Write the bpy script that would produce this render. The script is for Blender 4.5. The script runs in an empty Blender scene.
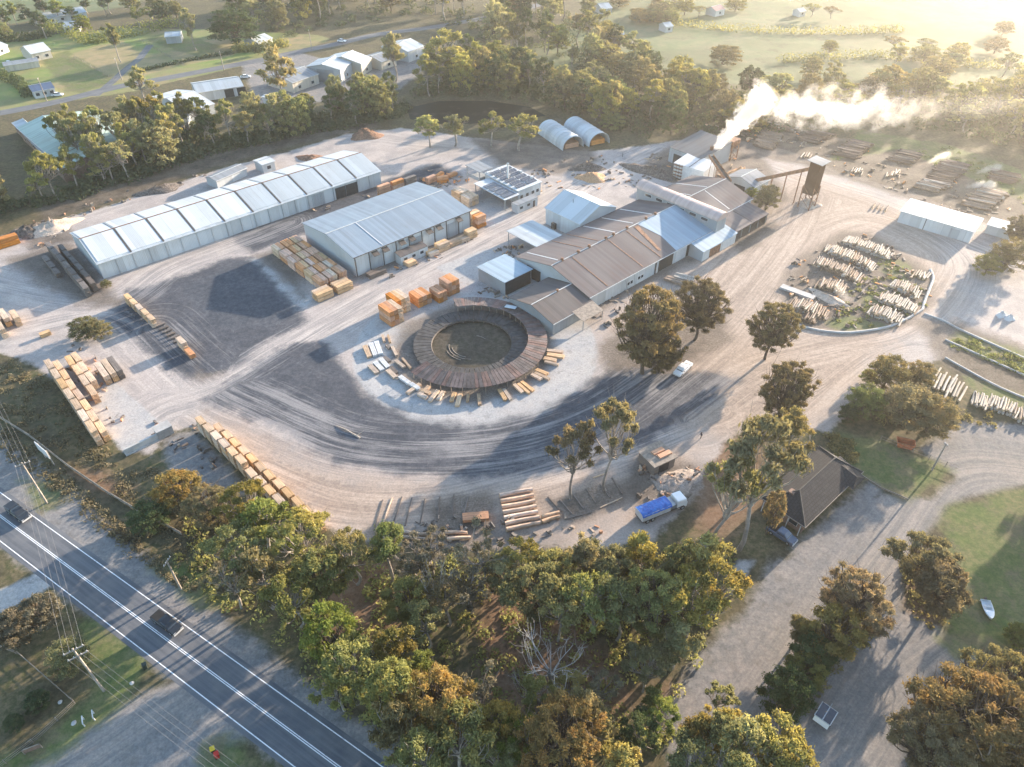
import bpy, math, random, colorsys
import numpy as np
R = math.radians
sc = bpy.context.scene
COL = sc.collection
rnd = random.Random(7)

# ------------------------------------------------------------------ camera
CAM_H, PITCH, FPX, W, HH = 100.0, R(40.0), 718.0, 1024, 767
cam_data = bpy.data.cameras.new("camera"); cam = bpy.data.objects.new("camera", cam_data); COL.objects.link(cam)
cam.location = (0, 0, CAM_H); cam.rotation_euler = (R(90) - PITCH, 0, 0)
cam_data.sensor_width = 36; cam_data.lens = FPX / W * 36; cam_data.clip_end = 9000; cam_data.clip_start = 1
sc.camera = cam

def P(u, v, z=0.0):
    "a point of the survey photograph at height z, as a place on the site"
    x = (u - 512) / FPX; y = -(v - 383.5) / FPX
    dx, dy, dz = x, y * math.sin(PITCH) + math.cos(PITCH), y * math.cos(PITCH) - math.sin(PITCH)
    t = (z - CAM_H) / dz
    return (dx * t, dy * t, z)
def PY(u, v, Y):
    x = (u - 512) / FPX; y = -(v - 383.5) / FPX
    dx, dy, dz = x, y * math.sin(PITCH) + math.cos(PITCH), y * math.cos(PITCH) - math.sin(PITCH)
    t = Y / dy
    return (dx * t, Y, CAM_H + dz * t)
# the mill's own grid: origin at a shed corner, turned 42.4 degrees
GA = R(42.4); GO = (-40.9, 162.9); CG, SG = math.cos(GA), math.sin(GA)
def M(m, n, z=0.0):
    return (GO[0] + m * CG - n * SG, GO[1] + m * SG + n * CG, z)

# ------------------------------------------------------------------ light
SUN_EL, SUN_AZ = R(12.0), R(43.5)      # azimuth measured from +X towards +Y
wd = bpy.data.worlds.new("World"); sc.world = wd; wd.use_nodes = True
nt = wd.node_tree; nt.nodes.clear()
sky = nt.nodes.new("ShaderNodeTexSky"); sky.sky_type = 'NISHITA'; sky.sun_disc = False
sky.sun_elevation = SUN_EL; sky.sun_rotation = R(90) - SUN_AZ; sky.altitude = 50
sky.air_density = 1.0; sky.dust_density = 0.6; sky.ozone_density = 1.5
bg = nt.nodes.new("ShaderNodeBackground"); bg.inputs[1].default_value = 0.15
wo = nt.nodes.new("ShaderNodeOutputWorld")
nt.links.new(sky.outputs[0], bg.inputs[0]); nt.links.new(bg.outputs[0], wo.inputs[0])
sd = bpy.data.lights.new("sun", 'SUN'); sd.energy = 5.0; sd.angle = R(0.6); sd.color = (1.0, 0.82, 0.64)
sun = bpy.data.objects.new("sun", sd); COL.objects.link(sun); sun.location = (300, 300, 300)
sun.rotation_euler = (R(90) - SUN_EL, 0, SUN_AZ + R(90))
sc.view_settings.view_transform = 'Standard'; sc.view_settings.look = 'None'
sc.view_settings.gamma = 1; sc.view_settings.use_curve_mapping = False; sc.view_settings.exposure = 2.1
sc.render.engine = 'CYCLES'
sc.cycles.use_denoising = True; sc.cycles.volume_step_rate = 1.6; sc.cycles.max_bounces = 6; sc.cycles.diffuse_bounces = 3; sc.cycles.volume_bounces = 1
sc.cycles.transmission_bounces = 3; sc.cycles.glossy_bounces = 2; sc.cycles.caustics_reflective = False; sc.cycles.caustics_refractive = False

# ------------------------------------------------------------------ object helpers
def tag(o, label=None, cat=None, group=None, kind=None):
    if label: o["label"] = label
    if cat: o["category"] = cat
    if group: o["group"] = group
    if kind: o["kind"] = kind
    return o
def empty(name, label, cat, loc=(0, 0, 0), rz=0.0, group=None):
    o = bpy.data.objects.new(name, None); COL.objects.link(o); o.location = loc; o.rotation_euler = (0, 0, rz)
    o.empty_display_size = 0.5
    return tag(o, label, cat, group)
class MB:
    def __init__(s): s.v = []; s.f = []; s.m = []; s.sm = []
    def add(s, vs, fs, mat=0, smooth=False):
        b = len(s.v); s.v += [tuple(p) for p in vs]
        for f in fs: s.f.append(tuple(b + i for i in f)); s.m.append(mat); s.sm.append(smooth)
    def box(s, x0, y0, z0, x1, y1, z1, mat=0, rz=0.0, c=None):
        vs = [(x, y, z) for z in (z0, z1) for y in (y0, y1) for x in (x0, x1)]
        if rz:
            cx, cy = c if c else ((x0 + x1) / 2, (y0 + y1) / 2); ca, sa = math.cos(rz), math.sin(rz)
            vs = [(cx + (x - cx) * ca - (y - cy) * sa, cy + (x - cx) * sa + (y - cy) * ca, z) for x, y, z in vs]
        s.add(vs, [(0, 2, 3, 1), (4, 5, 7, 6), (0, 1, 5, 4), (2, 6, 7, 3), (0, 4, 6, 2), (1, 3, 7, 5)], mat)
    def slab(s, quad, th, mat=0):
        "a sheet: 4 top corners, thickness downwards"
        t = [tuple(p) for p in quad]; b = [(x, y, z - th) for x, y, z in t]; n = len(t)
        s.add(t + b, [tuple(range(n)), tuple(range(2 * n - 1, n - 1, -1))] + [(i, n + i, n + (i + 1) % n, (i + 1) % n) for i in range(n)], mat)
    def prism(s, poly, z0, z1, mat=0):
        n = len(poly)
        s.add([(x, y, z0) for x, y in poly] + [(x, y, z1) for x, y in poly],
              [tuple(range(n - 1, -1, -1)), tuple(range(n, 2 * n))] + [(i, (i + 1) % n, n + (i + 1) % n, n + i) for i in range(n)], mat)
    def tube(s, pts, rad, n=8, mat=0, cap=True, smooth=True):
        pts = [np.array(p, float) for p in pts]; k = len(pts)
        rad = list(rad) if hasattr(rad, '__len__') else [rad] * k
        vs = []; prev = None
        for i in range(k):
            d = pts[min(i + 1, k - 1)] - pts[max(i - 1, 0)]; d = d / (np.linalg.norm(d) + 1e-9)
            if prev is None:
                a = np.array((0, 0, 1.0)) if abs(d[2]) < .9 else np.array((1.0, 0, 0)); e = np.cross(d, a)
            else: e = prev - d * np.dot(prev, d)
            e = e / (np.linalg.norm(e) + 1e-9); g = np.cross(d, e); prev = e
            for j in range(n):
                t = 2 * math.pi * j / n
                vs.append(pts[i] + rad[i] * (math.cos(t) * e + math.sin(t) * g))
        fs = [(i * n + j, i * n + (j + 1) % n, (i + 1) * n + (j + 1) % n, (i + 1) * n + j) for i in range(k - 1) for j in range(n)]
        s.add(vs, fs, mat, smooth)
        if cap:
            s.add(vs[:n], [tuple(range(n - 1, -1, -1))], mat); s.add(vs[-n:], [tuple(range(n))], mat)
    def mesh(s, name, mats):
        me = bpy.data.meshes.new(name); me.from_pydata([tuple(map(float, p)) for p in s.v], [], s.f)
        for m in (mats if isinstance(mats, (list, tuple)) else [mats]): me.materials.append(m)
        me.polygons.foreach_set("material_index", s.m); me.polygons.foreach_set("use_smooth", s.sm); me.update()
        return me
    def build(s, name, mats, parent=None, loc=None, rz=None):
        o = bpy.data.objects.new(name, s.mesh(name, mats)); COL.objects.link(o)
        if parent: o.parent = parent
        if loc: o.location = loc
        if rz is not None: o.rotation_euler = (0, 0, rz)
        return o
def place(src, loc, rz=0.0, sca=1.0, label=None, group=None, rx=0.0):
    "a copy of a thing with copies of its parts and sub-parts"
    o = src.copy(); COL.objects.link(o); o.location = loc; o.rotation_euler = (rx, 0, rz)
    o.scale = (sca,) * 3 if not hasattr(sca, '__len__') else sca
    if label: o["label"] = label
    if group: o["group"] = group
    for ch in src.children:
        c = ch.copy(); COL.objects.link(c); c.parent = o
        for g in ch.children:
            d = g.copy(); COL.objects.link(d); d.parent = c
    return o
def drop(src):
    for ch in list(src.children):
        for g in list(ch.children): bpy.data.objects.remove(g)
        bpy.data.objects.remove(ch)
    bpy.data.objects.remove(src)
ORD = ["first", "second", "third", "fourth", "fifth", "sixth", "seventh", "eighth", "ninth", "tenth", "eleventh", "twelfth",
       "thirteenth", "fourteenth", "fifteenth", "sixteenth", "seventeenth", "eighteenth", "nineteenth", "twentieth"]

# ------------------------------------------------------------------ materials
class NB:
    "small node builder"
    def __init__(s, name):
        s.mat = bpy.data.materials.new(name); s.mat.use_nodes = True; s.t = s.mat.node_tree; s.t.nodes.clear()
        s.out = s.t.nodes.new("ShaderNodeOutputMaterial")
    def n(s, typ, **kw):
        nd = s.t.nodes.new(typ)
        for k, v in kw.items(): setattr(nd, k, v)
        return nd
    def set(s, sock, v):
        if isinstance(v, bpy.types.NodeSocket): s.t.links.new(v, sock)
        elif isinstance(v, (tuple, list)):
            sock.default_value = tuple(v) + ((1.0,) if len(sock.default_value) == 4 and len(v) == 3 else ())
        else: sock.default_value = v
    def noise(s, vec, scale, detail=4, rough=.55, col=False, dist=0.0):
        nd = s.n("ShaderNodeTexNoise"); s.set(nd.inputs['Scale'], scale); nd.inputs['Detail'].default_value = detail
        nd.inputs['Roughness'].default_value = rough; nd.inputs['Distortion'].default_value = dist
        if vec is not None: s.set(nd.inputs['Vector'], vec)
        return nd.outputs[1 if col else 0]
    def vor(s, vec, scale, feature='F1', out=0):
        nd = s.n("ShaderNodeTexVoronoi", feature=feature); s.set(nd.inputs['Scale'], scale); s.set(nd.inputs['Vector'], vec)
        return nd.outputs[out]
    def math(s, op, a, b=0.0, clamp=False):
        nd = s.n("ShaderNodeMath", operation=op, use_clamp=clamp); s.set(nd.inputs[0], a); s.set(nd.inputs[1], b); return nd.outputs[0]
    def ramp(s, x, lo, hi, a=0.0, b=1.0):
        nd = s.n("ShaderNodeMapRange", interpolation_type='SMOOTHSTEP')
        for i, v in enumerate((x, lo, hi, a, b)): s.set(nd.inputs[i], v)
        return nd.outputs[0]
    def mix(s, f, a, b, typ='MIX'):
        nd = s.n("ShaderNodeMix", data_type='RGBA', blend_type=typ); s.set(nd.inputs[0], f); s.set(nd.inputs[6], a); s.set(nd.inputs[7], b); return nd.outputs[2]
    def scale(s, vec, xyz):
        nd = s.n("ShaderNodeMapping"); s.set(nd.inputs[0], vec); nd.inputs[3].default_value = xyz; return nd.outputs[0]
    def attr(s, name, out=2):
        nd = s.n("ShaderNodeAttribute", attribute_name=name); return nd.outputs[out]
    def pos(s): return s.n("ShaderNodeNewGeometry").outputs[0]
    def obj(s): return s.n("ShaderNodeTexCoord").outputs[3]
    def rand(s): return s.n("ShaderNodeObjectInfo").outputs['Random']
    def bump(s, h, strength=.3, dist=.1):
        nd = s.n("ShaderNodeBump"); nd.inputs[0].default_value = strength; nd.inputs[1].default_value = dist; s.set(nd.inputs['Height'], h); return nd.outputs[0]
    def pbr(s, col, rough=.7, metal=0.0, normal=None, spec=.3):
        b = s.n("ShaderNodeBsdfPrincipled"); s.set(b.inputs['Base Color'], col); s.set(b.inputs['Roughness'], rough)
        b.inputs['Metallic'].default_value = metal; b.inputs['Specular IOR Level'].default_value = spec
        if normal is not None: s.set(b.inputs['Normal'], normal)
        s.t.links.new(b.outputs[0], s.out.inputs[0]); return s.mat
def sh(c, k): return tuple(min(1, x * k) for x in c)
def m_plain(name, c, rough=.7, var=.25, sc_=1.2, metal=0.0, spec=.3):
    b = NB(name); o = b.obj(); f = b.noise(o, sc_, 5, .65)
    col = b.mix(b.ramp(f, .3, .7), sh(c, 1 - var), sh(c, 1 + var))
    r = b.mix(b.rand(), sh((1, 1, 1), .85), (1, 1, 1)); col = b.mix(1.0, col, r, 'MULTIPLY')
    return b.pbr(col, rough, metal, None, spec)
def m_sheet(name, c, axis=0, rust=.25, rough=.42, dirt=(.2, .15, .11), metal=.0, sheet=.8, spec=.5):
    "ribbed steel sheet: ribs across `axis`, single sheets of slightly other tone, rust and dirt washed down the slope"
    b = NB(name); o = b.obj(); sep = b.n("ShaderNodeSeparateXYZ"); b.set(sep.inputs[0], o); x = sep.outputs[axis]
    w = b.math('SINE', b.math('MULTIPLY', x, 2 * math.pi / .4))
    cell = b.math('FLOOR', b.math('MULTIPLY', x, 1 / sheet))
    wn = b.n("ShaderNodeTexWhiteNoise", noise_dimensions='1D'); b.set(wn.inputs['W'], cell)
    col = b.mix(wn.outputs[0], sh(c, .86), sh(c, 1.1))
    st = b.noise(b.scale(o, (1.6, .12, .12) if axis == 0 else (.12, 1.6, .12)), 1.0, 5, .7)
    bl = b.noise(o, .16, 4, .6)
    f = b.math('MULTIPLY', b.ramp(b.math('ADD', b.math('MULTIPLY', st, .6), b.math('MULTIPLY', bl, .4)), .46, .72), rust, True)
    col = b.mix(f, col, dirt)
    lap = b.ramp(b.math('ABSOLUTE', b.math('SUBTRACT', b.math('FRACT', b.math('MULTIPLY', x, 1 / (2 * sheet))), .5)), .47, .5, 0, .35)
    col = b.mix(lap, col, sh(c, .45))
    return b.pbr(col, b.ramp(bl, .3, .7, rough - .08, rough + .2), metal, b.bump(w, .12, .03), spec)
white_wall = m_sheet("white painted sheet wall", (.47, .49, .49), 0, .4, .7, (.27, .24, .20), sheet=3.0, spec=.2)
grey_wall = m_sheet("grey sheet wall", (.30, .32, .33), 0, .45, .7, (.18, .155, .13), sheet=2.4, spec=.2)
pale_roof = m_sheet("pale sheet roof", (.35, .39, .41), 0, .25, .6, sheet=1.6, spec=.3)
white_panel = m_sheet("white roof panel", (.46, .49, .50), 0, .28, .6, (.26, .24, .21), sheet=2.6, spec=.25)
blue_roof = m_sheet("blue grey sheet roof", (.25, .33, .39), 0, .2, .6, spec=.3)
shed_roof = m_sheet("greyed blue shed roof", (.19, .24, .285), 0, .3, .55, (.14, .13, .13), spec=.3)
grey_roof = m_sheet("grey sheet roof", (.20, .22, .235), 0, .35, .65, (.16, .13, .11), spec=.25)
brown_roof = m_sheet("weathered brown sheet roof", (.128, .116, .116), 0, .6, .8, (.165, .115, .10), spec=.2)
dark_roof = m_sheet("dark weathered roof", (.105, .095, .092), 0, .5, .75, (.17, .125, .105), spec=.2)
tile_roof = None
trim_white = m_plain("white trim", (.55, .55, .54), .55, .1)
trim_dark = m_plain("dark weathered trim", (.09, .075, .065), .7, .3)
rust_steel = m_plain("rusty steel", (.23, .12, .07), .75, .4)
galv = m_plain("galvanised steel", (.42, .44, .45), .4, .15, metal=.6)
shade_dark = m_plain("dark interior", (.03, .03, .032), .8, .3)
concrete = m_plain("concrete", (.40, .39, .37), .85, .18, .5)
weathered = m_plain("weathered grey timber", (.26, .22, .18), .85, .3, 1.5)
glass = m_plain("dark window glass", (.03, .04, .05), .12, .1, spec=.7)
solar = NB("solar panel"); _o = solar.obj()
_br = solar.n("ShaderNodeTexBrick"); solar.set(_br.inputs['Vector'], _o); _br.inputs['Color1'].default_value = (.045, .055, .075, 1); _br.inputs['Color2'].default_value = (.055, .065, .085, 1)
_br.inputs['Mortar'].default_value = (.25, .27, .3, 1); _br.inputs['Scale'].default_value = 1.0; _br.inputs['Mortar Size'].default_value = .03; _br.inputs['Brick Width'].default_value = 1.0; _br.inputs['Row Height'].default_value = 1.7; _br.offset = 0
solar = solar.pbr(_br.outputs[0], .35, 0, None, .3)
def m_wood(name, c, var=.35, grain=(.25, 6, 6)):
    b = NB(name); o = b.obj(); g = b.noise(b.scale(o, grain), 1.0, 4, .6); p = b.noise(o, .9, 3)
    col = b.mix(b.ramp(g, .3, .7), sh(c, 1 - var), sh(c, 1 + var * .6))
    col = b.mix(b.math('MULTIPLY', b.ramp(p, .45, .7), .4), col, sh(c, .55))
    hs = b.n("ShaderNodeHueSaturation"); b.set(hs.inputs['Color'], col); r = b.rand()
    b.set(hs.inputs['Value'], b.math('ADD', b.math('MULTIPLY', r, .36), .82)); b.set(hs.inputs['Saturation'], b.math('ADD', b.math('MULTIPLY', b.math('FRACT', b.math('MULTIPLY', r, 7.31)), .5), .7))
    return b.pbr(hs.outputs[0], .8)
pine = m_wood("sawn pale timber", (.60, .41, .25))
pine_grey = m_wood("sawn greyed timber", (.50, .36, .245))
pine_orange = m_wood("fresh orange timber", (.54, .25, .11))
tan_wood = m_wood("warm tan timber", (.62, .33, .185))
old_wood = m_wood("dark weathered timber", (.17, .14, .12))
bark = m_wood("grey brown log bark", (.27, .20, .15), .5, (.6, 9, 9))
bark_pale = m_wood("pale stripped log", (.38, .33, .27), .4, (.6, 9, 9))
bark_dark = m_wood("dark log bark", (.15, .105, .08), .5, (.6, 9, 9))
fresh_log = m_wood("fresh debarked log", (.56, .40, .29), .35, (.6, 9, 9))
log_end = m_plain("sawn log end", (.50, .36, .22), .8, .2)
# ------------------------------------------------------------------ the ground, one sheet graded by what covers it
def poly_sd(X, Y, poly):
    "signed distance to a polygon, positive inside"
    p = np.array(poly, float); n = len(p); d = np.full(X.shape, 1e9); ins = np.zeros(X.shape, bool)
    for i in range(n):
        a = p[i]; b = p[(i + 1) % n]; e = b - a; wx = X - a[0]; wy = Y - a[1]
        t = np.clip((wx * e[0] + wy * e[1]) / (e @ e + 1e-9), 0, 1)
        d = np.minimum(d, (wx - e[0] * t) ** 2 + (wy - e[1] * t) ** 2)
        c = (a[1] > Y) != (b[1] > Y)
        with np.errstate(divide='ignore', invalid='ignore'): ins ^= c & (X < (b[0] - a[0]) * (Y - a[1]) / (b[1] - a[1] + 1e-12) + a[0])
    d = np.sqrt(d); return np.where(ins, d, -d)
def line_sd(X, Y, line):
    "distance, signed side distance and run along a polyline"
    best = np.full(X.shape, 1e9); U = np.zeros(X.shape); V = np.zeros(X.shape); run = 0.0
    for i in range(len(line) - 1):
        a = np.array(line[i][:2], float); b = np.array(line[i + 1][:2], float); e = b - a; L = math.hypot(*e)
        wx = X - a[0]; wy = Y - a[1]; t = np.clip((wx * e[0] + wy * e[1]) / (L * L), 0, 1)
        dd = np.hypot(wx - e[0] * t, wy - e[1] * t); cr = (wy * e[0] - wx * e[1]) / L
        k = dd < best; best = np.where(k, dd, best); U = np.where(k, run + t * L, U); V = np.where(k, np.sign(cr) * dd, V); run += L
    return best, U, V
def smooth_line(px, k=6):
    p = [np.array(P(*q)[:2]) for q in px]; out = []
    for i in range(len(p) - 1):
        a = p[max(i - 1, 0)]; b = p[i]; c = p[i + 1]; d = p[min(i + 2, len(p) - 1)]
        for j in range(k):
            t = j / k; out.append(.5 * (2 * b + (c - a) * t + (2 * a - 5 * b + 4 * c - d) * t * t + (3 * b - a - 3 * c + d) * t ** 3))
    return out + [p[-1]]
def PP(*px): return [P(u, v)[:2] for u, v in px]
def MM(*mn): return [M(m, n)[:2] for m, n in mn]
def circ(c, r, n=48): return [(c[0] + r * math.cos(2 * math.pi * i / n), c[1] + r * math.sin(2 * math.pi * i / n)) for i in range(n)]

TC = (-9.3, 132.8)      # centre of the round sorting table
Z_YARD = [PP((-120, 330), (-60, 262), (0, 236), (40, 226), (110, 205), (210, 172), (300, 148), (345, 134), (400, 128), (470, 137), (540, 146), (590, 152), (640, 146), (680, 140), (720, 138), (790, 150), (838, 172),
              (905, 190), (990, 222), (1060, 250), (1110, 300), (1100, 400), (1024, 372), (960, 350), (905, 375), (880, 395), (850, 405), (828, 432), (800, 425), (735, 432), (705, 470), (690, 505),
              (650, 540), (600, 548), (480, 548), (385, 545), (340, 535), (300, 502), (250, 472), (200, 425), (170, 432), (150, 455), (128, 452), (110, 430), (80, 395), (40, 368), (0, 352), (-60, 350))]
Z_ASPH = [PP((130, 292), (170, 281), (228, 260), (252, 260), (285, 300), (305, 322), (270, 338), (235, 365), (205, 372), (165, 325)),
          PP((205, 400), (255, 366), (298, 343), (326, 345), (345, 375), (372, 402), (412, 421), (470, 429), (530, 417), (580, 392), (612, 372), (660, 372), (700, 372), (738, 380), (705, 405), (640, 442), (590, 462), (540, 472), (470, 476), (400, 472), (340, 460), (290, 434), (240, 408)),
          MM((-14, 42), (60, 42), (60, 32), (-14, 31)), PP((102, 318), (130, 300), (205, 362), (188, 376))]
Z_CONC = [circ((TC[0] + 1, TC[1] - .5), 28.0), MM((-36, 26), (-15, 28), (-14, -2), (-28, -6), (-38, 4)), MM((-63, 2), (-60, -24), (-69, -25), (-70, -6)), MM((18, -10), (36, -12), (40, -34), (20, -34)),
          PP((0, 590), (40, 572), (58, 582), (20, 605), (-30, 625), (-60, 600)), PP((735, 560), (756, 560), (742, 585), (730, 590)), MM((42, 12), (58, 12), (56, 0), (44, -4))]
Z_GRASS = [PP((838, 432), (880, 440), (956, 470), (905, 500), (850, 470), (828, 450)), PP((945, 505), (1024, 488), (1100, 490), (1150, 640), (1024, 640), (960, 660), (935, 640), (958, 580), (940, 530)),
           PP((886, 252), (915, 268), (905, 285), (882, 272)), PP((862, 296), (884, 290), (880, 305), (862, 312)), PP((828, 318), (850, 315), (890, 327), (850, 332), (828, 327)), PP((960, 330), (1080, 370), (1100, 395), (1020, 375), (950, 345)), PP((958, 372), (1024, 395), (1080, 420), (1060, 430), (980, 402)),
           PP((75, 620), (95, 615), (150, 660), (130, 700), (60, 755), (-20, 800), (-40, 770), (30, 745), (90, 700), (98, 690)),
           PP((40, 60), (62, 48), (118, 80), (72, 96)), PP((140, 38), (175, 30), (225, 48), (200, 58)), PP((20, 480), (60, 478), (70, 500), (40, 512)), PP((830, 160), (900, 150), (1000, 190), (1080, 230), (1080, 190), (950, 145), (860, 130)),
           PP((210, 740), (245, 740), (250, 790), (190, 790)), PP((150, 565), (200, 560), (250, 600), (200, 610)),]
Z_LEAF = [PP((300, 560), (390, 560), (400, 640), (330, 650)), PP((655, 690), (700, 680), (760, 650), (770, 690), (700, 730), (660, 720)), PP((840, 640), (880, 620), (870, 660), (820, 700), (800, 720), (790, 700)), PP((700, 440), (760, 440), (770, 500), (720, 540), (690, 520)),
          PP((60, 470), (100, 470), (130, 490), (110, 500)), PP((900, 560), (925, 560), (945, 630), (910, 640)), PP((480, 560), (560, 580), (640, 700), (560, 740), (480, 700)), PP((170, 585), (230, 590), (240, 610), (190, 620))]
Z_DIRT = [PP((40, 222), (110, 203), (210, 168), (300, 144), (380, 126), (372, 116), (300, 132), (210, 152), (110, 188), (40, 206)), MM((-2, -1.6), (41, -1.6), (41, 1), (-2, 1)), MM((32, -54), (72, -54), (72, -51), (32, -51)), MM((86, -62), (108, -60), (106, -54), (86, -55)), MM((-66, 72), (-50, 72), (-50, 28), (-56, 32), (-62, 50)),
          PP((778, 290), (800, 258), (840, 232), (870, 232), (930, 272), (932, 300), (905, 322), (850, 334), (800, 326)), PP((700, 130), (790, 128), (900, 150), (1010, 190), (1100, 240), (1060, 250), (960, 215), (880, 190), (800, 165), (720, 150)), PP((470, 138), (530, 142), (560, 120), (600, 160), (560, 175), (500, 165)), PP((640, 165), (700, 130), (760, 150), (790, 200), (740, 215), (690, 190)),
          MM((-53, 32), (-46, 32), (-44, -14), (-49, -14), (-51, 0)), PP((915, 318), (960, 322), (1080, 370), (1100, 420), (1060, 440), (1000, 410), (940, 362)), PP((425, 505), (490, 490), (500, 540), (440, 545)), PP((540, 500), (625, 478), (640, 500), (575, 522)), PP((370, 528), (470, 532), (560, 540), (480, 548), (372, 545)), PP((640, 455), (700, 465), (690, 505), (640, 510), (610, 490)), MM((-12, 44), (60, 44), (58, 38), (-12, 39)), MM((-15.5, 1), (-1, 28), (-15, 28)),
          circ((TC[0] + .5, TC[1] - 1.2), 18.6), PP((600, 345), (660, 300), (720, 300), (730, 340), (690, 365), (610, 390)), PP((20, 228), (60, 222), (80, 240), (30, 252))]
Z_WARM = [PP((600, 320), (680, 270), (760, 205), (790, 170), (880, 200), (940, 240), (960, 300), (900, 340), (820, 425), (720, 440), (640, 420)), PP((200, 415), (330, 470), (480, 480), (640, 460), (700, 430), (690, 500), (560, 545), (340, 535))]
Z_PIT = [circ(TC, 9.6)]
Z_GRAV = [PP((790, 548), (812, 532), (872, 476), (885, 490), (850, 560), (800, 570)), MM((-62, -24), (-56, -28), (-56, -50), (-66, -46)), PP((1024, 425), (960, 420), (920, 450), (958, 478), (930, 500), (860, 492), (838, 540), (770, 560), (745, 610), (690, 660), (660, 720), (670, 767), (690, 800), (960, 800), (900, 740), (935, 700), (985, 660), (930, 620), (900, 610), (905, 560), (950, 505), (1000, 490), (1060, 480), (1200, 520), (1200, 480)),
          PP((-80, 380), (0, 432), (60, 480), (150, 560), (240, 630), (420, 767), (460, 800), (340, 800), (250, 740), (120, 640), (0, 545), (-60, 500)), PP((155, 690), (205, 660), (260, 735), (240, 740), (210, 800), (-80, 830), (-20, 790), (60, 745), (130, 700)),
          PP((250, 92), (262, 80), (310, 100), (260, 105)), PP((240, 62), (300, 52), (330, 62), (440, 55), (400, 90), (300, 105), (255, 100))]
Z_PAST = [PP((-300, 60), (0, 25), (120, 8), (200, -20), (520, -10), (600, 5), (570, 30), (500, 62), (540, 100), (600, 105), (605, 78), (640, 62), (700, 82), (780, 88), (1024, 85), (1300, 90), (1500, -60), (500, -120), (-500, -60))]
Z_STRAW = [PP((62, 58), (120, 38), (150, 60), (185, 62), (128, 82), (108, 86)), PP((185, 40), (240, 40), (236, 56), (180, 66))]
Z_PADDOCK = [PP((-60, 120), (130, 92), (260, 62), (300, 50), (330, 42), (330, 36), (240, 30), (120, 28), (0, 40), (-80, 60)), PP((-10, 100), (60, 95), (160, 75), (250, 55), (240, 35), (130, 45), (40, 55), (-10, 75))]
TRACKS = [([(90, 480), (150, 412), (215, 388), (300, 338), (380, 292), (460, 250), (530, 215), (600, 175), (660, 148)], 9),
          ([(150, 330), (210, 385), (262, 412), (300, 430), (350, 448), (430, 455), (520, 447), (600, 420), (660, 380), (715, 335), (760, 285), (800, 230), (815, 195)], 15),
          ([(-40, 280), (60, 300), (120, 300), (170, 268), (230, 245), (290, 222)], 9), ([(20, 330), (110, 318), (180, 380), (260, 420)], 7),
          ([(40, 228), (140, 198), (240, 162), (330, 135), (420, 142), (500, 150), (600, 160)], 6),
          ([(690, 420), (760, 370), (830, 350), (900, 335), (945, 300), (960, 262), (920, 232), (860, 214), (800, 235), (750, 300)], 10),
          ([(800, 410), (880, 350), (940, 345), (1024, 395), (1100, 430)], 6), ([(720, 150), (800, 180), (880, 205), (960, 240), (1060, 280)], 8),
          ([(1100, 490), (1000, 470), (945, 480), (900, 540), (850, 610), (800, 690), (740, 780)], 9), ([(960, 640), (900, 690), (850, 767)], 6), ([(180, 690), (120, 730), (30, 790)], 6),
          ([(260, 470), (340, 500), (430, 500), (520, 480), (620, 450), (720, 410)], 8)]
def axis(lo, hi, step, far, back):
    a = list(np.arange(lo, hi + .01, step)); s = step
    while a[-1] < far: s *= 1.13; a.append(a[-1] + s)
    s = step
    while a[0] > back: s *= 1.13; a.insert(0, a[0] - s)
    return np.array(a)
gx = axis(-135, 165, 1.0, 3200, -3200); gy = axis(34, 285, 1.0, 4200, -1500)
GX, GY = np.meshgrid(gx, gy); nx, ny = len(gx), len(gy)
rg = np.random.default_rng(3)
def hills(X, Y):
    r = np.clip((np.hypot(X, Y - 100) - 900) / 2200, 0, 1); r = r * r * (3 - 2 * r)
    return r * (52 + 28 * np.sin(X * .0021 + 1.3) * np.cos(Y * .0016) + 12 * np.sin(X * .0055 + Y * .003))
GZ = hills(GX, GY)
GZ += np.where((GY > 285) | (np.abs(GX) > 220), 0.0, 0.0)
def mx(zones): return np.clip(np.max([poly_sd(GX, GY, z) for z in zones], axis=0), -30, 30)
A = {'a_yard': mx(Z_YARD), 'a_asph': mx(Z_ASPH), 'a_conc': mx(Z_CONC), 'a_grass': mx(Z_GRASS), 'a_leaf': mx(Z_LEAF), 'a_grav': mx(Z_GRAV), 'a_past': mx(Z_PAST), 'a_padd': mx(Z_PADDOCK), 'a_dirt': mx(Z_DIRT), 'a_pit': mx(Z_PIT), 'a_straw': mx(Z_STRAW), 'a_warm': mx(Z_WARM)}
TR = np.zeros(GX.shape); TU = np.zeros(GX.shape); TV = np.zeros(GX.shape)
for i, (ln, hw) in enumerate(TRACKS):
    d, U, V = line_sd(GX, GY, smooth_line(ln)); s = np.clip(1.25 - d / hw, 0, 1)
    k = s > TR; TR = np.where(k, s, TR); TU = np.where(k, U + 300 * i, TU); TV = np.where(k, V + 91.7 * i, TV)
b = NB("ground cover")
pos = b.pos()
n_l = b.noise(pos, .035, 5, .6); n_m = b.noise(pos, .16, 6, .65); n_s = b.noise(pos, .9, 5, .7); n_x = b.noise(pos, 2.6, 4, .8)
def fz(name, w=.6, amp=5.0, off=0.0, fine=2.0):
    x = b.math('ADD', b.attr(name), b.math('MULTIPLY', b.math('SUBTRACT', n_m, .5), amp)); x = b.math('ADD', x, b.math('MULTIPLY', b.math('SUBTRACT', n_s, .5), fine))
    return b.ramp(b.math('ADD', x, off), -w, w)
uv = b.attr('a_uv', 1); trk = b.attr('a_trk')
st1 = b.noise(b.scale(uv, (.03, .55, 1)), 1.0, 6, .68); st2 = b.noise(b.scale(uv, (.07, 2.2, 1)), 1.0, 4, .65)
streak = b.math('ADD', b.math('MULTIPLY', st1, .6), b.math('MULTIPLY', st2, .4))
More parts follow.
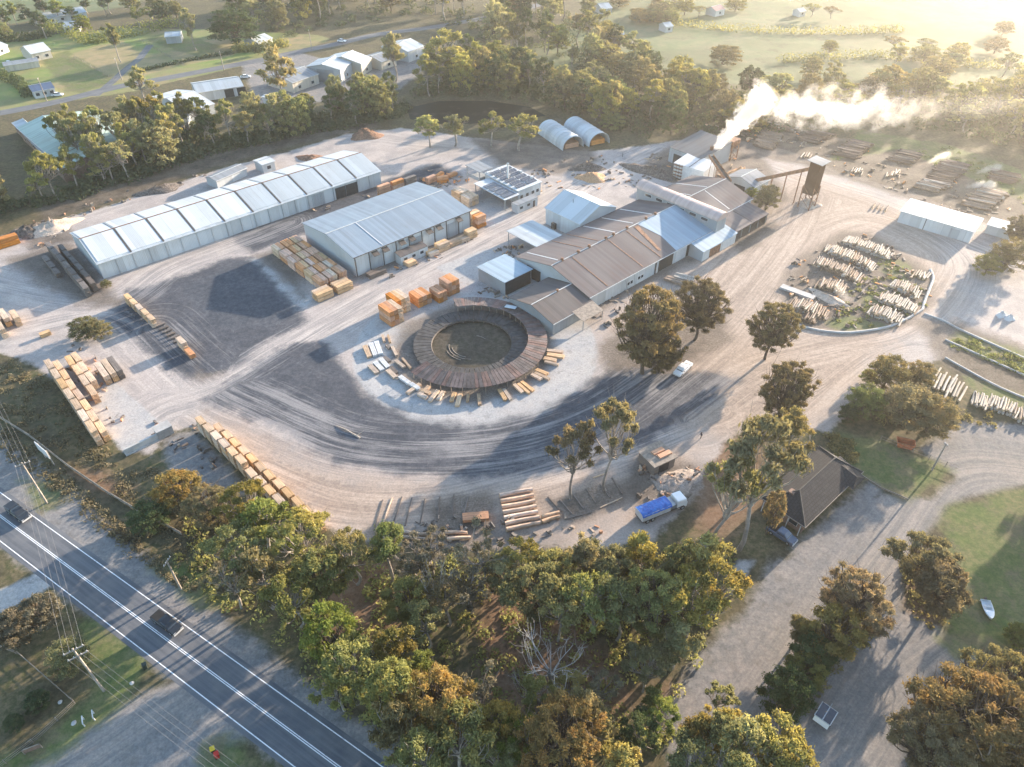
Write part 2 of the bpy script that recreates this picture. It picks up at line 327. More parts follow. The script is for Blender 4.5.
v1 = b.ramp(n_m, .35, .65); v2 = b.ramp(n_s, .35, .65); v3 = b.ramp(n_l, .35, .65); v4 = b.ramp(n_x, .3, .7)
scrub = b.mix(v1, b.mix(v2, (.052, .045, .028), (.10, .085, .05)), b.mix(v2, (.062, .068, .028), (.15, .115, .065)))
past = b.mix(v3, b.mix(v1, (.095, .13, .058), (.14, .16, .08)), b.mix(v1, (.12, .14, .075), (.18, .17, .10)))
past = b.mix(b.math('MULTIPLY', b.ramp(b.noise(pos, .012, 4, .6), .47, .6), .7), past, (.075, .09, .042))
past = b.mix(b.math('MULTIPLY', b.ramp(b.noise(pos, .08, 6, .75), .53, .62), .6), past, (.06, .07, .035))
padd = b.mix(v3, b.mix(v1, (.12, .19, .045), (.20, .22, .07)), b.mix(v1, (.26, .20, .11), (.15, .15, .07)))
grass = b.mix(v1, b.mix(v2, (.065, .105, .03), (.105, .14, .04)), b.mix(v2, (.10, .115, .045), (.165, .15, .07)))
grass = b.mix(b.math('MULTIPLY', b.ramp(b.noise(pos, .13, 6, .7), .5, .62), .6), grass, (.14, .11, .075))
leaf = b.mix(v2, b.mix(v4, (.10, .065, .045), (.20, .105, .06)), b.mix(v4, (.26, .14, .085), (.17, .13, .09)))
yard = b.mix(v3, b.mix(v1, (.32, .285, .26), (.42, .365, .33)), b.mix(v1, (.27, .25, .235), (.43, .375, .335)))
yard = b.mix(b.math('MULTIPLY', v2, .35), yard, (.235, .21, .195))
yst = b.mix(b.ramp(streak, .43, .58), (.19, .182, .18), (.50, .44, .39))
yard = b.mix(b.math('MULTIPLY', b.math('MULTIPLY', trk, b.ramp(b.noise(pos, .09, 4, .6), .3, .7, .25, 1)), .75), yard, yst)
dark = b.ramp(b.math('ADD', b.math('MULTIPLY', n_m, .5), b.math('MULTIPLY', b.noise(pos, .06, 5, .7), .5)), .52, .66)
yard = b.mix(b.math('MULTIPLY', dark, .55), yard, b.mix(v2, (.15, .145, .145), (.22, .20, .19)))
yard = b.mix(b.math('MULTIPLY', b.ramp(b.noise(pos, 1.7, 4, .75), .58, .72), .3), yard, (.17, .145, .125))
yard = b.mix(b.math('MULTIPLY', fz('a_warm', 6, 12), .78), yard, b.mix(b.ramp(streak, .38, .62), b.mix(v2, (.20, .15, .115), (.28, .215, .165)), b.mix(v2, (.31, .24, .185), (.44, .345, .27))))
grav = b.mix(v1, b.mix(v2, (.14, .14, .142), (.205, .20, .197)), b.mix(v2, (.175, .17, .166), (.265, .24, .22)))
grav = b.mix(b.math('MULTIPLY', b.ramp(b.noise(pos, .35, 6, .75), .5, .66), .45), grav, (.13, .115, .10))
grav = b.mix(b.math('MULTIPLY', trk, .6), grav, b.mix(b.ramp(streak, .4, .62), (.15, .146, .142), (.33, .285, .245)))
asph = b.mix(v1, b.mix(v2, (.026, .033, .045), (.048, .057, .072)), b.mix(v2, (.036, .044, .058), (.075, .082, .096)))
spk = b.noise(b.scale(uv, (.45, 1.5, 1)), 1.0, 4, .8); asph = b.mix(b.ramp(b.math('ADD', b.math('MULTIPLY', spk, .7), b.math('MULTIPLY', n_m, .3)), .55, .70, 0, .5), asph, (.20, .20, .205))
asph = b.mix(b.ramp(b.math('MULTIPLY', b.math('ADD', streak, b.math('MULTIPLY', b.math('SUBTRACT', n_l, .5), .5)), b.math('ADD', b.math('MULTIPLY', trk, .3), .8)), .49, .68, 0, .7), asph, (.27, .26, .255))
conc = b.mix(v1, b.mix(v2, (.29, .295, .295), (.36, .355, .345)), b.mix(v2, (.33, .325, .315), (.40, .38, .355)))
conc = b.mix(b.ramp(b.noise(pos, .5, 5, .75), .54, .66, 0, .55), conc, (.15, .145, .14))
conc = b.mix(b.ramp(n_l, .5, .7, 0, .5), conc, (.30, .27, .25))
c = b.mix(fz('a_past', 2, 10), scrub, past)
c = b.mix(fz('a_padd', 1, 5), c, padd)
c = b.mix(b.math('MULTIPLY', fz('a_straw', 1.5, 7), .85), c, b.mix(v1, (.28, .215, .12), (.21, .18, .09)))
c = b.mix(b.math('MULTIPLY', fz('a_leaf', 2.5, 9), .85), c, leaf)
c = b.mix(b.math('MULTIPLY', fz('a_grav', 1.2, 4), .92), c, grav)
c = b.mix(fz('a_yard', .8, 5), c, yard)
dirt = b.mix(v1, b.mix(v2, (.05, .042, .035), (.10, .082, .066)), b.mix(v4, (.085, .07, .056), (.20, .165, .135)))
c = b.mix(b.math('MULTIPLY', fz('a_conc', .5, 1.5, 0, .8), .88), c, conc)
c = b.mix(b.math('MULTIPLY', fz('a_dirt', 2.2, 9, .2, 3), .85), c, dirt)
c = b.mix(b.math('MULTIPLY', fz('a_asph', 1.6, 7.5, .8, 3), .94), c, asph)
c = b.mix(b.math('MULTIPLY', fz('a_grass', 1.2, 7), .85), c, grass)
c = b.mix(fz('a_pit', .3, .6, 0, .3), c, b.mix(v1, b.mix(v2, (.038, .033, .027), (.07, .06, .047)), b.mix(v2, (.045, .043, .028), (.095, .08, .063))))
peb = b.ramp(b.vor(pos, .8), .0, .25, .8, 1.0)
grit = b.ramp(n_x, .34, .66, .84, 1.14); c = b.mix(1.0, c, b.mix(1.0, (1, 1, 1), grit, 'MULTIPLY'), 'MULTIPLY')
c = b.mix(b.math('MULTIPLY', b.ramp(b.math('MULTIPLY', n_m, n_l), .2, .36), .5), c, b.mix(1.0, c, peb, 'MULTIPLY'))
hgt = b.math('ADD', b.math('MULTIPLY', n_s, .7), b.math('ADD', b.math('MULTIPLY', n_x, .25), b.math('MULTIPLY', streak, b.math('MULTIPLY', trk, .6))))
ground_mat = b.pbr(c, .92, 0, b.bump(hgt, .22, .12), .15)
def ground_piece(name, label, mask):
    fy, fx = np.nonzero(mask); i0 = fy * nx + fx
    q = np.stack([i0, i0 + 1, i0 + 1 + nx, i0 + nx], 1); used, inv = np.unique(q.ravel(), return_inverse=True)
    me = bpy.data.meshes.new(name); nv, nf = len(used), len(q)
    me.vertices.add(nv); me.loops.add(nf * 4); me.polygons.add(nf)
    me.vertices.foreach_set("co", np.stack([GX.ravel()[used], GY.ravel()[used], GZ.ravel()[used]], 1).astype(np.float32).ravel())
    me.loops.foreach_set("vertex_index", inv.astype(np.int32)); me.polygons.foreach_set("loop_start", np.arange(0, nf * 4, 4, dtype=np.int32)); me.polygons.foreach_set("loop_total", np.full(nf, 4, np.int32))
    me.update(); me.validate()
    for k, arr in A.items(): me.attributes.new(k, 'FLOAT', 'POINT').data.foreach_set("value", arr.ravel()[used].astype(np.float32))
    me.attributes.new('a_trk', 'FLOAT', 'POINT').data.foreach_set("value", TR.ravel()[used].astype(np.float32))
    me.attributes.new('a_uv', 'FLOAT_VECTOR', 'POINT').data.foreach_set("vector", np.stack([TU.ravel()[used], TV.ravel()[used], np.zeros(nv)], 1).astype(np.float32).ravel())
    me.materials.append(ground_mat); o = bpy.data.objects.new(name, me); COL.objects.link(o)
    return tag(o, label, "ground", None, 'structure')
def fc(a): return (a[:-1, :-1] + a[1:, :-1] + a[:-1, 1:] + a[1:, 1:]) / 4
zone = np.zeros((ny - 1, nx - 1), int)
zone[fc(A['a_past']) > 0] = 1; zone[fc(A['a_padd']) > 0] = 1; zone[fc(A['a_grav']) > 0] = 2; zone[fc(A['a_yard']) > 0] = 3; zone[(fc(A['a_grass']) > 0) & (zone != 1)] = 4
for i, (nm, lb) in enumerate([("ground", "bush floor and dry verge ground around the mill yard"), ("paddock", "green and straw coloured open paddocks beyond the trees"), ("driveway", "grey gravel driveways and road shoulders"),
                              ("yard", "pale dusty mill yard with wheel tracks and dark sealed patches"), ("lawn", "short patchy green lawns and grassy verges")]):
    ground_piece(nm, lb, zone == i)

# ------------------------------------------------------------------ roads
def m_road():
    b = NB("worn asphalt"); pos = b.pos(); n1 = b.noise(pos, .25, 5, .6); n2 = b.noise(pos, 6, 3, .7); uvn = b.attr('a_uv', 1)
    s = b.noise(b.scale(uvn, (.03, 1.1, 1)), 1.0, 4, .6)
    c = b.mix(b.ramp(s, .35, .65), (.075, .082, .094), (.125, .13, .138)); c = b.mix(b.math('MULTIPLY', b.ramp(n1, .4, .7), .5), c, (.17, .165, .16)); c = b.mix(b.math('MULTIPLY', b.ramp(n2, .45, .7), .15), c, (.05, .052, .056))
    return b.pbr(c, .8, 0, b.bump(n2, .2, .02), .3)
road_mat = m_road()
b = NB("worn white paint"); n = b.noise(b.pos(), 2.2, 5, .7); paint = b.pbr(b.mix(b.ramp(n, .52, .72, 0, .75), (.72, .73, .72), (.14, .14, .145)), .7)
def strip(name, mat, line, o0, o1, z, parent=None, label=None):
    "a ribbon along a world polyline between two side offsets"
    pts = [np.array(p[:2], float) for p in line]; vs = []; uvs = []; run = 0
    for i, p in enumerate(pts):
        d = pts[min(i + 1, len(pts) - 1)] - pts[max(i - 1, 0)]; d /= np.linalg.norm(d); nn = np.array((-d[1], d[0]))
        if i: run += np.linalg.norm(pts[i] - pts[i - 1])
        for k in range(5):
            o = o0 + (o1 - o0) * k / 4; q = p + nn * o; vs.append((q[0], q[1], z)); uvs.append((run, o, 0))
    fs = [(i * 5 + k + 1, i * 5 + k, (i + 1) * 5 + k, (i + 1) * 5 + k + 1) for i in range(len(pts) - 1) for k in range(4)]
    mb = MB(); mb.add(vs, fs); o = mb.build(name, mat, parent)
    o.data.attributes.new('a_uv', 'FLOAT_VECTOR', 'POINT').data.foreach_set("vector", np.array(uvs, np.float32).ravel())
    if label: tag(o, label, "road", None, 'structure')
    return o
ra = np.array(P(104, 567)[:2]); rb = np.array(P(260, 679)[:2]); rd = (rb - ra) / np.linalg.norm(rb - ra)
hw_line = [tuple(ra + rd * t) for t in np.arange(-420, 200, 4.0)]      # right-hand edge line
road = strip("road", road_mat, hw_line, -6.85, .75, .008, None, "two lane asphalt highway with white edge lines and double centre line")
for nm, o in (("edge_line", 0.0), ("edge_line", -6.15)): strip(nm, paint, hw_line, o - .07, o + .07, .014, road)
for o in (-2.95, -3.2): strip("centre_line", paint, hw_line, o - .06, o + .06, .014, road)
town = smooth_line([(-160, 140), (0, 113), (60, 101), (117, 87), (172, 77), (255, 61), (297, 52), (336, 44), (380, 34), (440, 26), (520, 10), (600, -15)])
strip("road", road_mat, town, -3.2, 3.2, .010, None, "narrow grey town road running past the houses and sheds")
strip("road", road_mat, [tuple(p) for p in [P(95, 96)[:2], P(112, 82)[:2], P(125, 70)[:2], P(140, 58)[:2], P(150,45)[:2]]], -1.8, 1.8, .006, None, "short side lane crossing the green paddocks")
# pond
pb = [(407, 108), (440, 101), (490, 101), (530, 107), (546, 116), (510, 120), (470, 124), (430, 124), (410, 119)]
mb = MB(); pw = PP(*pb); mb.add([(x, y, .03) for x, y in pw], [tuple(range(len(pw)))])
b = NB("dark pond water"); wn = b.noise(b.pos(), .8, 3); water = b.pbr(b.mix(b.ramp(b.noise(b.pos(), .15, 4), .55, .7), (.012, .014, .012), (.04, .04, .03)), .5, 0, b.bump(wn, .3, .1), .03)
tag(mb.build("pond", water), "dark still pond under the trees", "pond", None, 'structure')
# ------------------------------------------------------------------ buildings
def gable(name, label, cat, loc, rz, L, D, h, rise, wallm, roofm, ridge=.5, over=.35, ridge_m=None, fascia=None):
    "gabled shed: x along the ridge from `loc`, y across"
    e = empty(name, label, cat, loc, rz)
    yr = D * ridge
    mb = MB(); prof = [(0, 0), (D, 0), (D, h), (yr, h + rise), (0, h)]
    mb.add([(0, y, z) for y, z in prof] + [(L, y, z) for y, z in prof], [(4, 3, 2, 1, 0), (5, 6, 7, 8, 9), (0, 1, 6, 5), (1, 2, 7, 6), (4, 0, 5, 9)])
    mb.build("wall", wallm, e)
    mb = MB(); th = .14; s0 = rise / yr; s1 = rise / (D - yr); t = .05
    mb.slab([(-over, -over, h - over * s0 + th + t), (L + over, -over, h - over * s0 + th + t), (L + over, yr, h + rise + th + t), (-over, yr, h + rise + th + t)], th)
    mb.slab([(-over, yr, h + rise + th + t), (L + over, yr, h + rise + th + t), (L + over, D + over, h - over * s1 + th + t), (-over, D + over, h - over * s1 + th + t)], th)
    rf = mb.build("roof", roofm, e)
    mb = MB(); mb.tube([(-over, yr, h + rise + th + t + .02), (L + over, yr, h + rise + th + t + .02)], .14, 6); mb.build("ridge_cap", ridge_m or galv, rf)
    mb = MB(); mb.box(-over, -over - .14, h - over * s0 + .02, L + over, -over - .01, h - over * s0 + .18); mb.build("gutter", fascia or trim_white, e)
    return e
def wall_panel(e, name, mat, axis, at, a0, a1, z0, z1, out=.05):
    "door or window leaf on a wall; axis 'x': wall along x at y=at facing -y; 'X': facing +y; 'y': wall along y at x=at facing -x; 'Y': facing +x"
    mb = MB()
    if axis == 'x': mb.box(a0, at - out, z0, a1, at + .02, z1)
    if axis == 'X': mb.box(a0, at - .02, z0, a1, at + out, z1)
    if axis == 'y': mb.box(at - out, a0, z0, at + .02, a1, z1)
    if axis == 'Y': mb.box(at - .02, a0, z0, at + out, a1, z1)
    return mb.build(name, mat, e)
def window(e, axis, at, a0, a1, z0, z1):
    f = wall_panel(e, "window", trim_white, axis, at, a0 - .08, a1 + .08, z0 - .08, z1 + .08, .05)
    p = wall_panel(e, "pane", glass, axis, at, a0, a1, z0, z1, .08); p.parent = f
    return f
def mono(name, label, cat, loc, rz, L, D, z_front, z_back, roofm, wallm=None, posts=0, open_front=False, over=.3, wall_inset=0.0):
    "single-pitch shed or open-sided roof on posts"
    e = empty(name, label, cat, loc, rz); s = (z_back - z_front) / D
    mb = MB(); mb.slab([(-over, -over, z_front - s * over + .15), (L + over, -over, z_front - s * over + .15), (L + over, D + over, z_back + s * over + .15), (-over, D + over, z_back + s * over + .15)], .13); mb.build("roof", roofm, e)
    if wallm:
        mb = MB()
        if open_front:
            t = .15
            for a in ([(0, D - t), (L, D - t), (L, D), (0, D)], [(0, 0), (t, 0), (t, D - t), (0, D - t)], [(L - t, 0), (L, 0), (L, D - t), (L - t, D - t)]):
                mb.add([(x, y, 0) for x, y in a] + [(x, y, z_front + s * y) for x, y in a], [(3, 2, 1, 0), (4, 5, 6, 7), (0, 1, 5, 4), (1, 2, 6, 5), (2, 3, 7, 6), (3, 0, 4, 7)])
        else:
            a = [(0, 0), (L, 0), (L, D), (0, D)]
            mb.add([(x, y, 0) for x, y in a] + [(x, y, z_front + s * y) for x, y in a], [(3, 2, 1, 0), (4, 5, 6, 7), (0, 1, 5, 4), (1, 2, 6, 5), (2, 3, 7, 6), (3, 0, 4, 7)])
        mb.build("wall", wallm, e)
    if posts:
        for i in range(posts):
            x = .15 + (L - .3) * i / (posts - 1)
            for y in ((.15,) if open_front else (.15, D - .15)):
                mb = MB(); mb.box(x - .1, y - .1, 0, x + .1, y + .1, z_front + s * y + .02); mb.build("post", galv, e)
    return e
# --- long white shed with the panelled roof
L1 = 86.6; o1 = P(97.4, 264, 4.5); a1_ = math.atan2(P(379.7, 171.4, 4.5)[1] - o1[1], P(379.7, 171.4, 4.5)[0] - o1[0])
e = gable("long_shed", "very long white shed with bright roof panels set between brown ribs", "shed", (o1[0], o1[1], 0), a1_, L1, 22.0, 4.5, 2.6, white_wall, pale_roof, .5, .3, rust_steel)
for i in range(10):
    x0 = L1 * i / 10 + .35; x1 = L1 * (i + 1) / 10 - .35
    for y0, y1 in ((.5, 10.7), (11.3, 21.6)):
        z = lambda y: 4.5 + 2.6 * (y if y < 11 else 22 - y) / 11 + .27
        mb = MB(); mb.slab([(x0, y0, z(y0)), (x1, y0, z(y0)), (x1, y1, z(y1)), (x0, y1, z(y1))], .07); mb.build("roof_panel", white_panel if i < 5 or y0 > 5 else pale_roof, e)
for i in range(1, 10):
    x = L1 * i / 10
    for y0, y1 in ((.0, 10.95), (11.05, 22)):
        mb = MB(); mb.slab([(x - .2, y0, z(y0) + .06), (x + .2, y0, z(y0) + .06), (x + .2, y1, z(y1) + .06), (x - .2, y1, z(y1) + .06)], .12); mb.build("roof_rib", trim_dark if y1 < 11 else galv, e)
wall_panel(e, "sliding_door", white_panel, 'x', 0, 21.5, 26, .05, 4.1, .12); wall_panel(e, "sliding_door", white_panel, 'x', 0, 26.2, 30.5, .05, 4.1, .09)
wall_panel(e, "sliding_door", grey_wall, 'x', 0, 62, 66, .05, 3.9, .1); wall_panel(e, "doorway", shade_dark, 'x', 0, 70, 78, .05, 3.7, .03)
for i in range(1, 20): mb = MB(); mb.box(L1 * i / 20 - .05, -.16, .05, L1 * i / 20 + .05, 0.01, 4.3); mb.build("downpipe", galv, e)
# --- second, blue-grey shed
o2 = M(0, 0); L2, D2, H2 = 39.2, 25.5, 5.7
e = gable("drying_shed", "broad blue grey shed with dark hoods over the bays of its front wall", "shed", (o2[0], o2[1], 0), GA, L2, D2, H2, 1.7, white_wall, shed_roof, .5, .3, trim_white, trim_dark)
mb = MB(); mb.slab([(9.0, .2, 5.98 + .03), (9.25, .2, 6.01), (9.25, 12.6, 7.66), (9.0, 12.6, 7.66)], .08); mb.build("roof_lap", trim_white, e)
for k, x in enumerate((6.2, 9.4, 14.8, 18.0, 24.0, 27.4, 34.5)):
    mb = MB(); mb.slab([(x - .9, -1.5, 4.6), (x + .9, -1.5, 4.6), (x + .9, -.02, 5.3), (x - .9, -.02, 5.3)], .1); mb.build("hood", trim_dark, e)
for k in range(9):
    x = .6 + k * 4.3; wall_panel(e, "bay_door", (white_wall, grey_wall, white_wall)[k % 3], 'x', 0, x, x + 3.7, .1, 4.4, .07)
for k in range(10):
    x = .25 + k * 4.3; wall_panel(e, "bay_post", trim_dark, 'x', 0, x - .11, x + .11, .02, 5.4, .13)
window(e, 'Y', L2, 2, 3.4, 1.2, 2.2); wall_panel(e, "doorway", shade_dark, 'Y', L2, 8, 13, .05, 4.2, .04)
# lean-to in front of it
e = mono("lean_to", "small white lean-to with dark open top on the blue grey shed's front", "lean-to", M(12.0, -3.4), GA, 9.0, 2.6, 2.5, 2.9, dark_roof, white_wall, 0, False, .05)
for k in range(3): window(e, 'x', 0, 1 + k * 2.7, 2.1 + k * 2.7, 1.1, 1.9)
# --- main mill hall
o3 = M(33.4, -52.0); LH, DH, HH_, RS = 73.0, 26.0, 4.0, 3.0
e = gable("mill_hall", "largest mill hall with brown sheet roof and a row of ridge vents", "mill hall", (o3[0], o3[1], 0), GA, 49.5, DH, HH_, RS, white_wall, brown_roof, .5, .35, trim_white, trim_white)
zr = lambda y: HH_ + RS * (y if y < 13 else DH - y) / 13 + .21
mb = MB(); mb.slab([(33.5, -.3, zr(-.3) + .03), (49.8, -.3, zr(-.3) + .03), (49.8, 12.8, zr(12.8) + .03), (32.6, 12.8, zr(12.8) + .03), (34.6, 6.0, zr(6.0) + .03)], .02); mb.build("roof_section", blue_roof, e)
for x in (3.5, 9.4, 13.5, 20.0, 23.0, 28.5, 36.5, 40.5):
    mb = MB(); mb.box(x - .3, 12.7, 6.95, x + .3, 13.3, 7.7); mb.tube([(x, 13, 7.7), (x, 13, 7.95)], [.38, .3], 10); mb.build("ridge_vent", rust_steel, e)
for x in (3.2, 25.0, 32.5, 40.5):
    mb = MB(); mb.slab([(x - .18, 14.2, zr(14.2) + .04), (x + .18, 14.2, zr(14.2) + .04), (x + .18, 25.5, zr(25.5) + .04), (x - .18, 25.5, zr(25.5) + .04)], .05); mb.build("roof_strip", trim_white, e)
for x in (12.5, 18.2):
    mb = MB(); mb.slab([(x - .15, 14.2, zr(14.2) + .04), (x + .15, 14.2, zr(14.2) + .04), (x + .15, 25.5, zr(25.5) + .04), (x - .15, 25.5, zr(25.5) + .04)], .05); mb.build("roof_strip", rust_steel, e)
for x in (6.7, 20.3, 27.6):
    mb = MB(); mb.slab([(x - .15, .2, zr(.2) + .04), (x + .15, .2, zr(.2) + .04), (x + .15, 12.4, zr(12.4) + .04), (x - .15, 12.4, zr(12.4) + .04)], .05); mb.build("roof_strip", rust_steel, e)
mb = MB(); mb.slab([(29.0, 2, zr(2) + .045), (29.9, 2, zr(2) + .045), (32.4, 12.4, zr(12.4) + .045), (30.8, 12.4, zr(12.4) + .045)], .04); mb.build("rust_patch", rust_steel, e)
for x in (14.4, 15.6, 18.6, 19.8): window(e, 'x', 0, x, x + .8, 1.2, 2.0)
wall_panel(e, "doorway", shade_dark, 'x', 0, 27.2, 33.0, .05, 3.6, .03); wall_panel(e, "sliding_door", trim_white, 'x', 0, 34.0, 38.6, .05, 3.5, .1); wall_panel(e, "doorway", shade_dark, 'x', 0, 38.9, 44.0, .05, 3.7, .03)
mb = MB(); mb.box(25.4, -.2, 0, 25.75, 0, 4.0); mb.box(26.9, -.12, 0, 27.1, .02, 3.9); mb.build("downpipe", trim_dark, e)
wall_panel(e, "doorway", shade_dark, 'y', 0, 17, 22, .05, 3.4, .03)
# annex with its skillion roof, barrel-roofed cross bay, end hall
e = mono("annex", "small white annex with pale blue skillion roof beside the mill hall's front", "annex", M(73.4, -56.6), GA, 15.5, 4.7, 3.0, 4.0, blue_roof, white_wall, 0, False, .25)
wall_panel(e, "doorway", rust_steel, 'x', 0, 3.2, 8.2, .05, 2.6, .04); wall_panel(e, "sliding_door", trim_white, 'x', 0, 9.0, 14.8, .05, 2.7, .08)
o4 = M(83.2, -53.2); e = empty("barrel_bay", "long cross bay with pink barrel roof raised above the brown mill roofs", "mill bay", (o4[0], o4[1], 0), GA)
mb = MB(); mb.box(0, 0, 0, 4.4, 28.5, 7.6); mb.build("wall", grey_wall, e)
barrel_roof = m_sheet("faded pink barrel sheet", (.44, .33, .29), 1, .3, .5)
mb = MB(); n = 12; vs = []
for y in (-.4, 28.9):
    for k in range(n + 1):
        t = math.pi * k / n; vs.append((2.2 - 2.6 * math.cos(t), y, 7.5 + 1.7 * math.sin(t)))
mb.add(vs, [(k, k + 1, n + 2 + k, n + 1 + k) for k in range(n)] + [tuple(range(n, -1, -1)), tuple(range(n + 1, 2 * n + 2))] + [(0, n + 1, 2 * n + 1, n)], 0, False); mb.build("roof", barrel_roof, e)
for y in range(3, 27, 4): window(e, 'y', 0, y, y + 2.2, 6.1, 6.9)
o5 = M(87.7, -48.4); e = gable("end_hall", "brown roofed hall with white end wall nearest the conveyor tower", "mill hall", (o5[0], o5[1], 0), GA, 20.6, 22.0, 4.2, 2.8, white_wall, brown_roof, .45, .3, trim_white, trim_white)
for x in (9.5,):
    mb = MB(); zz = lambda y: 4.2 + 2.8 * y / 9.9 + .23
    mb.slab([(x - .17, .3, zz(.3)), (x + .17, .3, zz(.3)), (x + .17, 9.4, zz(9.4)), (x - .17, 9.4, zz(9.4))], .06); mb.build("roof_strip", trim_white, e)
for x in (4, 12):
    mb = MB(); z2 = lambda y: 4.2 + 2.8 * (22 - y) / 12.1 + .25
    mb.slab([(x - .17, 10.6, z2(10.6)), (x + .17, 10.6, z2(10.6)), (x + .17, 21.5, z2(21.5)), (x - .17, 21.5, z2(21.5))], .06); mb.build("roof_strip", trim_white, e)
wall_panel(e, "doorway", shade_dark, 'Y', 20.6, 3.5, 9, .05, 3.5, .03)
e = mono("open_bay", "dark fronted open bay under low brown roof at the mill's sunny end", "shed", M(88.6, -56.0), GA, 17.0, 7.2, 3.0, 4.0, brown_roof, old_wood, 5, True, .25)
mb = MB(); mb.slab([(9.0, .1, 3.24), (9.25, .1, 3.24), (9.25, 7.0, 4.2), (9.0, 7.0, 4.2)], .06); mb.build("roof_lap", trim_dark, e)
# low dark link roof between hall and round table
o6 = M(19.8, -53.2); e = gable("link_roof", "low dark gabled roof joining the mill hall to the round table", "shed", (o6[0], o6[1], 0), GA, 9.0 + 4.4, 15.0, 3.2, 1.7, grey_wall, dark_roof, .48, .3, trim_white, trim_white)
mb = MB(); mb.slab([(6.5, -3.6, 2.6), (13.6, -3.6, 2.6), (13.6, .2, 3.5), (6.5, .2, 3.5)], .1); mb.build("awning", weathered, e)
mb = MB(); mb.tube([(8.5, 7.2, 5.0), (8.5, 7.2, 5.7)], .3, 10); mb.build("roof_vent", rust_steel, e)
for x in (6.7, 13.4):
    mb = MB(); mb.box(x - .08, -3.5, 0, x + .08, -3.34, 2.6); mb.build("post", galv, e)
# blue box shed, carport, white gabled shed
e = mono("box_shed", "square shed with flat sky blue roof beside the round table", "shed", M(22.6, -33.2), GA, 9.2, 10.2, 4.1, 3.9, blue_roof, grey_wall, 0, False, .35)
wall_panel(e, "doorway", shade_dark, 'x', 0, .2, 9.0, .05, 3.8, .03)
e = mono("carport", "open sided carport with flat pale blue roof beside the mill hall", "carport", M(41.0, -26.0), GA, 9.3, 12.0, 4.0, 4.0, pale_roof, None, 3, False, .3)
mb = MB(); mb.box(.3, 1.0, .0, 8.8, 1.2, 3.9); mb.build("back_wall", grey_wall, e)
o7 = M(57.6, -12.2); e = gable("white_shed", "white shed with stepped white roof standing alone behind the mill hall", "shed", (o7[0], o7[1], 0), GA - R(90), 13.6, 15.2, 5.0, 3.0, white_wall, white_panel, .5, .3, trim_white)
mb = MB(); mb.tube([(6, 5, 7), (6, 5, 8.4)], .12, 8); mb.build("flue", galv, e)
mb = MB(); mb.box(3.2, -.9, 0, 4.6, -.02, 1.7); mb.build("switch_box", trim_dark, e)
# --- office with solar roofs
e = mono("office", "pale office with rows of dark solar panels on its roof", "office", M(60.3, 2.6), GA, 9.6, 15.5, 4.2, 4.8, white_panel, white_wall, 0, False, .3)
for i in range(6):
    for j in range(2):
        mb = MB(); x = .6 + j * 4.5; y = 1.0 + i * 2.3; zq = lambda yy: 4.2 + .6 * yy / 15.5
        mb.slab([(x, y, zq(y) + .3), (x + 4.0, y, zq(y) + .3), (x + 4.0, y + 1.55, zq(y) + .62), (x, y + 1.55, zq(y) + .62)], .05); mb.build("solar_panel", solar, e)
for y in (1.5, 5.5, 9.5, 12.8): window(e, 'x', 0, y * .6, y * .6 + 1.1, 1.4, 2.4)
for y in (2, 6, 10): window(e, 'y', 0, y, y + 1.4, 1.4, 2.4)
mb = MB()
for (x, y) in ((8.8, 3), (9.0, 8.5), (.7, 14.7)): mb.box(x - .5, y - .4, 4.3, x + .3, y + .4, 5.4)
mb.build("roof_unit", trim_white, e)
e = mono("verandah_roof", "open bay beside the office carrying a blue solar array", "carport", M(54.0, 1.6), GA, 5.6, 14.0, 3.6, 4.1, white_panel, None, 3, False, .25)
for j in range(4):
    mb = MB(); y = .6 + j * 2.6; mb.slab([(.5, y, 3.95 + y * .036), (5.1, y, 3.95 + y * .036), (5.1, y + 2.3, 4.05 + y * .036), (.5, y + 2.3, 4.05 + y * .036)], .05); mb.build("solar_panel", solar, e)
e = mono("deck_tower", "small grey raised lookout hut at the office's far left corner", "hut", M(58.4, 18.5), GA, 5, 6.5, 5.6, 5.8, grey_roof, None, 2, False, .3)
mb = MB(); mb.box(.1, .1, 2.4, 4.9, 6.4, 2.6); mb.box(.1, .1, 2.6, 4.9, .2, 3.6); mb.box(.1, .2, 2.6, .2, 6.4, 3.6); mb.build("platform", grey_wall, e)
mb = MB(); mb.box(0, 0, 0, 8.4, 2.5, 2.6); e0 = mb.build("site_cabin", white_wall, None, M(55.6, -2.2), GA); tag(e0, "white site cabin with flat dark roof in front of the office", "cabin")
mb = MB(); mb.box(-.1, -.1, 2.61, 8.5, 2.6, 2.75); mb.build("roof", grey_roof, e0); window(e0, 'x', 0, 1, 2.2, 1.1, 1.9); window(e0, 'x', 0, 4, 5.2, 1.1, 1.9); wall_panel(e0, "door", trim_dark, 'x', 0, 6.4, 7.3, .05, 2.1)
e = empty("flue", "tall white steel flue standing beside the office", "flue", M(63.5, 10.8)); mb = MB(); mb.tube([(0, 0, 0), (0, 0, 9.2)], .32, 12); mb.build("pipe", trim_white, e); mb = MB(); mb.tube([(0, 0, 9.2), (0, 0, 9.6)], [.4, .36], 12); mb.build("cap", galv, e)
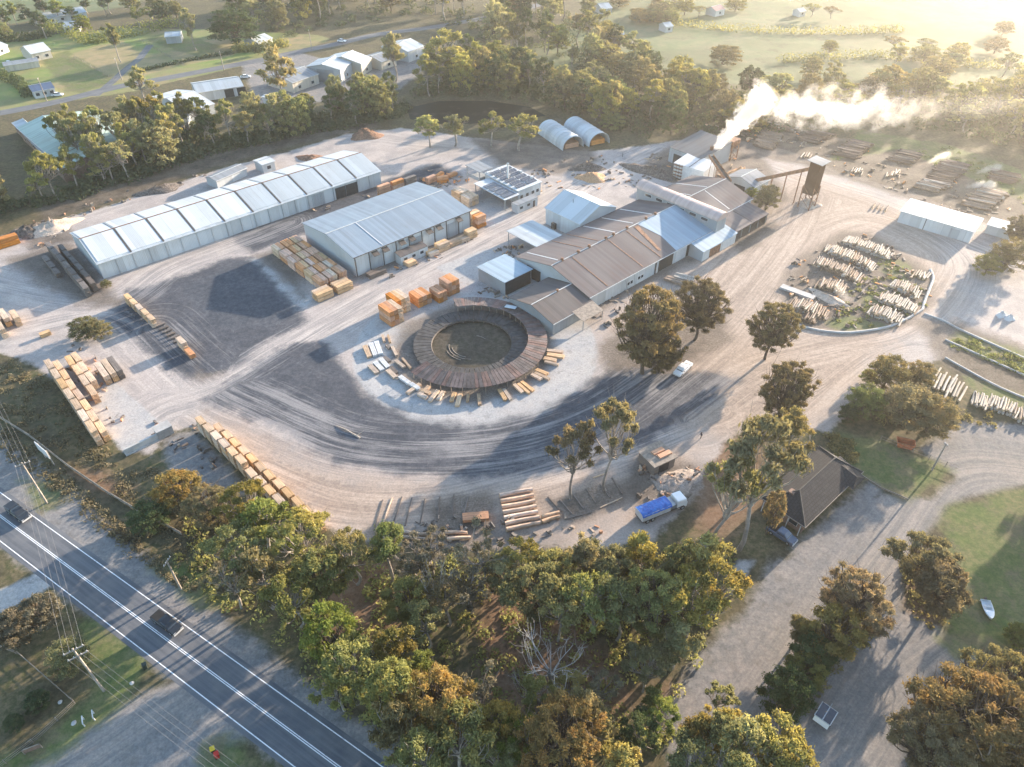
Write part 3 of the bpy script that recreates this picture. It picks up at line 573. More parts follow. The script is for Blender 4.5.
# --- hoop sheds
def hoop(loc, rz, L, w, h, label):
    e = empty("hoop_shed", label, "hoop shed", loc, rz, "white hoop sheds at the yard's far edge"); n = 14; mb = MB()
    for (r0, sgn) in ((0, 1),):
        vs = []
        for x in (0, L):
            for k in range(n + 1):
                t = math.pi * k / n; vs.append((x, -w / 2 * math.cos(t), h * math.sin(t) ** .8))
            for k in range(n + 1):
                t = math.pi * k / n; vs.append((x, -(w / 2 - .12) * math.cos(t), (h - .12) * math.sin(t) ** .8))
        q = n + 1
        fs = [(k, 2 * q + k, 2 * q + k + 1, k + 1) for k in range(n)] + [(q + k + 1, 3 * q + k + 1, 3 * q + k, q + k) for k in range(n)] + [(k, k + 1, q + k + 1, q + k) for k in range(n)] + [(2 * q + k + 1, 2 * q + k, 3 * q + k, 3 * q + k + 1) for k in range(n)]
        mb.add(vs, fs, 0, False)
    mb.build("cover", white_panel, e); mb = MB()
    for i in range(int(L / 2.4) + 1):
        x = min(i * 2.4 + .05, L - .05); mb.tube([(x, -w / 2 * 1.015 * math.cos(math.pi * k / 10), max(.02, h * 1.015 * math.sin(math.pi * k / 10) ** .8)) for k in range(11)], .05, 5)
    mb.build("hoop", galv, e)
    mb = MB(); vs = [(L - .3, -(w / 2 - .2) * math.cos(math.pi * k / n), (h - .2) * math.sin(math.pi * k / n) ** .8) for k in range(n + 1)]; mb.add(vs + [(x + .06, y, z) for x, y, z in vs], [tuple(range(n, -1, -1)), tuple(range(n + 1, 2 * n + 2))]); mb.build("end_wall", grey_wall, e)
    mb = MB(); mb.box(1, -w / 2 + 1.5, 0, L - 2, w / 2 - 1.5, 1.6); mb.build("stored_timber", pine_orange, e)
    return e
hoop(M(104.2, 21.2), R(117), 18.5, 8.6, 4.4, "front white hoop shed, open end facing the mill")
hoop(M(113.5, 17.2), R(117), 18.5, 8.6, 4.4, "rear white hoop shed, its mouth half filled with orange timber")
# --- boiler house, white fuel bin, stack, conveyor, chip tower
q0, q1 = P(670, 147, 5.0), P(701, 159, 5.0); e = mono("boiler_house", "grey boiler house with plain dark grey roof beside the smoking stack", "boiler house", (q0[0], q0[1], 0), math.atan2(q1[1] - q0[1], q1[0] - q0[0]), math.dist(q0, q1), 16.0, 5.0, 6.6, m_sheet("dark grey boiler roof", (.12, .125, .13), 0, .3, .8, spec=.15), grey_wall, 0, False, .3)
wall_panel(e, "doorway", shade_dark, 'x', 0, 2, 6, .05, 3.4, .03)
q0, q1 = P(674, 163, 4.6), P(704, 172, 4.6); e = mono("fuel_bin", "bright white fuel bin shed in front of the grey boiler house", "bin", (q0[0], q0[1], 0), math.atan2(q1[1] - q0[1], q1[0] - q0[0]), math.dist(q0, q1), 8.5, 4.6, 5.0, trim_white, trim_white, 0, False, .1)
mb = MB()
for k in range(4): mb.box(.4 + k * 1.0, -.7, 0, .5 + k * 1.0, -.6, 5.0); mb.box(.4, -.7, 1 + k * 1.1, 3.5, -.02, 1.1 + k * 1.1)
mb.build("ladder_frame", rust_steel, e); mb = MB(); mb.tube([(5.6, -.1, 4.8), (5.6, 8.5, 5.2)], .1, 6); mb.build("seam", trim_dark, e)
e = empty("smoke_stack", "rusty boiler stack with the white smoke plume rising out of it", "chimney", P(710, 158, 3)[:2] + (0,)); mb = MB(); mb.tube([(0, 0, 0), (0, 0, 6.8), (0, 0, 7)], [.75, .6, .68], 14); mb.build("flue", rust_steel, e)
mb = MB(); mb.box(-1.6, -1.6, 0, 1.6, 1.6, 2.6); mb.build("base", rust_steel, e)
mb = MB(); mb.tube([(0, 0, 6.98), (0, 0, 7.03)], .5, 12); mb.build("mouth", shade_dark, e)
def frame_tower(e, x0, y0, x1, y1, z1, mat):
    for x in (x0, x1):
        for y in (y0, y1):
            mb = MB(); mb.box(x - .13, y - .13, 0, x + .13, y + .13, z1); mb.build("leg", mat, e)
    mb = MB()
    for za, zb in ((0.3, z1 / 2), (z1 / 2, z1)):
        for y in (y0, y1): mb.tube([(x0, y, za), (x1, y, zb)], .07, 5); mb.tube([(x1, y, za), (x0, y, zb)], .07, 5)
        for x in (x0, x1): mb.tube([(x, y0, za), (x, y1, zb)], .07, 5)
    mb.build("brace", mat, e)
e = empty("chip_hopper", "rusty chip hopper on braced legs beside the smoking stack", "hopper", P(728, 158)[:2] + (0,), GA)
frame_tower(e, -2, -2, 2, 2, 5.5, rust_steel); mb = MB(); mb.add([(-2.2, -2.2, 5.5), (2.2, -2.2, 5.5), (2.2, 2.2, 5.5), (-2.2, 2.2, 5.5), (-.6, -.6, 3.0), (.6, -.6, 3.0), (.6, .6, 3.0), (-.6, .6, 3.0)], [(0, 1, 2, 3), (0, 4, 5, 1), (1, 5, 6, 2), (2, 6, 7, 3), (3, 7, 4, 0), (7, 6, 5, 4)]); mb.box(-2.2, -2.2, 5.52, 2.2, 2.2, 6.8); mb.build("bin", rust_steel, e)
def conveyor(label, a, b, w=1.5, legs=3):
    a = np.array(a, float); b = np.array(b, float); d = b - a; L = np.linalg.norm(d); rz = math.atan2(d[1], d[0]); el = math.asin(d[2] / L)
    e = empty("conveyor", label, "conveyor", tuple(a)); e.rotation_euler = (0, -el, rz)
    mb = MB(); mb.box(0, -w / 2, -.3, L, -w / 2 + .12, .6); mb.box(0, w / 2 - .12, -.3, L, w / 2, .6); mb.box(0, -w / 2 + .13, -.25, L, w / 2 - .13, -.12); mb.build("frame", rust_steel, e)
    mb = MB(); mb.box(.2, -w / 2 + .14, .05, L - .2, w / 2 - .14, .13); mb.build("belt", trim_dark, e)
    for i in range(legs):
        t = (i + .5) / legs; p = a + d * t
        mb = MB(); inv = np.array([[math.cos(rz), math.sin(rz), 0], [-math.sin(rz), math.cos(rz), 0], [0, 0, 1]])
        def back(q):
            q = inv @ (np.array(q) - a); ce, se = math.cos(el), math.sin(el)
            return (q[0] * ce + q[2] * se, q[1], -q[0] * se + q[2] * ce)
        sx, sy = -math.sin(rz) * w / 2, math.cos(rz) * w / 2
        for sg in (-1, 1): mb.tube([back((p[0] + sg * sx * .9, p[1] + sg * sy * .9, p[2] - .3)), back((p[0] + sg * sx * 1.25, p[1] + sg * sy * 1.25, 0))], .09, 6)
        mb.build("leg", rust_steel, e)
    return e
conveyor("steep rusty conveyor running from the smoking stack down to the brown end hall", P(711, 156, 8.0), P(729, 182, 5.6), 1.6, 3)
conveyor("long slender conveyor climbing to the tall brown tower", M(120, -41, 3.6), tuple(np.add(P(806, 207), (-1.6, 1.2, 11.5))), .8, 4)
o9 = M(116.6, -44.0); e = gable("dust_shed", "white walled low shed with grey roof beyond the mill's end hall", "shed", (o9[0], o9[1], 0), GA, 8.2, 10.2, 3.8, 1.6, white_wall, grey_roof, .5, .3)
wall_panel(e, "doorway", shade_dark, 'y', 0, 3, 7, .05, 2.8, .03)
e = empty("chip_tower", "tall brown clad chip tower on legs standing over a pale heap", "tower", P(806, 207)[:2] + (0,), GA)
frame_tower(e, -1.8, -1.8, 1.8, 1.8, 7.0, rust_steel); mb = MB(); mb.box(-1.65, -1.65, 4.6, 1.65, 1.65, 14.4); mb.build("cladding", m_sheet("brown tower cladding", (.085, .045, .028), 0, .4, .9, spec=.1), e)
mb = MB(); mb.slab([(-2.5, -2.5, 14.6), (2.5, -2.5, 14.6), (2.5, 2.5, 14.9), (-2.5, 2.5, 14.9)], .15); mb.build("roof", grey_roof, e)
def heap(name, label, cat, loc, rx, ry, h, mat, seed, rz=0.0):
    r_ = np.random.default_rng(seed); mb = MB(); na, nr = 22, 8; vs = [(0, 0, h)]; ph = r_.uniform(0, 6.28, 5)
    for i in range(1, nr + 1):
        for j in range(na):
            t = 2 * math.pi * j / na; q = i / nr; w = 1 + .16 * math.sin(3 * t + ph[0]) + .1 * math.sin(5 * t + ph[1])
            vs.append((q * rx * w * math.cos(t), q * ry * w * math.sin(t), max(-.05, h * (1 - q ** 1.35) * (1 + .25 * r_.normal() * (i < nr)) - (.05 if i == nr else 0))))
    fs = [(0, 1 + j, 1 + (j + 1) % na) for j in range(na)] + [(1 + (i - 1) * na + j, 1 + i * na + j, 1 + i * na + (j + 1) % na, 1 + (i - 1) * na + (j + 1) % na) for i in range(1, nr) for j in range(na)]
    mb.add(vs, fs, 0, True); return tag(mb.build(name, mat, None, (loc[0], loc[1], 0), rz), label, cat)
b = NB("orange woodchip"); n = b.noise(b.obj(), 2.2, 6, .75); chip = b.pbr(b.mix(b.ramp(n, .35, .65), (.34, .19, .10), (.52, .33, .19)), .95, 0, b.bump(n, .8, .3))
b = NB("pale woodchip"); n = b.noise(b.obj(), 2.2, 6, .75); chip_pale = b.pbr(b.mix(b.ramp(n, .35, .65), (.40, .31, .24), (.58, .46, .36)), .95, 0, b.bump(n, .8, .3))
b = NB("dusty sand"); n = b.noise(b.obj(), 1.6, 6, .8); sandy = b.pbr(b.mix(b.ramp(n, .35, .68), (.22, .18, .15), (.38, .315, .265)), .95, 0, b.bump(n, .6, .3))
b = NB("dark debris"); n = b.noise(b.obj(), 1.6, 6, .8); debris = b.pbr(b.mix(b.ramp(n, .35, .68), (.06, .05, .042), (.24, .20, .17)), .95, 0, b.bump(n, 1.0, .5))
b = NB("burnt orange soil"); n = b.noise(b.obj(), 1.6, 6, .8); soil = b.pbr(b.mix(b.ramp(n, .35, .68), (.16, .09, .055), (.34, .20, .13)), .95, 0, b.bump(n, 1.0, .5))
heap("woodchip_heap", "orange woodchip heap between the stack and the low white shed", "heap", P(741, 176), 6, 4.5, 2.4, chip, 1)
heap("woodchip_heap", "pale woodchip heap spilled under the tall brown tower", "heap", P(808, 205), 3.6, 3.0, 1.9, chip_pale, 2)
heap("debris_heap", "mixed pale offcut heap left of the long white shed", "heap", P(52, 228), 8, 4.5, 2.0, chip_pale, 3, .7)
heap("debris_heap", "dark debris heap beside the pale offcut heap near the bush", "heap", P(30, 232), 6, 4, 1.8, debris, 4, .6)
heap("debris_heap", "flat orange offcut heap in the yard below the hoop sheds", "heap", P(592, 178), 5.0, 4.0, 1.6, chip, 5)
heap("debris_heap", "dark scrap heap behind the orange offcut heap", "heap", P(587, 168), 6, 3.5, 1.7, debris, 6)
heap("debris_heap", "long dark scrap heap left of the white fuel bin", "heap", P(652, 172), 11, 4.2, 1.6, debris, 7, -.6)
heap("soil_heap", "rounded brown soil heap between pond and long shed", "heap", P(366, 136), 6, 4.5, 2.2, soil, 8)
heap("debris_heap", "scrap heap with pale bits beside the bush at the shed track", "heap", P(160, 190), 8, 3.2, 1.3, debris, 9, .6)
heap("soil_heap", "flattened soil heap left of the pond by the yard track", "heap", P(310, 158), 5, 3, .9, soil, 10)
heap("sand_heap", "low dusty sand heap between dark hut and blue tarpaulin truck", "heap", P(676, 481), 5.0, 3.2, .7, sandy, 11, .3)
# --- white sheds on the right
q0, q1, q2 = P(897, 222), P(965, 242), P(978, 219, 3.5); az = math.atan2(q1[1] - q0[1], q1[0] - q0[0])
e = mono("storage_shed", "long low white storage shed on the right beside the log yard", "shed", (q0[0], q0[1], 0), az, 19.6, 9.0, 3.5, 3.9, trim_white, white_wall, 0, False, .3)
mb = MB(); mb.slab([(7.1, -.2, 3.69), (7.3, -.2, 3.69), (7.3, 9.2, 4.1), (7.1, 9.2, 4.1)], .06); mb.build("roof_lap", trim_dark, e); wall_panel(e, "door", trim_dark, 'x', 0, 7.1, 7.3, .05, 3.3, .06); wall_panel(e, "sliding_door", grey_wall, 'x', 0, 14, 16.5, .05, 2.8, .07)
q0 = P(984, 233); mono("white_hut", "small white hut right of the long low storage shed", "hut", (q0[0], q0[1], 0), az, 7.0, 4.5, 2.6, 3.0, white_panel, white_wall, 0, False, .3)
# --- the round sorting table
e = empty("sorting_table", "large round timber sorting table with a ring roof around a grassy pit", "sorting table", (TC[0], TC[1], 0))
def ring(r0, r1, z0, z1, th, n, a0, a1, mat, name):
    mb = MB()
    for k in range(n):
        t0 = a0 + (a1 - a0) * (k + .05) / n; t1 = a0 + (a1 - a0) * (k + .95) / n; w = rnd.uniform(-.03, .03); mi = rnd.choice((0, 0, 1, 2)) if isinstance(mat, list) else 0
        mb.slab([(r0 * math.cos(t0), r0 * math.sin(t0), z0 + w), (r1 * math.cos(t0), r1 * math.sin(t0), z1 + w), (r1 * math.cos(t1), r1 * math.sin(t1), z1 + w), (r0 * math.cos(t1), r0 * math.sin(t1), z0 + w)], th, mi)
    return mb.build(name, mat, e)
ring_roof_m = [m_plain("weathered ring roof sheet", (.135, .105, .098), .75, .35, .5), m_plain("reddish ring roof sheet", (.15, .095, .082), .75, .35, .5), m_plain("dark ring roof sheet", (.095, .08, .077), .75, .35, .5)]; deck_m = m_plain("dark sorting deck", (.06, .058, .058), .75, .4, .8)
ring(9.3, 13.4, .9, .9, .16, 60, 0, 2 * math.pi, deck_m, "deck")
ring(13.0, 17.4, 2.5, 1.95, .1, 80, R(-137), R(108), ring_roof_m, "roof")
for k in range(30):
    t = R(-136) + R(243) * k / 29
    for r, z in ((13.3, 2.36), (16.9, 1.94)): mb = MB(); mb.tube([(r * math.cos(t), r * math.sin(t), 0), (r * math.cos(t), r * math.sin(t), z)], .09, 5); mb.build("roof_post", weathered, e)
mb = MB()
for k in range(24):
    t = 2 * math.pi * k / 24; mb.box(9.5 * math.cos(t) - .12, 9.5 * math.sin(t) - .12, 0, 9.5 * math.cos(t) + .12, 9.5 * math.sin(t) + .12, .8)
mb.build("deck_post", weathered, e)
mb = MB(); mb.tube([(9.35 * math.cos(2 * math.pi * k / 64), 9.35 * math.sin(2 * math.pi * k / 64), .55) for k in range(65)], .22, 6); mb.build("inner_rail", trim_dark, e)
mb = MB()
for r, a, bb in ((5.3, 175, 275), (4.6, 190, 262), (6.0, 200, 250), (4.0, 40, 78)):
    pts = [(r * math.cos(R(t)), r * .98 * math.sin(R(t)), .06) for t in range(a, bb, 6)]
    for p, q in zip(pts, pts[1:]): mb.tube([p, q], .08, 5)
mb.build("pit_light_arc", weathered, e)  # pale tubes shaped to stand for arcs of light on the pit floor
t_ = R(58); mb = MB(); mb.slab([(14 * math.cos(t_), 14 * math.sin(t_), 2.72), (14 * math.cos(t_) + 2.6, 14 * math.sin(t_) - .9, 2.72), (14 * math.cos(t_) + 3.2, 14 * math.sin(t_) + .3, 2.68), (14 * math.cos(t_) + .6, 14 * math.sin(t_) + 1.2, 2.68)], .05); mb.build("skylight", white_panel, e)
# --- tiled house on the right
b = NB("dark roof tiles"); o = b.obj(); br = b.n("ShaderNodeTexBrick"); b.set(br.inputs['Vector'], b.scale(o, (1, 1, 1))); br.inputs['Scale'].default_value = 1.0; br.inputs['Brick Width'].default_value = .6; br.inputs['Row Height'].default_value = .5; br.inputs['Mortar Size'].default_value = .05
br.inputs['Color1'].default_value = (.030, .031, .034, 1); br.inputs['Color2'].default_value = (.04, .041, .044, 1); br.inputs['Mortar'].default_value = (.022, .02, .019, 1)
n = b.noise(o, .7, 5, .7); tile_roof = b.pbr(b.mix(b.math('MULTIPLY', b.ramp(n, .5, .72), .6), br.outputs[0], (.06, .058, .056)), .95, 0, b.bump(n, .3, .1))
brick_m = m_plain("brown brick", (.20, .13, .10), .85, .3)
h0, h1, h2 = P(805, 528, 2.5), P(863, 472, 2.5), P(765, 505, 2.5); hz = math.atan2(h1[1] - h0[1], h1[0] - h0[0]); HL = math.dist(h0, h1); HD = -(h2[0] - h0[0]) * math.sin(hz) + (h2[1] - h0[1]) * math.cos(hz); HD *= 1.22
print('house', HL, HD)
e = empty("tiled_house", "dark hip roofed house standing beside the gravel driveway", "house", (h0[0], h0[1], 0), hz)
mb = MB(); mb.box(.6, .6, 0, HL - .6, HD - .6, 2.8); mb.build("wall", brick_m, e)
mb = MB(); ev, rz_ = 2.55, 4.9; k = HD / 2
vs = [(0, 0, ev), (HL, 0, ev), (HL, HD, ev), (0, HD, ev), (k, k, rz_), (HL - k * .7, k, rz_)]
mb.add(vs + [(x, y, z - .16) for x, y, z in vs[:4]], [(0, 1, 5, 4), (1, 2, 5), (2, 3, 4, 5), (3, 0, 4), (9, 8, 7, 6), (0, 6, 7, 1), (1, 7, 8, 2), (2, 8, 9, 3), (3, 9, 6, 0)]); rf = mb.build("roof", tile_roof, e)
cap_m = m_plain("grey ridge tiles", (.09, .083, .076), .85, .2)
mb = MB()
for a_, b_ in ((4, 5), (0, 4), (3, 4), (1, 5), (2, 5)):
    p = np.array(vs[a_]); q = np.array(vs[b_]); mb.tube([p + (0, 0, .03), q + (0, 0, .03)], .13, 5)
mb.build("ridge_cap", cap_m, rf)
mb = MB(); yk = k; vs2 = [(HL - 5.4, -1.0, 2.5), (HL - 1.0, -1.0, 2.5), (HL - 1.0, yk, 4.0), (HL - 5.4, yk, 4.0), (HL - 3.2, -.2, 3.6), (HL - 3.2, yk, 4.4)]
mb.add(vs2, [(0, 4, 5, 3), (4, 1, 2, 5), (0, 1, 4)]); mb.build("wing_roof", tile_roof, e)
mb = MB(); mb.box(-.05, -.12, 2.58, HL + .05, -.01, 2.72); mb.box(-.12, -.1, 2.58, -.01, HD + .1, 2.72); mb.build("gutter", weathered, e)
for x in (2.5, 6, 10, 14): window(e, 'x', .6, x, x + 1.6, 1.0, 2.1)
for y in (1.6, 4.2, HD - 3): window(e, 'y', .6, y, y + 1.5, 1.0, 2.1)
wall_panel(e, "door", trim_white, 'x', .6, 8.3, 9.3, .05, 2.1)
for y in (.6, 3, 5.4, HD - 1.2): mb = MB(); mb.box(-.3, y, 0, -.18, y + .12, 2.55); mb.build("verandah_post", trim_white, e)
mb = MB(); mb.box(3.2, HD - 4.2, 2.8, 4.3, HD - 3.2, 4.6); mb.build("chimney", brick_m, rf)
# --- dark hut and flat things near the lower yard
q0, q1 = P(653, 476), P(672, 467); hz = math.atan2(q1[1] - q0[1], q1[0] - q0[0])
e = empty("open_hut", "dark timber hut with flat roof and orange boards lying on top", "hut", (q0[0], q0[1], 0), hz)
mb = MB(); mb.box(0, 0, 0, 5.0, 4.6, 2.5); mb.build("wall", old_wood, e); mb = MB(); mb.box(-.3, -.3, 2.52, 5.3, 4.9, 2.66); mb.build("roof", weathered, e)
mb = MB(); mb.box(2.0, .9, 2.67, 4.8, 1.9, 3.0); mb.box(1.6, 2.2, 2.67, 4.2, 3.2, 2.95); mb.build("loose_boards", pine_orange, e)
wall_panel(e, "doorway", shade_dark, 'x', 0, 1.2, 3.6, .05, 2.0, .03)
# ------------------------------------------------------------------ the town beyond the bush
def gp(name, label, cat, A_, B_, D, h, rise, wallm, roofm, ridge=.5, wins=3, doors=()):
    "gable building from the two front eave corners on the photograph; depth to the left of A->B"
    a = P(*A_, h); c = P(*B_, h); rz = math.atan2(c[1] - a[1], c[0] - a[0]); L = math.dist(a, c)
    e = gable(name, label, cat, (a[0], a[1], 0), rz, L, D, h, rise, wallm, roofm, ridge, .3)
    for i in range(wins): x = L * (i + .5) / wins; window(e, 'x', 0, x - .7, x + .7, 1.0, min(2.1, h - .5))
    for x0, x1 in doors: wall_panel(e, "roller_door", grey_wall, 'y', 0, D * x0, D * x1, .05, h - .4, .06)
    return e
green_roof = m_sheet("pale green sheet roof", (.34, .44, .39), 0, .3, .7, spec=.2)
sand_wall = m_sheet("cream wall", (.52, .47, .38), 0, .2, .7)
gp("town_warehouse", "green roofed warehouse at the far left behind the gum trees", "warehouse", (18, 128), (64, 168), 26, 4.5, 2.0, brick_m, green_roof, .35, 5)
mb = MB(); q = P(45, 160, 3.2)
gp("town_lean_to", "white skillion strip roof along the green roofed warehouse's near side", "shed", (13, 123), (62, 172), 4.0, 3.6, .6, brick_m, pale_roof, .9, 4)
gp("town_shed", "wide shed with long white roof between gum trees and town road", "shed", (188, 112), (214, 104), 26, 5.0, 2.2, white_wall, white_panel, .5, 2, ())
e = gp("town_shed", "white walled shed with two grey doors beside the town road", "shed", (197, 93), (243, 86), 14, 3.6, 1.6, white_wall, pale_roof, .5, 0)
for x0_ in (10.5, 15.5): wall_panel(e, "roller_door", shade_dark, 'x', 0, x0_, x0_ + 3.6, .05, 3.2, .06)
e = gp("town_shed", "grey roofed low shed behind a tall gum tree in town", "shed", (292, 83), (318, 74), 16, 4.0, 1.6, sand_wall, grey_roof, .5, 2)
gp("town_shed", "tall narrow white shed with grey roof and dark door", "shed", (340, 70), (352, 62), 16, 5.2, 1.6, white_wall, pale_roof, .5, 1, ((.2, .7),))
gp("town_shed", "cream gabled shed right of the tall narrow white shed", "shed", (361, 64), (371, 58), 18, 5.0, 2.2, sand_wall, white_panel, .5, 1, ((.3, .8),))
gp("town_shed", "pale roofed shed half hidden behind golden gum crowns", "shed", (408, 52), (424, 46), 16, 4.6, 2.0, white_wall, pale_roof, .5, 1)
gp("town_shed", "small grey shed standing just left of the golden gum crowns", "shed", (381, 62), (396, 57), 12, 3.6, 1.4, sand_wall, grey_roof, .5, 1)
gp("town_house", "long pale roofed house at the top left corner", "house", (36, 20), (86, 12), 11, 3.0, 1.6, white_wall, pale_roof, .5, 5)
gp("town_house", "small pale house just below the long house in the top left", "house", (63, 27), (78, 26), 10, 2.8, 1.2, white_wall, pale_roof, .5, 2)
gp("garden_shed", "white arched garden shed with two pale doors at the far left", "shed", (31, 54), (50, 50), 12, 3.4, 2.2, sand_wall, white_panel, .5, 2)
gp("farm_shed", "small shed standing alone on the green paddock", "shed", (165, 37), (180, 36), 9, 3.2, 1.0, grey_wall, pale_roof, .5, 0)
gp("town_house", "blue roofed house beside the town road at the far left", "house", (33, 92), (54, 88), 9, 2.8, 1.2, white_wall, m_sheet("dark blue roof", (.06, .09, .15), 0, .1), .5, 3)
gp("town_carport", "flat long grey carport near the blue roofed house", "carport", (4, 66), (38, 61), 6, 2.6, .4, sand_wall, grey_roof, .5, 0)
gp("town_house", "dark roofed house half buried in bush at the top centre left", "house", (258, 43), (272, 38), 9, 2.8, 1.4, white_wall, pale_roof, .5, 2)
gp("town_shed", "dull dark grey shed deep among the pale trunked gums", "shed", (165, 124), (188, 122), 17, 3.8, 1.4, grey_wall, grey_roof, .5, 2)
gp("farm_house", "white farmhouse far off on the misty paddock", "house", (602, 9), (612, 8), 10, 3, 1.6, white_wall, pale_roof, .5, 2)
gp("farm_house", "small white cottage beside bushes on the far paddock", "house", (616, 35), (624, 35), 8, 3, 1.4, white_wall, pale_roof, .5, 2)
gp("farm_house", "white hut on the far paddock near the grey round bush", "hut", (666, 27), (673, 26), 6, 2.8, 1.2, white_wall, pale_roof, .5, 1)
gp("farm_house", "red roofed barn far off near the top of the paddock", "barn", (716, 11), (725, 9), 7, 3, 1.4, white_wall, m_sheet("red barn roof", (.28, .12, .10), 0, .2), .5, 1)
gp("farm_house", "tiny white farm hut in the bright mist at upper right", "hut", (800, 12), (806, 11), 5, 2.6, 1.0, white_wall, white_panel, .5, 1)
gp("farm_house", "white hut half hidden at the far left edge among palms", "hut", (-6, 50), (7, 45), 9, 3, 1.5, white_wall, pale_roof, .5, 1)
gp("white_container", "white box container beside the town car park", "container", (262, 97), (270, 98), 3, 2.6, .1, trim_white, white_panel, .5, 0)
# small sheds along the long white shed's far side
gp("back_shed", "small white shed with pale roof behind the long white shed", "shed", (216, 181), (246, 168), 5, 2.6, .5, white_wall, grey_roof, .5, 0)
gp("back_cabin", "white cube cabin behind the long white shed", "cabin", (262, 165), (274, 161), 5, 3.0, .3, white_wall, white_panel, .5, 1)
# ------------------------------------------------------------------ packs of sawn timber
def pack_mesh(name, L, W_, H_, mat, seed, nb=6, nl=5, bow=.02):
    r_ = random.Random(seed); mb = MB(); bw = W_ / nb; lh = H_ / nl
    for k in range(nl):
        for i in range(nb):
            a, c = r_.uniform(0, .18), r_.uniform(0, .18); dz = r_.uniform(0, bow)
            mb.box(a, i * bw + .012, k * lh + dz + (.0 if k else .02), L - c, (i + 1) * bw - .012, (k + 1) * lh - .025 + dz)
    for x in (L * .22, L * .78): mb.box(x - .06, .02, -.12, x + .06, W_ - .02, .0)
    return mb.mesh(name, mat)
PK = {}
def pack(kind, L=4.2, W_=1.15, H_=1.2):
    k = (kind, round(L, 1), round(W_, 2), round(H_, 1))
    if k not in PK: PK[k] = [pack_mesh("timber_pack", L, W_, H_, {'pine': pine, 'grey': pine_grey, 'orange': pine_orange, 'old': old_wood, 'tan': tan_wood}[kind], 11 * len(PK) + s) for s in range(2)]
    return rnd.choice(PK[k])
def put_pack(kind, m, n, z, rot, label, group, L=4.2, W_=1.15, H_=1.2):
    o = bpy.data.objects.new("timber_pack", pack(kind, L, W_, H_)); COL.objects.link(o)
    o.location = M(m + rnd.uniform(-.06, .06), n + rnd.uniform(-.06, .06), z + .13); o.rotation_euler = (0, 0, GA + rot + rnd.uniform(-.02, .02)); return tag(o, label, "timber pack", group)
def stack(kind, m, n, rot, tiers, text, group, L=4.2, W_=1.15, H_=1.2):
    for t in range(tiers):
        pos = {0: "bottom", tiers - 1: "top"}.get(t, "middle")
        put_pack(kind, m, n, t * (H_ + .13), rot, text if tiers == 1 else f"{pos} pack of {text}", group, L, W_, H_)
N90 = -R(90)
# rows between scrub and pad, on the left
for (mm, n0, cnt, rn) in ((-72.2, 10.8, 7, "outer"), (-70.75, 11.2, 7, "inner")):
    for i in range(cnt):
        k = 'pine' if (i + (rn == "inner")) % 4 else 'grey'
        stack(k, mm, n0 - i * 4.4, N90, 3 if rn == 'outer' else 2, f"{ORD[i]} stack from town end, {rn} scrub edge row", "timber packs stacked along the scrub edge", 4.1, 1.2, 1.2)
for (mm, n0, cnt, rn) in ((-68.2, 11.6, 4, "left"), (-66.9, 11.9, 3, "right")):
    for i in range(cnt): stack('pine' if i < 3 else 'grey', mm, n0 - i * 4.6, N90, 2, f"{ORD[i]} stack, short {rn} row beside scrub edge rows", "timber packs in the short rows by the round bush", 4.3, 1.2, 1.15)
for i, (mm, k) in enumerate(((-64.2, 'grey'), (-62.8, 'pine'), (-61.4, 'old'))): stack(k, mm, 4.8, N90, 2, f"{['greyish', 'pale', 'dark worn'][i]} stack of three near round bush", "three timber stacks on the pad below the round bush", 6.6, 1.2, 1.15)
# long sunny row along the bush edge
for (mm, n0, cnt, rn) in ((-55.7, -28.6, 10, "bush side"), (-53.7, -28.4, 13, "yard side")):
    for i in range(cnt):
        if rn == "yard side" and i < 1: continue
        stack('pine', mm + i * .2, n0 - i * 3.05, N90, 3 if (rn == "bush side" and i < 6) else 2, f"{ORD[i]} stack from pad, {rn} of long sunny row", "timber packs in the long sunny row at the bush edge", 2.8, 1.3, 1.1)
# block beside the blue grey shed
for c in range(6):
    for i in range(6):
        if c in (2, 3, 4, 5) or i < 6:
            if c >= 4 and i > 5: continue
            mm = -10.6 + c * 1.22 + .45 * (c // 2)
            stack('tan' if (c + i) % 4 else 'pine', mm, 25.6 - i * 4.35 + .12 * c, N90, 2, f"{ORD[i]} stack from the back, {ORD[c]} column of block by blue shed", "block of timber packs beside the blue grey shed", 4.1, 1.15, 1.3)
for j in range(3):
    stack('pine', -14.0, -2.2 - j * 1.05, 0, 2, f"pale fresh stack, {ORD[j]} of left front trio by blue shed", "fresh packs at the front of the block", 4.6, 1.0, 1.0)
    stack('pine', -8.4, -2.3 - j * 1.05, 0, 2, f"pale fresh stack, {ORD[j]} of right front trio by blue shed", "fresh packs at the front of the block", 4.6, 1.0, 1.0)
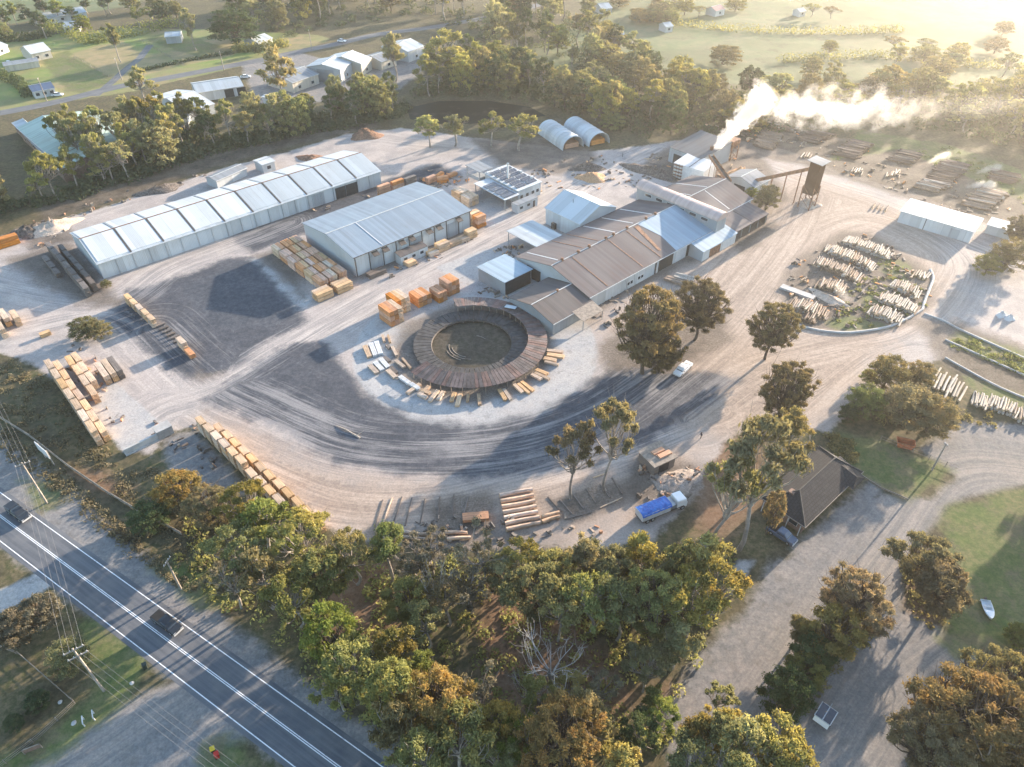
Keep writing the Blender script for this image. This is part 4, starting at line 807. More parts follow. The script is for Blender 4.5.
# orange stacks at the round table
o_spots = [(-6.6, -20.3, 'orange'), (-5.35, -20.3, 'orange'), (-4.1, -20.3, 'pine'), (-2.6, -17.6, 'orange'), (-1.35, -17.6, 'pine'), (-.1, -17.6, 'pine')]
for i, (mm, nn, k) in enumerate(o_spots):
    stack(k, mm, nn, N90, 3, f"{['orange', 'dark orange', 'golden', 'ochre', 'yellow', 'pale yellow'][i]} tall stack left of round table, {ORD[i % 3]} in its {'near' if i < 3 else 'far'} trio", "tall fresh timber stacks beside the round table", 5.0, 1.25, 1.3)
for i, (mm, nn) in enumerate(((3.2, -19.0), (4.5, -19.0), (5.8, -19.2), (8.2, -20.8), (9.5, -20.8))): stack('orange', mm, nn, N90, 2, f"red orange stack at round table's far left edge, {ORD[i]} of five", "red orange stacks beside the round table", 4.2, 1.25, 1.35)
for i, mm in enumerate((11.8, 13.0, 14.2)): stack('orange', mm, -20.2, N90, 3, f"deep orange stack near square blue shed, {ORD[i]} of three", "deep orange stacks beside the round table", 4.0, 1.2, 1.2)
# along the front of the blue grey shed
for i, (mm, nn, k, L_, t_) in enumerate(((20.2, -5.4, 'pine', 3.2, 1), (23.4, -5.2, 'pine', 4.0, 2), (27.6, -5.0, 'grey', 4.6, 1), (31.6, -5.1, 'grey', 3.0, 1), (34.2, -5.0, 'pine', 3.4, 2), (1.8, -3.8, 'old', 5.2, 1), (12.6, -5.6, 'pine', 3.0, 1), (40.4, -1.6, 'orange', 3.4, 3), (40.4, 1.0, 'pine', 3.6, 3))):
    for j in range(2): stack(k, mm, nn + j * 1.15, 0, t_, f"{ORD[i]} bundle on blue shed front, {('road', 'wall')[j]} side", "timber bundles along the blue grey shed front", L_, 1.1, 1.1)
# in the lane between the two big sheds, and by the office
for i, (mm, nn, k) in enumerate(((31, 34.5, 'orange'), (36.0, 34.2, 'orange'), (40.5, 33.6, 'old'))): stack(k, mm, nn, 0, 3, f"{['long brown', 'square brown', 'dark'][i]} stack against long white shed wall", "brown stacks against the long white shed", 4.4, 1.4, 1.1)
for j in range(3):
    for i in range(2): stack('pine' if j else 'grey', 47.5 + j * 1.3, 19.5 - i * 4.6, N90, 2, f"pale stack beside office's open bay, {ORD[j]} column {('far', 'near')[i]} end", "timber stacks beside the office", 4.3, 1.2, 1.3)
for i, (mm, nn) in enumerate(((48, 32), (50.5, 30), (53.2, 33.5), (56, 31))): stack('orange', mm, nn, rnd.uniform(-.4, .4), 2 if i < 2 else 1, f"loose red brown bundle off long shed's far end, {ORD[i]} of four", "red brown bundles off the long shed's far end", 3.8, 1.3, 1.0)
# rows on the dark pad
for i in range(5): stack('pine', -49.4 + i * .18, 28.4 - i * 3.2, N90, 2, f"{ORD[i]} stack from white shed, lone row on dark pad", "lone timber row on the dark pad", 3.0, 1.2, 1.1)
for i in range(2): stack('orange' if i else 'pine', -47.2, 2.0 - i * 3.6, N90, 2 - i, f"{['tall pale', 'low orange'][i]} stack at the dark pad's near corner", "two stacks at the dark pad's near corner", 3.4, 1.3, 1.1)
for i in range(6): stack('old', -48.0 + i * .12, 12.4 - i * 1.8, N90 + R(90), 1, f"{ORD[i]} grey bearer bundle between rows on dark pad", "grey bearer bundles on the dark pad", 2.2, .7, .35)
# left edge stacks and old dark stacks at the long shed's end
for i, (mm, nn, L_) in enumerate(((-76.0, 42.5, 5), (-74.3, 42.0, 5.5), (-72.4, 39.5, 4.5), (-76.2, 37.0, 5))): stack('pine', mm, nn, N90, 2, f"{ORD[i]} pale stack in cluster at frame's left edge", "timber stacks at the left edge of the yard", L_, 1.3, 1.15)
stack('orange', -66.5, 79.0, N90 + R(90), 2, "large orange stack at left edge beside offcut heap", None, 6.5, 2.2, 1.2)
for i in range(7): stack('old', -55.8, 69 - i * 4.6, N90, 2, f"weathered dark stack {ORD[i]} from the bush, row by long shed end", "dark weathered stacks at the long white shed's end", 4.3, 1.3, 1.2)
for i in range(6): stack('old', -53.6, 66 - i * 4.6, N90, 2, f"weathered dark stack {ORD[i]} from the bush, wall row by long shed end", "dark weathered stacks at the long white shed's end", 4.3, 1.2, 1.1)
for i in range(3): stack('old', -58.4, 65 - i * 4.4, N90, 1, f"low grey stack {ORD[i]} from the bush beside dark stacks", "low grey stacks beside the dark stacks", 4.0, 1.3, 1.1)
stack('pine', -69.6, 26.4, 0, 1, "small lone pale bundle left of the round bush", None, 2.4, 1.3, .9)
# loose boards around the round table: short bundles lying radially
def board_bundle(loc, rz, L_, W_, H_, mat, label, group, name="board_bundle"):
    mb = MB()
    for i in range(3): mb.box(0, W_ * i / 3 + .02, .06 + rnd.uniform(0, .03), L_ - rnd.uniform(0, .2), W_ * (i + 1) / 3 - .02, .06 + H_)
    for x in (L_ * .2, L_ * .8): mb.box(x - .05, 0, 0, x + .05, W_, .06)
    return tag(mb.build(name, mat, None, loc, rz), label, "timber bundle", group)
for i, deg in enumerate((-128, -121, -113, -109, -101, -97, -91, -84, -69, -66, -57, -54, -51, -40, -37, -34, -22, -19, -14, -9)):
    t = R(deg); r = 17.2 + rnd.uniform(0, .6); board_bundle((TC[0] + r * math.cos(t), TC[1] + r * math.sin(t), .02), t, rnd.uniform(2.8, 4.2), rnd.uniform(.6, 1.1), .5, rnd.choice([pine, pine, pine_grey]), "pale board bundle poking out radially from under the round table's roof", "board bundles poking out under the ring roof")
for i, (x0, y0, x1, y1, w_, k) in enumerate(((22, 350, 45, 403, 1.15, 0), (50, 338, 72, 396, 1.15, 0), (75, 330, 97, 390, 1.15, 0), (44, 440, 80, 478, 1.1, 0), (68, 425, 106, 465, 1.1, 0), (95, 410, 132, 452, 1.1, 0), (128, 462, 168, 500, 1.1, 0), (185, 492, 232, 526, 1.0, 0), (235, 525, 276, 552, 1.0, 0), (272, 572, 312, 593, 1.0, 0), (282, 554, 326, 572, .9, 1), (166, 418, 206, 450, .8, 1), (197, 408, 236, 455, .5, 1), (150, 355, 172, 398, .7, 1), (104, 300, 113, 332, .6, 1), (130, 300, 140, 336, .5, 1), (122, 345, 140, 362, .8, 2), (112, 402, 138, 424, .9, 2), (142, 448, 172, 478, .9, 2))):
    q, q2 = P(360 + x0 / 4.655, 270 + y0 / 4.655, .6), P(360 + x1 / 4.655, 270 + y1 / 4.655, .6); L_ = math.dist(q, q2); az = math.atan2(q2[1] - q[1], q2[0] - q[0])
    lb = f"pale topped bundle, {ORD[i % 3]} of the {'upper' if i < 3 else 'lower'} trio left of the round table" if i < 6 else ["pale board bundle in the diagonal line left of the round table", "narrow grey board bundle lying nearest the round table's left rim", "dark board bundle among the pale ones left of the round table"][k if i > 9 else 0]
    board_bundle((q[0] + math.sin(az) * w_ / 2, q[1] - math.cos(az) * w_ / 2, .02), az, L_, w_, .55, (trim_white if i % 3 else pine_grey, pine_grey, old_wood)[k], lb, "bundle trios left of the round table" if i < 6 else lb.replace("bundle", "bundles", 1))
# concrete barrier wall and little tank by the pad
mb = MB(); mb.box(0, 0, 0, 7.2, .5, 1.5); mb.box(-.1, -.25, 0, 7.3, .75, .25); tag(mb.build("barrier_wall", concrete, None, M(-69, -25.6), GA), "thick pale concrete barrier wall at the pad's near edge", "barrier")
e = empty("water_tank", "grey boxy steel tank at the end of the concrete barrier", "tank", M(-62.6, -25.9), GA); mb = MB(); mb.box(0, 0, .15, 3.0, 2.2, 2.1); mb.build("shell", galv, e); mb = MB(); mb.box(-.08, -.08, 2.1, 3.08, 2.28, 2.2); mb.build("lid", concrete, e); mb = MB(); mb.box(0.1, .2, 0, 2.9, .4, .15); mb.box(.1, 1.8, 0, 2.9, 2.0, .15); mb.build("skid", trim_dark, e)
# ------------------------------------------------------------------ logs
def log_mesh(L_, r, mat, seed):
    r_ = random.Random(seed); mb = MB(); k = 5; b1, b2 = r_.uniform(-.12, .12), r_.uniform(-.06, .1)
    pts = [(-L_ / 2 + L_ * i / k, b1 * math.sin(math.pi * i / k), b2 * math.sin(math.pi * i / k)) for i in range(k + 1)]
    mb.tube(pts, [r * (1.12 - .28 * i / k) for i in range(k + 1)], 8, 0, False)
    vs = mb.v[:8]; ve = mb.v[-8:]; mb.add(vs, [tuple(range(7, -1, -1))], 1); mb.add(ve, [tuple(range(8))], 1)
    return mb.mesh("log", [mat, log_end])
LG = {k: [log_mesh(6.2, .27, m_, 5 * i + j) for j in range(3)] for i, (k, m_) in enumerate((('bark', bark), ('pale', bark_pale), ('dark', bark_dark), ('fresh', fresh_log)))}
under = {'bark': MB(), 'pale': MB(), 'dark': MB()}
nlogs = 0
def log_pile(A_, B_, ax, cnt, kind, label, group, hmax=1.15, sca=1.0, lf=.72):
    "cnt logs lying side by side on a bank from A_ to B_ (photograph points), log axis towards pixel offset ax"
    global nlogs
    a = np.array(P(*A_)); c = np.array(P(*B_)); mid = ((A_[0] + B_[0]) / 2, (A_[1] + B_[1]) / 2); d0 = P(*mid); d1 = P(mid[0] + ax[0], mid[1] + ax[1]); ang = math.atan2(d1[1] - d0[1], d1[0] - d0[0])
    for i in range(cnt):
        t = (i + .5) / cnt; p = a + (c - a) * t; hz = hmax * sca * (1 - abs(2 * t - 1) ** 3.5) * rnd.uniform(.75, 1.1)
        k = kind if rnd.random() < .6 else rnd.choice(['bark', 'pale'] if kind != 'dark' else ['dark', 'bark'])
        o = bpy.data.objects.new("log", rnd.choice(LG[k])); COL.objects.link(o); s = sca * rnd.uniform(.62, .95)
        j = rnd.uniform(-.8, .8) * sca; o.location = (p[0] + j * math.cos(ang), p[1] + j * math.sin(ang), .26 * s + hz); o.rotation_euler = (rnd.uniform(0, 6), rnd.uniform(-.03, .03), ang + rnd.gauss(0, .05)); o.scale = (lf * sca * rnd.uniform(.75, 1.12), s, s)
        tag(o, label, "log", group); nlogs += 1
        z = .25
        while z < hz - .1:
            for e_ in (-.25, .3):
                q = (p[0] + rnd.uniform(-.5, .5) * math.cos(ang) + e_ * sca * -math.sin(ang), p[1] + rnd.uniform(-.5, .5) * math.sin(ang) + e_ * sca * math.cos(ang)); h = 2.9 * lf * sca * rnd.uniform(.8, 1.08)
                under[k].tube([(q[0] - h * math.cos(ang), q[1] - h * math.sin(ang), z), (q[0] + h * math.cos(ang), q[1] + h * math.sin(ang), z)], .27 * sca, 6)
            z += .46 * sca
o6 = lambda x, y: (770 + x / 5.69, 220 + y / 5.69)
G1 = "logs banked in the fenced log yard"
ax = (5.0, -7.5)
log_pile(o6(415, 115), o6(690, 215), ax, 25, 'pale', "pale log in the rearmost bank of the log yard", G1 + ", rearmost bank")
log_pile(o6(310, 160), o6(600, 280), ax, 25, 'pale', "log in the second bank from the back of the log yard", G1 + ", second bank")
log_pile(o6(250, 235), o6(530, 350), ax, 24, 'bark', "brownish log in the third bank from the back of the log yard", G1 + ", third bank")
log_pile(o6(265, 365), o6(430, 405), ax, 14, 'bark', "log in the short bank nearest the sandy strip of the log yard", G1 + ", short bank")
log_pile(o6(690, 365), o6(850, 440), ax, 15, 'pale', "pale log in the upper right bank of the log yard", G1 + ", upper right bank")
log_pile(o6(620, 440), o6(840, 525), ax, 20, 'pale', "pale log in the middle right bank of the log yard", G1 + ", middle right bank")
log_pile(o6(560, 515), o6(750, 585), ax, 17, 'pale', "pale log in the nearest right bank of the log yard", G1 + ", nearest right bank")
log_pile(o6(110, 480), o6(330, 550), ax, 18, 'bark', "reddish brown log in the bank at the log yard's near left corner", G1 + ", near left bank")
log_pile(o6(190, 555), o6(260, 575), ax, 6, 'dark', "dark log in the small heap at the log yard's near left corner", G1 + ", small heap")
log_pile(o6(810, 310), o6(910, 325), ax, 7, 'pale', "scattered white log at the right end of the log yard", G1 + ", right end", .3)
o8_ = lambda x, y: (760 + x / 3.879, 100 + y / 3.879)
ax2 = (9, 2.0)
for i, (xa, ya, xb, yb, cnt, k, t_) in enumerate(((55, 105, 100, 120, 8, 'bark', "pinkish log in the farthest pile under the smoke"), (10, 190, 55, 130, 9, 'bark', "log in the leftmost far pile beyond the chip tower"), (180, 165, 250, 130, 11, 'dark', "dark log in the far pile just behind the chip tower"), (330, 225, 400, 165, 14, 'dark', "dark log in the far pile right of the chip tower"),
        (540, 245, 590, 205, 10, 'dark', "dark log in the far pile above the white logs"), (690, 320, 770, 245, 15, 'dark', "dark log in the long far pile above the white storage shed"), (640, 350, 700, 325, 8, 'bark', "log in the small far pile behind the white storage shed"),
        (930, 320, 960, 285, 9, 'dark', "dark log in the rightmost far pile"), (830, 420, 920, 355, 13, 'bark', "brown log in the far pile beside the small white hut"))):
    log_pile(o8_(xa, ya), o8_(xb, yb), ax2, cnt, k, t_, "logs piled in the far log yard, pile " + "abcdefghi"[i], .9, 1.2, 1.05)
    pa, pb_ = np.array(P(*o8_(xa, ya))), np.array(P(*o8_(xb, yb))); mx_p = ((xa + xb) / 2, (ya + yb) / 2); d0 = P(*o8_(*mx_p)); d1 = P(o8_(*mx_p)[0] + ax2[0], o8_(*mx_p)[1] + ax2[1]); an = math.atan2(d1[1] - d0[1], d1[0] - d0[0]); n_ = int(np.linalg.norm(pb_ - pa) / .42)
    for q_ in range(n_):
        t = (q_ + .5) / n_; p = pa + (pb_ - pa) * t; z = .3 + .9 * (1 - abs(2 * t - 1) ** 4) * rnd.uniform(.5, 1.1); h = 3.6 * rnd.uniform(.7, 1.1); o_ = rnd.uniform(-.9, .9)
        under[k].tube([(p[0] + (o_ - h) * math.cos(an), p[1] + (o_ - h) * math.sin(an), z), (p[0] + (o_ + h) * math.cos(an + .02), p[1] + (o_ + h) * math.sin(an + .02), z + rnd.uniform(-.1, .1))], rnd.uniform(.17, .28), 6)
for (xa, ya, xb, yb, cnt, t_) in ((485, 295, 545, 280, 7, "white stripped log in the row behind the storage shed"), (355, 270, 400, 285, 6, "white stripped log beside the far yard track"), (160, 215, 200, 222, 4, "white stripped log at the chip tower's far side"), (430, 415, 500, 425, 4, "thin brown log lying apart in front of the storage shed")):
    log_pile(o8_(xa, ya), o8_(xb, yb), (5, -8), cnt, 'pale' if 'white' in t_ else 'dark', t_, t_.replace("log", "logs"), .25, 1.0)
# lower yard logs
for i in range(7):
    y = 492 + i * 5.6; a = P(500 + i * 1.5, y + 5); c = P(532 + i * 1.0, y - 1)
    o = bpy.data.objects.new("log", LG['fresh'][i % 3]); COL.objects.link(o); o.location = ((a[0] + c[0]) / 2, (a[1] + c[1]) / 2, .42); o.rotation_euler = (i, 0, math.atan2(c[1] - a[1], c[0] - a[0])); o.scale = (1.0, 1.5, 1.5)
    tag(o, f"thick pinkish log, {ORD[i]} from the yard in the row of seven", "log", "seven thick logs in the lower yard")
for i, (x0, y0, x1, y1) in enumerate(((543, 523, 559, 518), (543, 518, 558, 514))):
    a = P(x0, y0); c = P(x1, y1); o = bpy.data.objects.new("log", LG['fresh'][i]); COL.objects.link(o); o.location = ((a[0] + c[0]) / 2, (a[1] + c[1]) / 2, .4); o.rotation_euler = (0, 0, math.atan2(c[1] - a[1], c[0] - a[0])); o.scale = (.55, 1.4, 1.4)
    tag(o, ["short cut log, lower of two beside the seven thick logs", "short cut log, upper of two beside the seven thick logs"][i], "log")
for i, (x0, y0, x1, y1) in enumerate(((383, 531, 403, 534), (404, 533, 425, 536), (424, 536, 440, 537), (446, 534, 465, 534), (405, 538, 424, 540), (452, 540, 466, 539))):
    a = P(x0, y0); c = P(x1, y1); o = bpy.data.objects.new("log", LG['fresh' if i % 2 else 'bark'][i % 3]); COL.objects.link(o); o.location = ((a[0] + c[0]) / 2, (a[1] + c[1]) / 2, .34); o.rotation_euler = (0, 0, math.atan2(c[1] - a[1], c[0] - a[0])); o.scale = (.66, 1.25, 1.25)
    tag(o, f"log lying end to end along the bush edge, {ORD[i]} from the left", "log", "logs lying along the bush edge")
stack_px = P(463, 524); mb = MB()
for j in range(4): mb.box(0, j * .42, .25, 4.6, j * .42 + .4, 1.0)
tag(mb.build("timber_bundle", pine_orange, None, (stack_px[0], stack_px[1], 0), R(6)), "short pinkish timber bundle alone in the lower yard", "timber bundle")
# bearer rails lying in the sand of the lower yard
for i, (x0, y0, x1, y1, k) in enumerate(((383, 500, 374, 530, 0), (392, 498, 381, 530, 1), (402, 497, 391, 530, 0), (560, 500, 572, 514, 0), (548, 497, 562, 512, 0), (573, 495, 584, 509, 0), (586, 489, 596, 503, 0), (600, 484, 610, 498, 0), (612, 478, 622, 494, 0), (600, 508, 622, 498, 1), (567, 519, 592, 512, 0), (593, 478, 605, 474, 1),
        (468, 497, 463, 518, 0), (454, 495, 452, 520, 0), (440, 497, 437, 522, 0), (425, 499, 420, 524, 0), (412, 498, 405, 526, 0))):
    a = np.array(P(x0, y0)); c = np.array(P(x1, y1)); L_ = np.linalg.norm(c - a); mb = MB(); mb.box(0, -.11, .0, L_, .11, .16)
    tag(mb.build("bearer_rail", (old_wood, pine_grey)[k], None, tuple(a), math.atan2(c[1] - a[1], c[0] - a[0])), "pale squared bearer rail lying loose in the lower yard" if k else ("dark bearer rail under the two tall slender gums" if x0 > 540 else "dark bearer rail in the sand left of the seven thick logs"), "timber", ("pale bearer rails", "dark bearer rails under the slender gums", "dark bearer rails in the sand")[0 if k else (1 if x0 > 540 else 2)])
# fallen pale logs beside the grassy rows on the right
for i, (x0, y0, x1, y1) in enumerate(((935, 395, 945, 372), (940, 396, 951, 374), (948, 396, 957, 378), (930, 386, 942, 366), (955, 398, 963, 384), (944, 398, 954, 376), (951, 400, 960, 381), (937, 392, 948, 370), (932, 391, 941, 373), (946, 392, 958, 374), (942, 404, 949, 390), (958, 402, 966, 388))):
    a = P(x0, y0); c = P(x1, y1); o = bpy.data.objects.new("log", LG['pale'][i % 3]); COL.objects.link(o); o.location = ((a[0] + c[0]) / 2, (a[1] + c[1]) / 2, .3); o.rotation_euler = (0, 0, math.atan2(c[1] - a[1], c[0] - a[0])); tag(o, "pale fallen log between brown shrubs at the right grassy rows", "log", "pale fallen logs at the right grassy rows")
log_pile((972, 398), (990, 406), (3, -9), 9, 'pale', "whitish log in the short bank left of the right edge bank", "logs in the short bank near the right edge", .5)
log_pile((985, 400), (1040, 425), (3, -9), 20, 'pale', "whitish log in the bank among shrubs at the right edge", "logs in the bank at the right edge", .7)
for k_, mb in under.items():
    if mb.v: tag(mb.build("logs", LG[k_][0].materials[0]), f"{ {'bark': 'brown', 'pale': 'pale', 'dark': 'dark'}[k_] } lower logs buried in the banks of the log yards", "logs", None, 'stuff')

# ------------------------------------------------------------------ litter of offcuts nobody could count
def litter(label, polys, n, seed, big=1.6):
    r_ = random.Random(seed); mb = MB(); done = 0
    while done < n:
        poly = r_.choice(polys); xs = [p[0] for p in poly]; ys = [p[1] for p in poly]; x, y = r_.uniform(min(xs), max(xs)), r_.uniform(min(ys), max(ys))
        if poly_sd(np.array([x]), np.array([y]), poly)[0] < 0: continue
        done += 1; k = r_.random()
        for _ in range(r_.choice((1, 1, 2, 3))):
            L_, w_, h_ = r_.uniform(.4, big * 1.5), r_.uniform(.12, .5), r_.uniform(.06, .4) if k > .3 else r_.uniform(.3, .9); xx, yy = x + r_.gauss(0, .6), y + r_.gauss(0, .6)
            mb.box(xx - L_ / 2, yy - w_ / 2, -.02, xx + L_ / 2, yy + w_ / 2, h_, r_.choice((0, 0, 1, 2, 2, 3, 3, 4)), r_.choice((GA, GA + R(90), r_.uniform(0, 3))) + r_.gauss(0, .15))
    return tag(mb.build("debris", [old_wood, pine_grey, weathered, debris, pine_orange]), label, "debris", None, 'stuff')
litter("scattered offcuts and scrap along the sheds and yard edges", [MM((-2, 41), (58, 41), (58, 37), (-2, 37)), MM((-2, 42), (58, 42), (58, 38), (-2, 38)), MM((2, -7), (40, -7), (40, -2), (2, -2)), MM((48, 36), (60, 34), (60, 26), (48, 28)), MM((36, -14), (42, -14), (42, -32), (36, -32)), MM((22, -34), (36, -27), (34, -24), (20, -26)), PP((470, 180), (560, 160), (560, 190), (500, 200)), PP((640, 165), (700, 150), (770, 165), (740, 200), (690, 190)), PP((690, 125), (800, 128), (800, 150), (720, 140)), PP((560, 160), (680, 150), (660, 185), (590, 190))], 330, 1, 1.2)
litter("dark offcuts lying in the lower yard and behind the scrub", [PP((420, 520), (600, 515), (600, 545), (480, 545), (375, 540)), PP((640, 470), (700, 470), (690, 500), (640, 505)), PP((60, 345), (130, 350), (120, 430), (70, 390)), PP((150, 420), (200, 425), (240, 475), (190, 470)), PP((20, 225), (60, 218), (80, 235), (30, 250)), PP((60, 212), (200, 168), (205, 178), (70, 222)), PP((585, 310), (640, 280), (660, 290), (610, 330))], 170, 2, .9)
litter("bark and short log ends strewn around the log yards", [PP((780, 290), (800, 255), (870, 235), (930, 275), (930, 300), (900, 322), (840, 332)), PP((740, 130), (830, 140), (1000, 195), (1040, 235), (960, 215), (850, 175))], 260, 3, 1.3)
# ------------------------------------------------------------------ trees: trunk and limbs, crown of small leaf faces in clumps
def m_leaf(name, base, light, warm, wf=.3, trans=.35):
    b = NB(name); t = b.attr('tint'); c = b.mix(t, base, light); r = b.rand()
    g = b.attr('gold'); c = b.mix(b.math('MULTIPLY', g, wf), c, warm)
    hs = b.n("ShaderNodeHueSaturation"); b.set(hs.inputs['Color'], c); b.set(hs.inputs['Value'], b.math('ADD', b.math('MULTIPLY', r, .45), .8)); b.set(hs.inputs['Hue'], b.math('ADD', b.math('MULTIPLY', b.math('FRACT', b.math('MULTIPLY', r, 5.3)), .03), .488)); b.set(hs.inputs['Saturation'], b.math('ADD', b.math('MULTIPLY', b.math('FRACT', b.math('MULTIPLY', r, 11.7)), .35), .78))
    col = hs.outputs[0]; d = b.n("ShaderNodeBsdfDiffuse"); b.set(d.inputs[0], col); tr = b.n("ShaderNodeBsdfTranslucent")
    b.set(tr.inputs[0], b.mix(.5, col, b.mix(1.0, col, (1.5, 1.35, .6), 'MULTIPLY'))); mx_ = b.n("ShaderNodeMixShader"); mx_.inputs[0].default_value = trans
    b.t.links.new(d.outputs[0], mx_.inputs[1]); b.t.links.new(tr.outputs[0], mx_.inputs[2]); b.t.links.new(mx_.outputs[0], b.out.inputs[0]); return b.mat
LEAF = {'olive': m_leaf("olive gum leaves", (.122, .135, .058), (.285, .285, .12), (.39, .33, .125), .4, .48),
        'gold': m_leaf("golden gum leaves", (.145, .142, .06), (.33, .295, .125), (.42, .30, .11), .5, .46),
        'rust': m_leaf("orange brown new leaves", (.14, .122, .06), (.29, .23, .11), (.40, .24, .10), .5, .46),
        'dark': m_leaf("dark green leaves", (.042, .064, .03), (.09, .118, .055), (.15, .155, .07), .3, .36),
        'bright': m_leaf("bright green leaves", (.10, .13, .038), (.22, .25, .075), (.33, .29, .09), .4, .44),
        'brown': m_leaf("brownish gum leaves", (.11, .102, .06), (.22, .19, .11), (.32, .23, .11), .45, .44),
        'grey': m_leaf("thin grey leaves", (.11, .10, .07), (.20, .18, .12), (.24, .18, .09), .4)}
gum_bark = m_plain("pale gum bark", (.27, .235, .20), .85, .35, 1.2)
dark_bark = m_plain("dark tree bark", (.11, .085, .065), .9, .35, 1.2)
dead_bark = m_plain("bleached dead wood", (.36, .33, .30), .85, .25, 1.2)
def leaf_mesh(name, clumps, n, size, seed, droop=.7):
    r_ = np.random.default_rng(seed); C = np.array(clumps, float); wts = (C[:, 3] ** 2 * C[:, 4] ** .5); wts /= wts.sum()
    k = r_.choice(len(C), n, p=wts); d = r_.normal(size=(n, 3)); d /= np.linalg.norm(d, axis=1)[:, None]
    d[:, 2] = np.where((d[:, 2] < -.35) & (r_.uniform(0, 1, n) < .6), -d[:, 2] * .8, d[:, 2])
    rad = np.minimum(np.abs(r_.normal(.68, .27, n)), 1.35) * (1 + .18 * np.sin(d[:, 0] * 5 + k) * np.cos(d[:, 1] * 6 + k * 2) + r_.normal(0, .08, n))
    pos = C[k, :3] + d * rad[:, None] * np.stack([C[k, 3], C[k, 3], C[k, 4]], 1)
    nrm = d * .7 + r_.normal(size=(n, 3)) * .6; nrm /= np.linalg.norm(nrm, axis=1)[:, None]
    ax = r_.normal(size=(n, 3)); ax[:, 2] -= droop * 2; ax -= nrm * (ax * nrm).sum(1)[:, None]; ax /= np.linalg.norm(ax, axis=1)[:, None]; bx = np.cross(nrm, ax)
    s = size * r_.uniform(.55, 1.35, n); a = ax * (s * .85)[:, None]; c = bx * (s * .27)[:, None]
    v = np.stack([pos - a, pos - a * .1 + c, pos + a, pos - a * .1 - c], 1).reshape(-1, 3)
    tint = np.clip(r_.uniform(0, 1, len(C))[k] * .6 + r_.uniform(0, .4, n), 0, 1); gold = np.clip((r_.uniform(0, 1, len(C)) ** 1.6)[k] * (.35 + .65 * (d[:, 2] > .05)) + r_.normal(0, .12, n), 0, 1)  # gold gathers on clump tops: warm sunlight put into the colour, plus new growth
    return cards(name, v, tint, gold)
def cards(name, v, tint, gold):
    n = len(v) // 4; me = bpy.data.meshes.new(name); me.vertices.add(4 * n); me.loops.add(4 * n); me.polygons.add(n)
    me.vertices.foreach_set("co", v.astype(np.float32).ravel()); me.loops.foreach_set("vertex_index", np.arange(4 * n, dtype=np.int32))
    me.polygons.foreach_set("loop_start", np.arange(0, 4 * n, 4, dtype=np.int32)); me.polygons.foreach_set("loop_total", np.full(n, 4, np.int32)); me.update()
    me.attributes.new('tint', 'FLOAT', 'POINT').data.foreach_set("value", np.repeat(tint, 4).astype(np.float32)); me.attributes.new('gold', 'FLOAT', 'POINT').data.foreach_set("value", np.repeat(gold, 4).astype(np.float32))
    me.materials.append(LEAF['olive']); return me
def limb(mb, a, c, r0, r1, r_, n=5, seg=4):
    a = np.array(a, float); c = np.array(c, float); L = np.linalg.norm(c - a); mid = r_.normal(0, .10 * L, 3)
    pts = [a + (c - a) * t + mid * math.sin(math.pi * t) + np.array((0, 0, -.12 * L * math.sin(math.pi * t))) for t in np.linspace(0, 1, seg + 1)]
    mb.tube(pts, list(np.linspace(r0, r1, seg + 1)), n, 0, False); return pts
